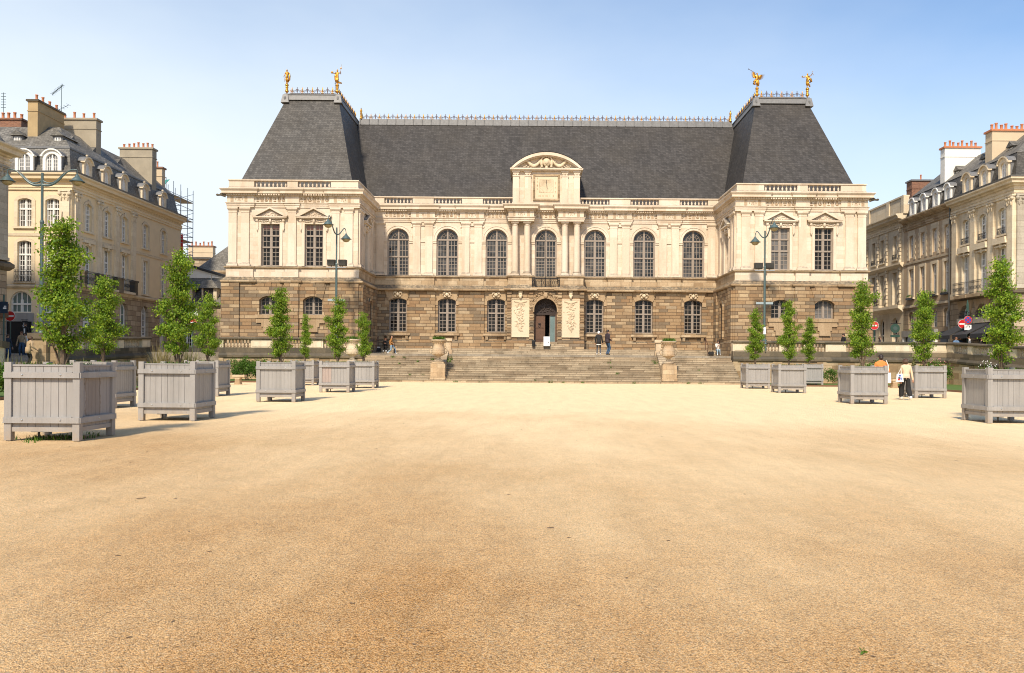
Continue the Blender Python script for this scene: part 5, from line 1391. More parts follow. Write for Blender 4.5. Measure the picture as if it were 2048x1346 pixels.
    if features:
        mb.ball(tuple(c+f*.098-Vector((0,0,.02))), (.013,.016,.022), 6, 4)
        for s in (-1, 1): mb.ball(tuple(c+r*s*.085), (.016,.016,.028), 6, 4)
        mb.ball(tuple(c+f*.055-Vector((0,0,.075))), (.045,.04,.035), 8, 5)
        mb.mi = 3
        for s in (-1, 1): mb.ball(tuple(c+f*.088+r*s*.033+Vector((0,0,.012))), .009, 5, 4)
        mb.mi = 1 if False else 0
        mb.ball(tuple(c+f*.094-Vector((0,0,.05))), (.022,.008,.006), 6, 3)
    return mb.mesh('body', mats, True), Hd, Tp, V
def hair_part(t, Hd, ht, mat, length=0, cap=False, bun=False):
    mb = MB(); f = Vector((math.sin(ht), -math.cos(ht), 0)); c = Hd-f*.018+Vector((0,0,.045))
    mb.ball(tuple(c), (.098,.104,.092), 12, 8)
    mb.ball(tuple(c-f*.03-Vector((0,0,.05))), (.086,.086,.085), 10, 6)
    if length:
        for k in range(9):
            a = -1.3+2.6*k/8; d = Vector((-f.x*math.cos(a)-f.y*math.sin(a)*-1, -f.y*math.cos(a)-f.x*math.sin(a), 0)); p = c+d*.075
            mb.tube([tuple(p+Vector((0,0,.03))), tuple(p+d*.03-Vector((0,0,length*.5))), tuple(p+d*.02-Vector((0,0,length)))], [.04,.042,.018], 6)
    if cap: mb.ball(tuple(c+f*.1+Vector((0,0,.01))), (.07,.07,.012), 8, 4)
    mb.build('cap' if cap else 'hair', mat, t, smooth=True)
skin = plain('skin', (.50,.28,.18), .6, 0, .06); skin2 = plain('tan_skin', (.40,.21,.13), .6, 0, .06)
hairb = plain('dark_brown_hair', (.022,.013,.009), .5, 0, .3, 30); hairm = plain('brown_hair', (.07,.035,.018), .5, 0, .3, 30); hairr = plain('auburn_hair', (.16,.055,.02), .5, 0, .3, 30)
def cloth(n, c): return plain(n, c, .85, 0, .14, 9, .15)
denim = cloth('blue_denim', (.035,.075,.14)); pale = cloth('pale_denim', (.30,.42,.52)); grey = cloth('grey_trouser', (.09,.088,.09)); blackc = cloth('black_cloth_fabric', (.014,.013,.013))
white_sh = cloth('white_shoe', (.75,.73,.70)); dark_sh = cloth('dark_shoe', (.05,.045,.042)); creamk = cloth('cream_knit', (.66,.49,.33)); tanj = cloth('tan_jacket', (.42,.19,.055))
orange = cloth('orange_shirt', (.72,.22,.05)); plum = cloth('dark_plum_jacket', (.032,.022,.028)); whitet = cloth('white_top', (.72,.66,.60)); leop = cloth('fawn_fur', (.36,.26,.15)); navyc = cloth('navy_top', (.02,.03,.05)); bluet = cloth('blue_top', (.10,.18,.30))
def person(label, loc, H, rz=0, hair=None, hl=0, cap=False, ht=0, mats=None, **kw):
    t = thing('person', label, 'person', loc, rz); s = H/1.73; t.scale = (s, s, s)
    me, Hd, Tp, V = figure_mesh(mats, headturn=ht, **kw); put('body', me, t)
    if hair: hair_part(t, Hd, ht, hair, hl, cap)
    return t
Z2 = 2.004
person('person in a white cap, black jacket and grey trousers facing the door', (4.96,65.2,Z2), 1.76, R(172), M['signw'], 0, False, -.5, [skin, blackc, grey, white_sh], hands=((.27,-.08,.86),(-.28,-.1,.88)), feet=((.12,.02),(-.12,-.02)), coat=.14, fat=1.05)
mb = MB(); mb.lathe([(.178,0),(.172,.12)], n=14); mb.v = [(x, y*.8, z) for x, y, z in mb.v]; 
ob = [o for o in bpy.data.objects if o.name.startswith('person')][-1]; mb.build('shirt_hem', whitet, ob, (0,0,.745))
person('young man in a dark jacket and blue jeans talking on the terrace', (5.62,65.2,Z2), 1.87, R(125), hairb, 0, False, .0, [skin, plum, denim, dark_sh], hands=((.16,-.28,1.12),(-.25,-.12,1.0)), feet=((.10,.0),(-.10,.02)), coat=.10, fat=1.05)
person('bald man in a tan jacket and pale jeans striding to the right', (-11.35,70.6,Z2), 1.53, R(90), None, 0, False, 0, [skin2, tanj, pale, white_sh], feet=((.08,-.34),(-.08,.36)), footz=(0,.03), pelvis=(0,0,.88), hands=((.24,.18,.90),(-.22,-.2,.95)), coat=.06)
t = thing('shoulder_bag', 'dark strap and bag on the man in the tan jacket', 'bag', (-11.12,70.45,Z2+.35)); mb = MB(); mb.tube([(0,0,.05),(.03,0,.4),(-.02,0,.75)], .022, 5); mb.build('strap', blackc, t); mb = MB(); mb.box(-.03,.06,-.02,.06,-.28,.08); mb.build('body', blackc, t)
person('person in black sitting on the step with a phone, left of the facade', (-12.0,71.5,Z2+.165), 1.62, 0, hairr, .12, False, 0, [skin, blackc, blackc, white_sh], pelvis=(0,.22,.42), feet=((.12,-.22),(-.12,-.22)), hands=((.06,-.16,.72),(-.06,-.16,.72)), lean=(0,-.12), nod=1, fat=1.1)
t = thing('bag', 'dark bag with a pale top on the step beside the person in black', 'bag', (-12.55,71.6,Z2+.17)); mb = MB(); mb.frus((-.17,.17,-.1,.1), 0, (-.15,.15,-.07,.07), .32); mb.build('body', blackc, t); mb = MB(); mb.box(-.12,.12,-.06,.06,.32,.42); mb.build('cloth', whitet, t)
person('long haired woman in a white top and pale jeans sitting on the step', (15.1,70.9,Z2+.06), 1.72, 0, hairb, .24, False, 0, [skin, whitet, pale, white_sh], pelvis=(0,.26,.46), feet=((.12,-.20),(-.12,-.20)), hands=((.07,-.17,.78),(-.07,-.17,.78)), lean=(0,-.10), nod=1, fat=1.1)
t = thing('bag', 'black handbag on the step left of the seated woman', 'bag', (14.55,71.1,Z2+.16)); mb = MB(); mb.frus((-.22,.22,-.1,.1), 0, (-.2,.2,-.06,.06), .24); mb.build('body', blackc, t); mb = MB(); mb.tube([(-.12,0,.24),(-.08,0,.36),(.08,0,.36),(.12,0,.24)], .012, 5); mb.build('handle', blackc, t)
t = thing('bag', 'tan paper bag on the step right of the seated woman', 'bag', (15.45,71.0,Z2+.16)); mb = MB(); mb.frus((-.16,.16,-.09,.09), 0, (-.18,.18,-.06,.06), .36); mb.build('body', tanj, t); mb = MB(); mb.tube([(-.08,0,.36),(0,0,.46),(.08,0,.36)], .01, 5); mb.build('handle', tanj, t)
wx, wy = gp(1812, 800)
w = person('woman in a cream fleece and wide black trousers walking away', (wx,wy,0), 1.76, R(178), hairm, .14, False, -1.1, [skin, creamk, blackc, white_sh], feet=((-.10+.2,-.20),(-.14,.22)), footz=(0,.04), hands=((.22,-.05,.80),(-.28,.04,.83)), wide=.065, fat=1.0, footdir=(0,0), coat=.01)
t = thing('tote_bag', 'white tote bag with a coloured print on the shoulder of the woman', 'bag', (wx-.30,wy-.08,.78), R(14)); t.scale = (.86,.86,.86)
mb = MB(); mb.frus((-.20,.20,-.045,.045), 0, (-.16,.16,-.02,.02), .40); mb.build('body', M['signw'], t)
mb = MB(); mb.tube([(-.09,0,.4),(.03,-.03,.66),(.10,0,.4)], .016, 5); mb.build('strap', M['signw'], t)
mb = MB(); mb.mi = 0; mb.box(-.13,-.02,-.052,-.046,.08,.16); mb.mi = 1; mb.box(-.11,.0,-.050,-.044,.16,.24); mb.mi = 2; mb.box(.02,.08,-.050,-.044,.10,.22); mb.box(-.08,.04,-.046,-.040,.28,.34); mb.build('print', [M['roadr'], M['flood'], M['roadb']], t)
person('person in an orange shirt walking away behind a planter', ((1762-1064)*37.4/1750,37.4,0), 1.92, R(180), hairb, 0, False, 0, [skin2, orange, pale, white_sh], sleeve=False, feet=((.1,-.1),(-.1,.12)), hands=((.30,-.06,.86),(-.33,-.12,.92)), fat=1.05)
t = thing('shoulder_bag', 'white strap bag of the person in orange', 'bag', ((1777-1064)*37.2/1750,37.2,.75)); mb = MB(); mb.frus((-.12,.10,-.05,.05), 0, (-.09,.09,-.03,.03), .42); mb.build('body', M['signw'], t); mb = MB(); mb.tube([(0,0,.4),(-.02,-.02,.75),(-.1,0,.95)], .016, 5); mb.build('strap', M['signw'], t)
person('man with a dark beard and black vest behind the right balustrade', (23.5,66,Z2), 1.76, R(-70), hairb, 0, False, 0, [skin2, blackc, denim, dark_sh])
person('dark haired person behind the balustrade beside the tree', (26.3,66.2,Z2), 1.56, R(80), hairm, .15, False, 0, [skin, plum, denim, dark_sh])
for i, (px, y, H, tp, hr, lb) in enumerate(((1912,65.0,1.62,bluet,hairr,'person in blue sitting under the cafe awning'), (1920,66.2,1.68,navyc,hairb,'dark haired person under the cafe awning next to the sign posts'), (1939,64.8,1.70,whitet,hairm,'person in a white top right of the no stopping sign'), (1962,65.4,1.60,plum,hairm,'person half hidden by the right edge tree at the cafe'))):
    person(lb, ((px-1064)*y/1750, y, 1.9), H, rnd.uniform(-2,2), hr, .08*(i % 2), False, 0, [skin, tp, denim, dark_sh])
person('person in dark clothes beside the no entry sign at the far left', ((15-1064)*56/1750,56,1.35), 1.62, R(60), hairm, 0, False, 0, [skin, navyc, denim, dark_sh])
person('person at the cafe in front of the shop window, facing the square', ((43-1064)*60/1750,60,1.55), 1.72, R(20), hairr, 0, False, 0, [skin, leop, denim, dark_sh])
person('person in a pale top at the cafe beside the tall lamp', ((52-1064)*60.5/1750,60.5,1.55), 1.66, R(-40), hairb, .1, False, 0, [skin, whitet, denim, dark_sh])
person('person in a fawn spotted coat leaning at the wall opening', ((56-1064)*49.8/1750,49.8,1.05), 1.66, R(150), hairm, .1, False, 0, [skin, leop, blackc, dark_sh], coat=.2, fat=1.1, lean=(0,-.14), hands=((.2,-.3,.95),(-.36,-.25,1.0)))

# gilded figures on the pavilion roofs
def wing(mb, s, up):
    for k in range(9):
        a = up - k*.11; l = .95-.065*k
        p = Vector((s*.06, .1, 1.36-.02*k)); e = p+Vector((s*l*math.cos(a), .06, l*math.sin(a))); m = p+(e-p)*.5+Vector((0,.02,.10-.006*k))
        mb.tube([tuple(p), tuple(m), tuple(e)], [.05,.055,.012], 5)
def swag(mb, pts, r, seed):
    rr = random.Random(seed)
    for j in range(4):
        mb.tube([tuple(Vector(p)+Vector((rr.gauss(0,.03),rr.gauss(0,.03),rr.gauss(0,.03)))) for p in pts], [r*(.6+.5*math.sin(PI*(.15+.8*i/(len(pts)-1)))) for i in range(len(pts))], 6)
def statue(label, x, y, kind):
    t = thing('gilded_statue', label, 'statue', (x,y,23.72), group='gilded statues on the palace roof'); t.scale = (.86,.86,.86)
    mb = MB(); mb.lathe([(.05,0),(.06,.12),(.16,.22),(.19,.32),(.10,.40),(.14,.44),(.10,.50),(.13,.60),(.15,.68),(.1,.74),(.13,.78),(.18,.86),(.15,.95),(.09,1.0)], n=12); mb.build('finial_base', M['gold'], t, smooth=True)
    g = [M['gold']]*4; k = .80
    hands = {0: ((.34,-.05,.86),(-.34,-.08,.92)), 1: ((.38,-.05,1.50),(-.55,-.1,1.40)), 2: ((.22,-.1,1.1),(-.42,-.05,1.78)), 3: ((.52,-.1,1.66),(-.60,-.1,1.30))}[kind]
    feet = {0: ((.06,.0),(-.04,-.03)), 1: ((.06,.0),(-.05,0)), 2: ((.06,.25),(-.03,0)), 3: ((.10,.22),(-.05,0))}[kind]; fz = {0: (0,0), 1: (0,0), 2: (.25,0), 3: (.28,0)}[kind]
    me, Hd, Tp, V = figure_mesh(g, hands=hands, feet=feet, footz=fz, fat=.98, fingers=True, features=True); b = put('body', me, t, (0,0,.98)); b.scale = (k,k,k)
    mb = MB(); P = V[0]
    if kind in (0, 3): swag(mb, [(.1,-.08,1.35),(.05,-.12,1.05),(0,-.1,.75),(.02,-.06,.4)], .12, 1); mb.lathe([(.13,.3),(.2,.5),(.2,.75),(.15,1.05)], (0,0,0), 10)
    if kind == 0: swag(mb, [(.24,0,1.3),(.36,0,1.0),(.34,0,.6),(.14,0,.25)], .07, 2); mb.tube([(-.36,-.1,.95),(-.26,0,.25)], .02, 5)
    if kind == 1: swag(mb, [(-.15,.05,1.35),(-.25,.08,1.0),(-.2,.1,.6),(-.1,.1,.3)], .12, 3); swag(mb, [(-.2,.1,.35),(.1,.1,.3),(.45,.08,.2)], .09, 4); mb.tube([(.40,-.05,1.2),(.42,-.05,1.9),(.50,-.05,2.4)], .016, 5); mb.ball((.44,-.05,1.95), (.1,.03,.12)); mb.ball((-.62,-.1,1.42), (.16,.08,.15), 8, 5); mb.lathe([(.14,.4),(.19,.6),(.15,.9)], (0,0,0), 10)
    if kind == 2: swag(mb, [(-.1,0,1.0),(-.3,.05,.75),(-.4,.08,.5),(-.25,.05,.4)], .11, 5); swag(mb, [(.1,0,.9),(.2,.02,.5),(.15,0,.2)], .1, 6); mb.lathe([(.12,.35),(.2,.6),(.15,1.0)], (0,0,0), 10)
    if kind == 3: swag(mb, [(.12,.05,1.3),(.4,.1,1.05),(.5,.12,.8),(.3,.1,.7)], .11, 7); swag(mb, [(.1,.1,.5),(.3,.15,.35),(.34,.15,.2)], .07, 8)
    b = mb.build('drapery', M['gold'], t, (0,0,.98), smooth=True); b.scale = (k,k,k)
    mb = MB(); hair = MB(); hair.ball(tuple(Hd+Vector((0,.02,.05))), (.1,.11,.09), 8, 6)
    if kind == 1: hair.ball(tuple(Hd+Vector((0,.02,.14))), (.05,.12,.07), 8, 5)
    b = hair.build('hair', M['gold'], t, (0,0,.98), smooth=True); b.scale = (k,k,k)
    if kind == 2:
        for s, u in ((-1, .75), (1, .05)):
            mb = MB(); wing(mb, s, u+.2); b = mb.build('wing', M['gold'], t, (0,0,.98), smooth=True); b.scale = (k,k,k)
        mb = MB(); mb.tube([(.0,-.1,1.62),(-.42,-.08,1.86),(-1.05,-.05,2.22)], [.012,.018,.028], 6); mb.ball((-1.07,-.05,2.23), (.06,.06,.06)); b = mb.build('trumpet', M['rust'], t, (0,0,.98)); b.scale = (k,k,k)
    if kind == 3:
        mb = MB(); mb.ball((-.66,-.1,1.33), (.09,.08,.12)); mb.tube([(.50,-.1,1.9),(.58,-.1,1.70),(.74,-.1,1.52)], .02, 5); mb.box(.56,.64,-.12,-.08,1.92,1.98); b = mb.build('attribute', M['gold'], t, (0,0,.98)); b.scale = (k,k,k)
statue('gilded draped statue at the outer corner of the left pavilion roof', AX-WC-.02-2.12, 73.3, 0)
statue('gilded helmeted statue with an outstretched arm and spear on the left pavilion roof', AX-WC-.02+2.1, 73.3, 1)
statue('gilded winged statue blowing a long trumpet on the right pavilion roof', AX+WC+.02-2.1, 73.3, 2)
statue('gilded statue with raised arm at the outer corner of the right pavilion roof', AX+WC+.02+2.12, 73.3, 3)

# ------------------------------------------------------------ town houses around the square
def rot2(org, rz, u, w): return (org[0]+u*math.cos(rz)-w*math.sin(rz), org[1]+u*math.sin(rz)+w*math.cos(rz))
def fpart(mb, name, mat, root, org, rz, smooth=False): return mb.build(name, mat, root, (org[0],org[1],0), rz, smooth)
def fwin(root, org, rz, u, z, inset, **kw):
    x, y = rot2(org, rz, u, inset); return window(root, (x,y,z), rz=rz, fm='white', **kw)
def surround(root, org, rz, u, hw, zb, zs, rise, mat='trim', wd=.22, sill=True):
    mb = MB(); archring(mb, u, hw, zs, rise, wd, -.05, 0, zb)
    if sill: mb.box(u-hw-wd-.06, u+hw+wd+.06, -.14, 0, zb-.14, zb)
    return fpart(mb, 'window_surround', M[mat], root, org, rz)
def rail(root, org, rz, u0, u1, z, h, out, mat='iron'):
    mb = MB()
    for zz in (z+.06, z+h*.86, z+h): mb.tube([(u0,-out,zz),(u1,-out,zz)], .018, 4)
    n = max(4, int((u1-u0)/.11))
    for i in range(n+1):
        x = u0+(u1-u0)*i/n; mb.tube([(x,-out,z),(x,-out,z+h)], .009, 4, False)
    for i in range(n//2):
        x = u0+(u1-u0)*(2*i+1)/n; mb.tube([(x+.07*math.cos(k/8*2*PI),-out,z+h*.45+.16*math.sin(k/8*2*PI)) for k in range(9)], .012, 4, False)
    for x in (u0, u1): mb.tube([(x,-out,z),(x,0.02,z)], .015, 4); mb.tube([(x,-out,z+h),(x,.02,z+h)], .015, 4)
    return fpart(mb, 'railing', M[mat], root, org, rz)
def dormer(root, org, rz, u, z, hw, h, setb, mat='trim', roof='lead', frame_hw=.42, ball=True):
    """arched dormer: its front stands setb behind the facade plane, its cheeks run back into the slope"""
    mb = MB(); P = arcpts(u, hw, z+h, hw*.55, 12)
    mb.prism_y([(u-hw+.04,z),(u+hw-.04,z)] + [(p,q) for p, q in reversed(arcpts(u, hw-.04, z+h, hw*.52, 12))], setb+.14, setb+1.9)
    d = fpart(mb, 'dormer', M['lead'], root, org, rz)
    mb = MB(); wall(mb, u-hw, u+hw, z, z+h, [], setb, .1) if 0 else None
    # front with opening
    a = frame_hw; zb, zs = z+.12, z+h-.30
    mb.quad((u-hw,setb,z),(u-a,setb,z),(u-a,setb,zs),(u-hw,setb,zs)); mb.quad((u+a,setb,z),(u+hw,setb,z),(u+hw,setb,zs),(u+a,setb,zs)); mb.quad((u-a,setb,z),(u+a,setb,z),(u+a,setb,zb),(u-a,setb,zb))
    I = arcpts(u, a, zs, a*.9, 12); O = [(p, q) for p, q in arcpts(u, hw, z+h, hw*.55, 12)]
    I2 = [I[0]]+I+[I[-1]]; O2 = [(u-hw,zs)]+O+[(u+hw,zs)]
    for (p,q),(r_,s_),(e,f),(g_,h_) in zip(I2, I2[1:], O2, O2[1:]):
        mb.quad((p,setb,q),(r_,setb,s_),(g_,setb,h_),(e,setb,f)); 
        mb.quad((p,setb+.14,q),(r_,setb+.14,s_),(r_,setb,s_),(p,setb,q))
    for x in (u-a, u+a): mb.quad((x,setb,zb),(x,setb+.14,zb),(x,setb+.14,zs),(x,setb,zs))
    for x in (u-hw, u+hw): mb.quad((x,setb,z),(x,setb+.16,z),(x,setb+.16,z+h),(x,setb,z+h))
    archring(mb, u, hw-.02, z+h, hw*.55, .10, setb-.12, setb+.16)
    for s in (-1, 1): x0, x1 = sorted((u+s*(hw-.02), u+s*(hw+.14))); mb.box(x0, x1, setb-.12, setb+.2, z+h-.10, z+h)
    if ball: mb.ball((u,setb+.1,z+h+hw*.55+.2), .10)
    f = fpart(mb, 'dormer_front', M[mat], d, (0,0), 0)
    mb = MB(); P = arcpts(u, hw+.1, z+h, hw*.55+.10, 10)
    for (p,q),(r_,s_) in zip(P, P[1:]): mb.quad((p,setb-.05,q+.02),(r_,setb-.05,s_+.02),(r_,setb+2.0,s_+.02),(p,setb+2.0,q+.02))
    fpart(mb, 'dormer_roof', M[roof], d, (0,0), 0)
    window(d, (u,setb+.10,zb), a, zs-zb, a*.9, .09, (), (4,), 2, fm='white', mt=.035, fw=.05)
    return d
def lucarne(root, org, rz, u, w, z, s=1):
    mb = MB(); mb.box(u-.35,u+.35,w,w+1.6,z,z+.75); d = fpart(mb, 'roof_dormer', M['lead'], root, org, rz)
    mb = MB(); mb.prism_y([(u-.5,z+.70),(u+.5,z+.70),(u,z+1.12)], w-.18, w+2.2); fpart(mb, 'dormer_roof', M['slate2'], d, (0,0), 0)
    window(d, (u,w-.03,z+.12), .22, .5, 0, .05, (), (2,), 1, fm='white', mt=.03, fw=.04)
def chimney(root, x0, x1, y0, y1, z0, z1, mat, npot, along='x', cap='terra', potr=.11):
    mb = MB(); mb.box(x0,x1,y0,y1,z0,z1); mb.box(x0-.04,x1+.04,y0-.04,y1+.04,z1-.75,z1-.68); c = mb.build('chimney', M[mat], root)
    mb = MB(); mb.box(x0-.1,x1+.1,y0-.1,y1+.1,z1-.003,z1+.14); mb.build('chimney_cap', M[cap], c)
    for i in range(npot):
        t = (i+.5)/npot; x = x0+(x1-x0)*t if along == 'x' else (x0+x1)/2; y = (y0+y1)/2 if along == 'x' else y0+(y1-y0)*t
        h = rnd.uniform(.38,.62); mb = MB(); mb.lathe([(potr,0),(potr*1.05,.06),(potr*.8,.1),(potr*.75,h*.85),(potr*.95,h*.9),(potr*.95,h)], (x+rnd.uniform(-.05,.05),y,z1+.13), 8); mb.build('chimney_pot', M['terra'], c, smooth=True)
    return c
def ionic(mb, u, z0, z1, hw, pr):
    mb.box(u-hw,u+hw,-pr,0,z0+.2,z1-.55); mb.box(u-hw-.08,u+hw+.08,-pr-.06,0,z0,z0+.2); mb.box(u-hw-.1,u+hw+.1,-pr-.08,0,z1-.12,z1); mb.box(u-hw-.02,u+hw+.02,-pr-.02,0,z1-.55,z1-.12)
    for s in (-1, 1):
        mb.ball((u+s*hw,-pr-.04,z1-.26), (.15,.12,.15), 8, 5); mb.ball((u+s*hw*.7,-pr-.04,z1-.6), (.06,.06,.2), 6, 4)
    mb.ball((u,-pr-.06,z1-.3), (.12,.08,.08), 6, 4); mb.ball((u,-pr-.04,z1-.55), (.05,.05,.14), 6, 4)
def ent(mb, path, z0, z1, zc, pr=.6):   # architrave + frieze + cornice, z0..zc..z1
    mb.sweep(path, [(.0,z0),(.10,z0),(.10,z0+.16),(.15,z0+.18),(.15,z0+.36),(.2,z0+.4),(.08,z0+.44),(.08,zc),(.2,zc+.05),(.24,zc+.14),(pr*.75,zc+.2),(pr*.8,z1-.22),(pr,z1-.1),(pr,z1),(-.3,z1+.08)])

# --- ochre corner house on the left
A = thing('ochre_house', 'ochre corner house with grey mansard roof and arched dormers', 'house', (0,0,0), base=(-33.3,63.1,1.6))
ZA = 14.75
of = (-45.0, 63.1); os_ = (-33.3, 63.1); LA = 19.6
fx = [-34.65,-36.65,-39.4,-41.4]; fu = [x+45 for x in fx]
mb = MB(); wall(mb, 0, 11.7, 6.75, 13.6, [(u,.5,7.0,9.82,.14) for u in fu]+[], 0, .28)
mb2 = MB()
# two upper rows need separate strips
def strip_rows(u0, u1, zs, rows, mat, name, root, org, rz, r=.28):
    for (a, b), ops_ in zip(zs, rows):
        mb = MB(); wall(mb, u0, u1, a, b, ops_, 0, r); fpart(mb, name, mat, root, org, rz)
strip_rows(0, 11.7, [(1.3,6.75),(6.75,10.35),(10.35,13.62)],
  [[(45-36.9-0,.78,4.75,5.5,.78),(45-34.75-.1,.62,4.75,5.5,.62)], [(u,.5,7.0,9.80,.14) for u in fu], [(u,.5,10.95,12.85,.14) for u in fu]], M['ochre'], 'upper_wall', A, of, 0)
sy = [65.5,68.4,71.3,75.2,78.9]; su = [y-63.1 for y in sy]
strip_rows(0, LA, [(1.3,6.75)], [[(u,.68,1.7,5.35,.66) for u in su]], M['base2'], 'ground_floor_wall', A, os_, R(90), .35)
strip_rows(0, LA, [(6.75,10.35),(10.35,13.62)], [[(u,.5,7.0,9.85,.0 if u > 10 else .1) for u in su], [(u,.5,10.95,12.85,.14) for u in su]], M['ochre'], 'upper_wall', A, os_, R(90))
# the shop below the arched window of the front: opening cut as a dark room with a mannequin
mb = MB(); mb.box(45-36.9-.95, 45-36.9+.95, -.08, -.02, 4.25, 4.72); fpart(mb, 'shop_fascia', M['paint'], A, of, 0)
mb = MB(); x0, x1 = 45-36.9-.95, 45-36.9+.85
mb.mi = 0; mb.box(x0, x1, -.055, -.02, 1.6, 4.2); mb.mi = 1; mb.box(x0-.1, x0, -.10, -.02, 1.4, 4.25); mb.box(x1, x1+.1, -.10, -.02, 1.4, 4.25); mb.box(x0, x1, -.10, -.02, 4.1, 4.25)
fpart(mb, 'shop_window', [M['dark'], M['paint']], A, of, 0)
mb = MB(); mb.box(11.7-2.0, 11.7-.6, -.08, -.02, 4.25, 4.72); mb.box(11.7-1.95, 11.7-.65, -.05, -.02, 1.6, 4.2); fpart(mb, 'shop_fascia', M['paint'], A, of, 0)
for u in fu:
    for zb, zs, r, tr, rw in ((7.0,9.80,.14,(1.95,),(5,2)), (10.95,12.85,.14,(1.3,),(3,2))):
        fwin(A, of, 0, u, zb, .16, hw=.5, h=zs-zb, rise=r, mull=.09, trans=tr, rows=rw, cols=2, mt=.035, fw=.05, gm='glasspale' if zb > 10 else 'glassgrey')
        surround(A, of, 0, u, .5, zb, zs, r, 'trim', .26)
    if u > 7: rail(A, of, 0, u-.62, u+.62, 6.95, .85, .22)
fwin(A, of, 0, 45-36.9, 4.75, .16, hw=.78, h=.75, rise=.78, mull=.07, trans=(.62,), rows=(1,1), cols=2, gm='glassteal', mt=.05)
fwin(A, of, 0, 45-34.85, 4.75, .16, hw=.62, h=.75, rise=.62, mull=.07, trans=(.62,), rows=(1,1), cols=2, gm='glassteal', mt=.05)
for i, u in enumerate(su):
    fwin(A, os_, R(90), u, 7.0, .16, hw=.5, h=2.85, rise=0 if u > 10 else .1, mull=.09, trans=(1.95,), rows=(5,2), cols=2, mt=.035, fw=.05)
    fwin(A, os_, R(90), u, 10.95, .16, hw=.5, h=1.9, rise=.14, mull=.09, trans=(1.3,), rows=(4,2), cols=2, mt=.035, fw=.05)
    surround(A, os_, R(90), u, .5, 7.0, 9.85, 0, 'trim', .24); surround(A, os_, R(90), u, .5, 10.95, 12.85, .14, 'trim', .24)
    fwin(A, os_, R(90), u, 1.7, .25, hw=.68, h=3.65, rise=.66, mull=.08, trans=(2.5,), rows=(1,2) if u < 10 else (3,3), cols=1 if u < 10 else 2, gm='glassteal' if u < 10 else 'glass', mt=.05, low=0 if u < 10 else 1.8)
    if u < 10:
        rail(A, os_, R(90), u-.9, u+.9, 6.95, .95, .45)
        mb = MB(); mb.box(u-1.05,u+1.05,-.5,0,6.72,6.9); fpart(mb, 'balcony', M['trim'], A, os_, R(90)); mb = MB(); mb.prism_y([(u-.85,10.05),(u+.85,10.05),(u+.75,10.28),(u-.75,10.28)], -.22, 0); mb.ball((u,-.1,10.0),(.2,.12,.18)); mb.ball((u-.35,-.08,9.98),(.2,.08,.08)); mb.ball((u+.35,-.08,9.98),(.2,.08,.08)); fpart(mb, 'window_hood', M['trim'], A, os_, R(90)); mb = MB(); mb.ball((u,-.06,13.15),(.16,.1,.2)); fpart(mb, 'keystone', M['trim'], A, os_, R(90))
        for s in (-1.25, 1.25): mb = MB(); mb.box(u+s-.2,u+s+.2,-.5,0,6.72,7.75); mb.box(u+s-.26,u+s+.26,-.56,0,7.75,7.9); fpart(mb, 'balcony_pier', M['dirty'], A, os_, R(90))
for y in (63.75, 67.0, 69.9, 72.8): mb = MB(); ionic(mb, y-63.1, 6.95, 13.6, .34, .16); fpart(mb, 'pilaster', M['trim'], A, os_, R(90))
mb = MB(); ionic(mb, 11.7-.42, 6.95, 13.6, .34, .16); fpart(mb, 'pilaster', M['trim'], A, of, 0)
mb = MB(); P = [(-45,63.1),(-33.3,63.1),(-33.3,82.7)]
mb.sweep(P, [(0,6.5),(.08,6.5),(.2,6.62),(.2,6.75),(0,6.8)]); mb.sweep(P, [(0,10.28),(.05,10.28),(.07,10.45),(0,10.48)]); mb.build('string_course', M['trim'], A)
mb = MB(); ent(mb, P, 13.6, ZA, 14.15, .62); mb.build('cornice', M['ochre'], A)
mb = MB(); mb.frus((-45,-33.42,63.22,82.7), ZA-.02, (-45,-34.0,64.1,82.7), 16.9); mb.build('mansard', M['slate2'], A)
mb = MB(); mb.frus((-45,-33.95,64.05,82.7), 16.9, (-45,-36.4,67.2,82.0), 19.2); mb.build('upper_roof', M['slate2'], A)
mb = MB(); mb.sweep([(-45,64.08),(-33.98,64.08),(-33.98,82.7)], [(-.02,16.8),(.06,16.82),(.06,16.94),(-.1,17.0)]); mb.sweep([(-45,63.1),(-33.3,63.1),(-33.3,82.7)], [(.35,ZA+.03),(.62,ZA+.02),(.66,ZA+.12),(.3,ZA+.14)]); mb.build('lead_flashing', M['lead'], A)
for x in (-34.75,-36.75): dormer(A, of, 0, x+45, 14.85, .66, 1.28, .02, 'stucco', 'lead', .45, False)
for i, u in enumerate(su): dormer(A, os_, R(90), u, 14.85, .60, 1.25, .02, 'trim', 'lead', .36)
for x in (-35.4,-38.4): lucarne(A, of, 0, x+45, 2.0, 17.3)
for y in (66.8,70.2,74.4,78.2): lucarne(A, os_, R(90), y-63.1, 2.0, 17.3)
chimney(A, -38.0,-37.25,65.7,69.4,17,20.75,'chimo',4,'y','dirty',.12)
chimney(A, -38.2,-35.1,70.2,71.0,17,20.6,'chim',4,'x','chim',.12)
chimney(A, -36.8,-33.9,77.8,78.7,16,20.1,'chim',7,'x','chim',.12)
chimney(A, -44.5,-41.0,70,70.9,18,20.5,'brick',7,'x','brick',.14)
chimney(A, -36.0,-34.8,82.0,82.7,15,19.3,'chimb',1,'x','brick',.1)
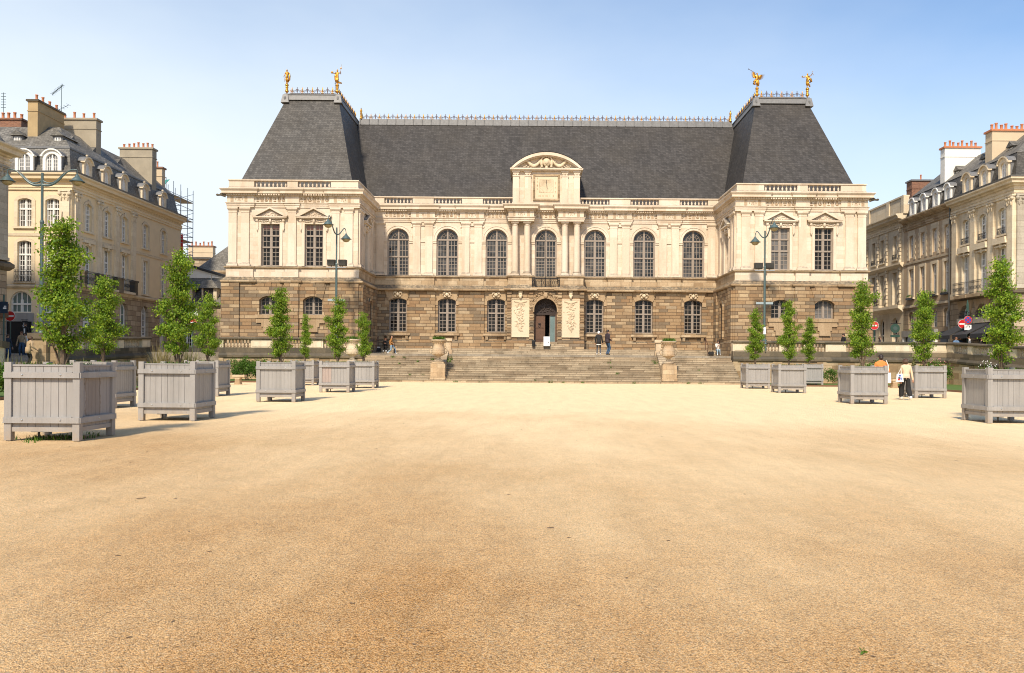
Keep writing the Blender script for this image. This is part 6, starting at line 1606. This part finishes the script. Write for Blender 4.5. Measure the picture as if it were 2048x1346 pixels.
def antenna(x, y, z0, z1, yagi):
    t = thing('tv_antenna', 'thin television aerial above the %s of the ochre house' % ('grey chimney' if yagi else 'far left roof'), 'aerial', (x,y,z0)); h = z1-z0
    mb = MB(); mb.tube([(0,0,0),(0,0,h)], .022, 5); mb.build('mast', M['lamp'], t)
    mb = MB()
    if yagi:
        mb.tube([(-.75,0,h-.75),(.12,0,h)], .03, 4)
        for k in range(9): f = k/8; mb.tube([(-.75+.87*f,-.3,h-.75+.75*f),(-.75+.87*f,.3,h-.75+.75*f)], .012, 4); mb.tube([(-.78+.87*f,0,h-.65+.75*f),(-.72+.87*f,0,h-.85+.75*f)], .014, 4)
        mb.build('elements', M['lamp'], t); mb = MB()
        mb.tube([(-.4,0,h-2.1),(.6,0,h-1.6)], .02, 4)
        for k in range(5): f = k/4; mb.tube([(-.4+f,-.35,h-2.1+.5*f),(-.4+f,.35,h-2.1+.5*f)], .012, 4)
    else:
        for k in range(6): mb.tube([(-.2,0,h-.1-.22*k),(.2,0,h-.1-.22*k)], .02, 4)
    mb.build('elements', M['lamp'], t)
antenna((119-1064)*70.5/1750, 70.5, 20.4, 1.6+(713-170)*70.5/1750, True)
antenna((3-1064)*70.4/1750, 70.4, 20.3, 1.6+(712-185)*70.4/1750, False)
t = thing('shop_sign', 'small black hanging shop sign with a white curl beside the arched window', 'shop sign', ((48-1064)*62.8/1750,62.85,1.6+(712-649)*.0359-.5))
mb = MB(); mb.box(-.12,.22,-.12,-.02,.0,.78); mb.build('panel', M['black'], t); mb = MB(); mb.tube([(.12,-.13,.6),(.02,-.13,.62),(-.04,-.13,.42),(.02,-.13,.2),(.12,-.13,.22),(.12,-.13,.38),(.05,-.13,.38)], .025, 5); mb.build('curl', M['signw'], t); mb = MB(); mb.tube([(.3,-.07,.85),(-.2,-.07,.85),(-.2,.2,.85)], .02, 4); mb.build('bracket', M['iron'], t)
me, Hd, Tp, V = figure_mesh([skin, blackc, blackc, blackc], hands=((.27,-.05,.85),(-.27,-.05,.85)))
t = thing('mannequin', 'dark suited mannequin in the shop window at the left', 'mannequin', ((50-1064)*62.7/1750,62.75,2.2)); b = put('body', me, t); b.scale = (1.02,1.02,1.02); mb = MB(); mb.prism_y([(-.05,1.38),(.05,1.38),(.03,1.05),(-.03,1.05)], -.165, -.13); mb.build('shirt', M['signw'], t); hair_part(t, Hd*1.02, 0, hairb)
# --- nearer house at the far left edge
B = thing('grey_house', 'edge of a grey stone house with a moulded cornice at the far left', 'house', (0,0,0), base=(-33.3,50,1.3))
ob_ = (-33.3, 40.0)
mb = MB(); wall(mb, 0, 15.4, 6.9, 13.6, [(3,.5,7.4,9.9,.1),(7,.5,7.4,9.9,.1),(11,.5,7.4,9.9,.1)], 0); fpart(mb, 'upper_wall', M['grey'], B, ob_, R(90))
mb = MB(); wall(mb, 0, 15.4, .8, 6.9, [(3,.9,1.5,5,.9),(7,.9,1.5,5,.9),(11,.9,1.5,5,.9)], 0); fpart(mb, 'ground_floor_wall', M['base2'], B, ob_, R(90))
for u in (3,7,11): fwin(B, ob_, R(90), u, 7.4, .16, hw=.5, h=2.5, rise=.1, mull=.09, trans=(1.7,), rows=(4,2), cols=2); fwin(B, ob_, R(90), u, 1.5, .2, hw=.9, h=3.5, rise=.9, mull=.09, trans=(2.5,), rows=(2,2), cols=2)
mb = MB(); mb.box(-45, -33.3, 55.38, 55.4, .8, 13.6); mb.build('side_wall', M['grey'], B)
P = [(-33.3,40),(-33.3,55.4),(-45,55.4)]
P = [(-33.3,40),(-33.3,55.4),(-45,55.4)][::-1]
mb = MB(); ent(mb, [(-33.3,40),(-33.3,55.4),(-45,55.4)], 13.5, 14.75, 14.1, .8); mb.build('cornice', M['trim'], B)
mb = MB(); mb.sweep([(-33.3,40),(-33.3,55.4),(-45,55.4)], [(0,7.0),(.12,7.0),(.32,7.2),(.32,7.4),(.1,7.6),(0,7.6)]); mb.build('string_course', M['dirty'], B)
mb = MB(); ionic(mb, 14.7, 7.6, 13.5, .45, .22); fpart(mb, 'pilaster', M['grey'], B, ob_, R(90))
mb = MB(); mb.frus((-45,-33.0,40,55.3), 14.7, (-45,-35.4,40,53.4), 18.2); mb.build('roof', M['slate2'], B)
for z in (4.0,4.5): mb = MB(); mb.box(14.2,15.2,-.26,-.0,z,z+.4); fpart(mb, 'name_plate', M['wood'], B, ob_, R(90))

# --- low annex, hipped roof and gable beyond the street, left of the palace
L1 = thing('annex_house', 'low brown annex with two slate dormers and a white gable behind it', 'house', (0,0,0), base=(-32,84,1.9))
mb = MB(); wall(mb, -41, -26.5, 1.8, 6.65, [(-37,.6,2.3,4.6,.5),(-33.2,.55,2.6,4.6,.4),(-31.1,.5,2.8,4.9,.2)], 84, .3); mb.build('lower_wall', M['base2'], L1)
for u in (-37,-33.2,-31.1): window(L1, (u,84.2,2.6), .5, 2.1, 0, .08, (1.3,), (3,2), 2, fm='white')
mb = MB(); mb.prism_x([(83.7,6.6),(88,9.6),(88,6.6)], -41.5, -28.6); mb.build('lean_roof', M['slate2'], L1)
mb = MB(); mb.prism_y([(-40,6),(-28.3,6),(-28.3,8.95),(-33.9,10.6),(-40,10.6)], 88, 92); mb.build('white_gable', M['stucco'], L1)
mb = MB(); mb.prism_y([(-34.0,10.55),(-28.1,8.85),(-28.1,9.08),(-34.0,10.82),(-40,10.82),(-40,10.55)], 87.8, 92.2); mb.build('gable_coping', M['iron'], L1)
for u in (-33.6,-31.25):
    mb = MB(); mb.box(u-.7,u+.7,84.6,87.5,7.0,8.35); d = mb.build('dormer', M['slate3'], L1)
    mb = MB(); mb.frus((u-1.2,u+1.0,84.2,87.9), 8.3, (u-.6,u+.12,84.9,87.9), 9.15); mb.build('dormer_roof', M['slate2'], d)
    mb = MB(); mb.box(u+.42,u+.60,84.5,84.62,7.0,8.35); mb.box(u-.70,u-.55,84.5,84.62,7.0,8.35); mb.box(u+.62,u+.74,84.5,85.4,7.0,8.35); mb.build('dormer_frame', M['trim'], d)
    mb = MB(); mb.tube([(u+.1,84.9,9.1),(u+.06,84.9,9.6)], .04, 5); mb.build('dormer_finial', M['lead'], d)
L2 = thing('hip_roof_house', 'grey hipped slate roof with a skylight behind the left pavilion', 'house', (0,0,0), base=(-33,96,2))
mb = MB(); mb.box(-36.3,-22,95,108,2,10.9); mb.build('wall', M['trim'], L2)
mb = MB(); mb.frus((-36.8,-21.5,94.5,108), 10.85, (-30.5,-25,99.5,104), 17.3); mb.build('roof', M['slate2'], L2)
mb = MB(); mb.frus((-33.2,-32.4,95.4,96.1), 12.15, (-33.1,-32.3,95.9,96.3), 13.0); mb.build('skylight', M['glassgrey'], L2)
mb = MB(); mb.sweep([(-36.5,94.8),(-21.5,94.8)], [(0,10.3),(.3,10.5),(.45,10.8),(.45,11),(0,11)]); mb.build('cornice', M['tan'], L2)
L3 = thing('gabled_house', 'distant stone gabled house with orange chimney pots', 'house', (0,0,0), base=(-42,110,2))
mb = MB(); mb.prism_y([(-48,2),(-37.5,2),(-37.5,12.3),(-40.6,14.0),(-44,14.0),(-48,12)], 110, 118); mb.build('wall', M['base2'], L3)
mb = MB(); mb.prism_y([(-37.0,12.0),(-40.5,14.2),(-44,14.2),(-44,14.0),(-40.6,13.95),(-37.2,11.85)][::-1], 109.8, 118); mb.build('roof', M['slate3'], L3)
chimney(L3, -43.5,-40.4,110.5,111.4,13.5,15.6,'chimb',6,'x','brick',.13)
M['scaf'] = plain('blue_grey_tube', (.26,.31,.36), .5, .2)
S = thing('scaffolding', 'tall grey scaffolding with planks and green netting behind the ochre house', 'scaffolding', (0,0,0), base=(-36,88,2))
mb = MB()
for x in (-37.6,-36.3):
    for y in (86.5,88.3,90.1,91.9,93.4): mb.tube([(x,y,1.9),(x,y,19.4)], .04, 4)
for z in [3+.95*k for k in range(17)]:
    for y in (86.5,90.1,93.4): mb.tube([(-37.6,y,z),(-36.3,y,z)], .032, 4)
    for x in (-37.6,-36.3): mb.tube([(x,86.5,z),(x,93.4,z)], .032, 4)
for k in range(8): mb.tube([(-36.25,86.5,3+2*k),(-36.25,93.4,5+2*k)], .025, 4)
mb.build('tubes', M['scaf'], S)
for z in (5.0,7.2,9.4,11.6,13.8,16.0,18.0): mb = MB(); mb.box(-37.6,-36.3,86.5,93.4,z,z+.06); mb.build('plank_deck', M['chim'], S)
mb = MB(); mb.prism_y([(-39.4,18.2),(-37.7,18.3),(-36.6,19.5),(-38.4,19.2)], 88.0, 88.08); mb.build('netting', M['net'], S)
mb = MB(); mb.box(-37.6,-36.4,91,91.05,12.2,14.4); mb.build('red_panel', M['roadr'], S)

# --- right hand terrace of houses, facing -x
ZR = 14.6
def rightrow(y): return y
R1 = thing('ornate_house', 'ornate cream corner house with pilasters above the cafe awnings', 'house', (0,0,0), base=(33.8,66,1.9))
yf = 70.6; o1 = (33.8, yf); L = yf-61.4
u1 = [yf-y for y in (68.3,65.7,63.0)]
strip_rows(0, L, [(1.5,6.6)], [[(u,.82,1.9,5.3,.82) for u in u1]], M['base2'], 'ground_floor_wall', R1, o1, R(-90), .4)
strip_rows(0, L, [(6.6,10.4),(10.4,13.5)], [[(u,.52,7.0,9.95,0) for u in u1], [(u,.5,10.9,12.6,.2) for u in u1]], M['trim'], 'upper_wall', R1, o1, R(-90))
for u in u1:
    fwin(R1, o1, R(-90), u, 7.0, .16, hw=.52, h=2.95, mull=.09, trans=(1.95,), rows=(4,2), cols=2); fwin(R1, o1, R(-90), u, 10.9, .16, hw=.5, h=1.7, rise=.2, mull=.09, trans=(1.15,), rows=(3,2), cols=2)
    fwin(R1, o1, R(-90), u, 4.9, .3, hw=.8, h=.4, rise=.8, mull=.3, trans=(), rows=(2,), cols=1, mt=.08, fw=.14)
    surround(R1, o1, R(-90), u, .52, 7.0, 9.95, 0, 'trim', .2); surround(R1, o1, R(-90), u, .5, 10.9, 12.6, .2, 'trim', .2)
    rail(R1, o1, R(-90), u-.5, u+.5, 10.85, .5, .12); rail(R1, o1, R(-90), u-.95, u+.95, 6.9, .95, .55); rail(R1, o1, R(-90), u-.9, u+.9, 4.85, .8, .06)
    mb = MB(); mb.box(u-1.25,u+1.25,-.62,0,6.62,6.86); fpart(mb, 'balcony', M['tan'], R1, o1, R(-90)); mb = MB(); mb.prism_y([(u-.9,10.2),(u+.9,10.2),(u+.8,10.65),(u-.8,10.65)], -.3, 0); mb.ball((u,-.12,10.1),(.15,.12,.25)); mb.box(u-.75,u+.75,-.2,0,9.98,10.1); fpart(mb, 'window_hood', M['trim'], R1, o1, R(-90))
    mb = MB(); vous(mb, .83, 5.3, .82, 6.48, -.06, 0, .38, 11); mb.v = [(x+u, y, z) for x, y, z in mb.v]; fpart(mb, 'arch_voussoirs', M['vous'], R1, o1, R(-90))
    mb = MB(); mb.prism_x([(-.02,4.65),(-1.75,3.75),(-1.75,3.45),(-1.72,3.45),(-1.72,3.72),(-.02,4.55)], u-1.1, u+1.1); fpart(mb, 'awning', M['awn'], R1, o1, R(-90))
    mb = MB(); mb.box(u-1.15,u+1.15,-.12,-.0,4.66,5.1); fpart(mb, 'shop_fascia', M['trim'], R1, o1, R(-90))
    mb = MB(); mb.box(u-.8,u+.8,.2,.25,1.9,4.7); fpart(mb, 'shop_window', M['dark'], R1, o1, R(-90))
    dormer(R1, o1, R(-90), u, 14.7, .66, 1.35, .02, 'trim', 'lead', .36, False)
for y in (69.9,67.0,64.35,61.75): mb = MB(); ionic(mb, yf-y, 6.9, 13.5, .36, .18); fpart(mb, 'pilaster', M['trim'], R1, o1, R(-90))
o1f = (33.8, 61.4)
strip_rows(0, 10, [(1.5,6.6)], [[(2.6,.8,1.9,5.3,.8),(6,.8,1.9,5.3,.8)]], M['base2'], 'ground_floor_wall', R1, o1f, 0, .4)
strip_rows(0, 10, [(6.6,10.4),(10.4,13.5)], [[(2.6,.5,7,9.9,0),(6,.5,7,9.9,0)],[(2.6,.5,10.9,12.6,.2),(6,.5,10.9,12.6,.2)]], M['trim'], 'upper_wall', R1, o1f, 0)
for u in (2.6,6): fwin(R1, o1f, 0, u, 7, .16, hw=.5, h=2.9, mull=.09, trans=(1.95,), rows=(4,2), cols=2); fwin(R1, o1f, 0, u, 10.9, .16, hw=.5, h=1.7, rise=.2, mull=.09, trans=(1.15,), rows=(3,2), cols=2); fwin(R1, o1f, 0, u, 1.9, .3, hw=.8, h=3.4, rise=.8, mull=.1, trans=(2.4,), rows=(2,2), cols=2)
mb = MB(); ionic(mb, .45, 6.9, 13.5, .36, .18); fpart(mb, 'pilaster', M['grey'], R1, o1f, 0)
PR = [(33.8,70.6),(33.8,61.4),(43.8,61.4)]
mb = MB(); ent(mb, PR, 13.4, ZR, 14.05, .62); mb.build('cornice', M['trim'], R1)
mb = MB(); mb.sweep(PR, [(0,6.5),(.08,6.5),(.2,6.6),(.2,6.72),(0,6.75)]); mb.build('string_course', M['dirty'], R1)
mb = MB(); mb.frus((33.92,44,61.52,70.6), ZR-.02, (34.5,44,62.4,70.6), 16.7); mb.build('mansard', M['slate3'], R1)
mb = MB(); mb.frus((34.45,44,62.35,70.6), 16.7, (37.4,44,65.4,70.6), 19.1); mb.build('upper_roof', M['slate2'], R1)
mb = MB(); mb.sweep(PR, [(.35,ZR+.03),(.62,ZR+.02),(.66,ZR+.12),(.3,ZR+.14)]); mb.build('lead_flashing', M['lead'], R1)
for y in (68.9,65.0): lucarne(R1, o1, R(-90), yf-y, 1.7, 17.0)
chimney(R1, 34.9,37.6,66.6,67.6,16.3,19.3,'chimb',7,'x','terra',.13)
R2 = thing('tan_house', 'tan rendered house with cream quoins and white arched dormers', 'house', (0,0,0), base=(33.8,75,1.95))
y2 = 79.7; o2 = (33.8, y2); L = y2-70.6; u2 = [y2-y for y in (78.1,75.85,73.6,71.45)]
strip_rows(0, L, [(1.6,6.6)], [[(u,.55,4.6,5.6,.55) for u in u2]], M['base2'], 'ground_floor_wall', R2, o2, R(-90), .35)
strip_rows(0, L, [(6.6,10.5),(10.5,13.5)], [[(u,.42,7.4,9.95,0) for u in u2],[(u,.42,10.95,12.75,.16) for u in u2]], M['rbrown'], 'upper_wall', R2, o2, R(-90))
for i, u in enumerate(u2):
    fwin(R2, o2, R(-90), u, 7.4, .16, hw=.42, h=2.55, mull=.08, trans=(1.7,), rows=(4,2), cols=2, mt=.03); fwin(R2, o2, R(-90), u, 10.95, .16, hw=.42, h=1.8, rise=.16, mull=.08, trans=(1.2,), rows=(3,2), cols=2, mt=.03)
    fwin(R2, o2, R(-90), u, 4.6, .25, hw=.55, h=1.0, rise=.55, mull=.07, rows=(3,), cols=2, gm='glassgrey')
    mb = MB()
    for k in range(9): w_ = .30 if k % 2 else .42; [mb.box(u+s*(.42+w_/2)-w_/2, u+s*(.42+w_/2)+w_/2, -.035, 0, 10.75+.25*k, 11.0+.25*k) for s in (-1, 1)]
    mb.box(u-.72,u+.72,-.034,0,12.95,13.4); fpart(mb, 'quoins', M['trim'], R2, o2, R(-90))
    surround(R2, o2, R(-90), u, .42, 7.4, 9.95, 0, 'trim', .26)
    dormer(R2, o2, R(-90), u, 14.75, .52, 1.2, .02, 'white', 'lead', .30, False)
    mb = MB(); mb.box(u-.5,u+.5,-.3,-.02,7.2,7.38); bx = fpart(mb, 'flower_box', M['iron'], R2, o2, R(-90))
    mb = MB(); leaves(mb, (u,-.2,7.5), 90, (.42,.18,.2), .07); fpart(mb, 'box_plant', M['leafd'], bx, (0,0), 0)
mb = MB(); mb.box(.3,L-2.3,-.3,0,3.9,4.45); fpart(mb, 'shop_fascia', M['paint'], R2, o2, R(-90))
mb = MB(); mb.box(.5,L-2.5,-.06,-.01,1.9,3.9); mb.mi = 1; [mb.box(a,a+.35,-.25,-.005,1.7,3.9) for a in (.3,2.6,L-2.7)]; fpart(mb, 'shop_window', [M['glassgrey'], M['white']], R2, o2, R(-90))
mb = MB(); mb.box(L-1.7,L-.5,-.06,-.01,1.7,4.2); fpart(mb, 'door', M['navy'], R2, o2, R(-90))
PR2 = [(33.8,79.7),(33.8,70.62)]
mb = MB(); ent(mb, PR2, 13.5, ZR-.05, 14.1, .55); mb.build('cornice', M['tan'], R2)
mb = MB(); mb.sweep(PR2, [(0,10.4),(.06,10.4),(.08,10.55),(0,10.58)]); mb.sweep(PR2, [(0,6.5),(.1,6.52),(.1,6.7),(0,6.75)]); mb.build('string_course', M['trim'], R2)
mb = MB(); mb.frus((33.92,44,70.6,79.7), ZR-.02, (34.5,44,70.6,79.7), 16.7); mb.build('mansard', M['slate3'], R2)
mb = MB(); mb.frus((34.45,44,70.6,79.7), 16.7, (37.4,44,70.6,79.7), 19.1); mb.build('upper_roof', M['slate2'], R2)
mb = MB(); mb.tube([(33.62,70.6,2),(33.62,70.6,14.4)], .07, 6); mb.build('downpipe', M['flood'], R2)
lucarne(R2, o2, R(-90), y2-73.2, 1.7, 17.0)
chimney(R2, 34.6,37.6,73.6,74.4,15.8,19.7,'stucco',8,'x','terra',.12)
R3 = thing('tall_stone_house', 'pale stone building with a plain parapet beside the right pavilion', 'house', (0,0,0), base=(33.8,85,2))
y3 = 93; o3 = (33.8, y3); L = y3-79.7; u3 = [y3-y for y in (81.6,84.6,86.7,89.5)]
strip_rows(0, L, [(1.7,6.8),(6.8,10.9),(10.9,14.6)], [[(u,.6,2.0,5.2,.6) for u in u3],[(u,.48,7.0,10.0,0) for u in u3],[(u,.42,11.2,13.4,0) for u in u3]], M['trim'], 'wall', R3, o3, R(-90), .35)
for u in u3:
    fwin(R3, o3, R(-90), u, 2.0, .25, hw=.6, h=3.2, rise=.6, mull=.07, trans=(2.2,), rows=(1,2), cols=1); fwin(R3, o3, R(-90), u, 7.0, .25, hw=.48, h=3.0, mull=.07, trans=(2.1,), rows=(1,1), cols=1, gm='glassgrey'); fwin(R3, o3, R(-90), u, 11.2, .25, hw=.42, h=2.2, mull=.07, rows=(2,), cols=1)
    surround(R3, o3, R(-90), u, .48, 7.0, 10.0, 0, 'trim', .18); surround(R3, o3, R(-90), u, .42, 11.2, 13.4, 0, 'trim', .16); rail(R3, o3, R(-90), u-.42, u+.42, 11.15, .5, .1)
    mb = MB(); [mb.box(u+s*1.15-.16,u+s*1.15+.16,-.12-.05*(k % 2),0,6.95+k*.35,6.95+k*.35+.29) for s in (1,) for k in range(21)]; fpart(mb, 'banded_pilaster', M['trim'], R3, o3, R(-90))
PR3 = [(33.8,93),(33.8,79.72)]
mb = MB(); ent(mb, PR3, 14.0, 15.2, 14.6, .75); mb.sweep(PR3, [(0,10.3),(.1,10.35),(.35,10.6),(.35,10.75),(0,10.8)]); mb.sweep(PR3, [(0,6.2),(.2,6.4),(.5,6.6),(.5,6.85),(0,6.9)]); mb.build('cornice', M['trim'], R3)
mb = MB(); mb.box(33.8,34.2,79.7,93,15.2,16.75); mb.box(33.72,34.3,79.7,93,16.75,16.9)
for y in (79.9,83.2,88): mb.box(33.7,34.2,y-.3,y+.3,15.2,16.8)
mb.build('parapet', M['trim'], R3)
mb = MB(); mb.box(33.3,33.8,84.2,90.5,6.88,7.05); bo = mb.build('balcony', M['trim'], R3); rail(R3, o3, R(-90), 2.6, 8.7, 7.05, .95, .48)
chimney(R3, 36.0,38.2,83.2,84.4,15,18.9,'brick',1,'x','lead',.1)
mb = MB(); mb.box(34,44,79.8,93,14,15.5); mb.build('roof', M['slate3'], R3)
t = thing('shop_sign', 'round dark hanging shop sign beside the tall arched doorway', 'shop sign', (33.3,80.3,4.0)); mb = MB(); disc(mb, .42, -.04, .04, z=.75); mb.mi = 1; disc(mb, .2, -.06, .06, z=.75); mb.mi = 0; mb.box(-.42,.42,-.04,.04,-.05,.15); mb.build('panel', [M['green'], M['lamp']], t); mb = MB(); mb.tube([(-.4,0,1.2),(.5,0,1.2)], .03, 4); mb.build('bracket', M['iron'], t)

# ------------------------------------------------------------ sky, sun, camera
SUN_AZ, SUN_EL = R(14), R(46)      # light travels towards +y, a little towards +x
w = bpy.data.worlds.new('World'); SC.world = w; w.use_nodes = True; nt = w.node_tree
bg = nt.nodes['Background']
sky = nt.nodes.new('ShaderNodeTexSky'); sky.sky_type = 'NISHITA'; sky.sun_disc = False; sky.sun_elevation = SUN_EL; sky.sun_rotation = PI+SUN_AZ
sky.altitude = 50; sky.air_density = 1.0; sky.dust_density = .8; sky.ozone_density = 1.0
tc = nt.nodes.new('ShaderNodeTexCoord'); sp = nt.nodes.new('ShaderNodeSeparateXYZ'); nt.links.new(tc.outputs['Generated'], sp.inputs[0])
# thin bright haze veil that thickens towards the horizon and towards the left of the square
hz = math_(nt, 'ADD', math_(nt, 'MULTIPLY', sp.outputs[0], -.55), math_(nt, 'MULTIPLY', sp.outputs[2], -2.45))
hz = math_(nt, 'ADD', hz, 1.16)
nz = noise(nt, tc.outputs['Generated'], 2.2, 5, .55, sc=(1, 1, 2.2))
hz = math_(nt, 'ADD', hz, math_(nt, 'MULTIPLY', math_(nt, 'SUBTRACT', nz, .5), .5))
f = ramp(nt, hz, [(0, 0.0), (.85, .96)])
sk = mixc(nt, 'MULTIPLY', 1, sky.outputs[0], (.56, .62, .67))
col = mixc(nt, 'MIX', f, sk, (3.25, 3.55, 3.75))
nt.links.new(col, bg.inputs[0]); bg.inputs[1].default_value = .15
sl = bpy.data.lights.new('Sun', 'SUN'); sl.energy = 2.75; sl.angle = R(5); sl.color = (1, .88, .71)
so = bpy.data.objects.new('Sun', sl); COL.objects.link(so)
d = Vector((math.sin(SUN_AZ)*math.cos(SUN_EL), math.cos(SUN_AZ)*math.cos(SUN_EL), -math.sin(SUN_EL)))
so.rotation_euler = d.to_track_quat('-Z', 'Y').to_euler(); so.location = (-30,-40,60)
cd = bpy.data.cameras.new('Camera'); co = bpy.data.objects.new('Camera', cd); COL.objects.link(co)
cd.sensor_width = 36; cd.lens = 36*1750/2048; cd.shift_x = -40/2048; cd.shift_y = 47/2048; cd.clip_end = 3000; cd.clip_start = .1
co.location = (0,0,1.6); co.rotation_euler = (R(90), 0, 0)
co.rotation_euler = (Matrix.Rotation(R(90), 4, 'X') @ Matrix.Rotation(R(.43), 4, 'Z')).to_euler()
SC.camera = co
SC.view_settings.view_transform = 'Standard'; SC.view_settings.look = 'None'; SC.view_settings.exposure = .95; SC.view_settings.gamma = 1
SC.cycles.max_bounces = 5; SC.cycles.diffuse_bounces = 3; SC.cycles.glossy_bounces = 2; SC.cycles.transmission_bounces = 3
SC.cycles.use_denoising = True
SC.render.film_transparent = False; SC.cycles.filter_width = 1.05
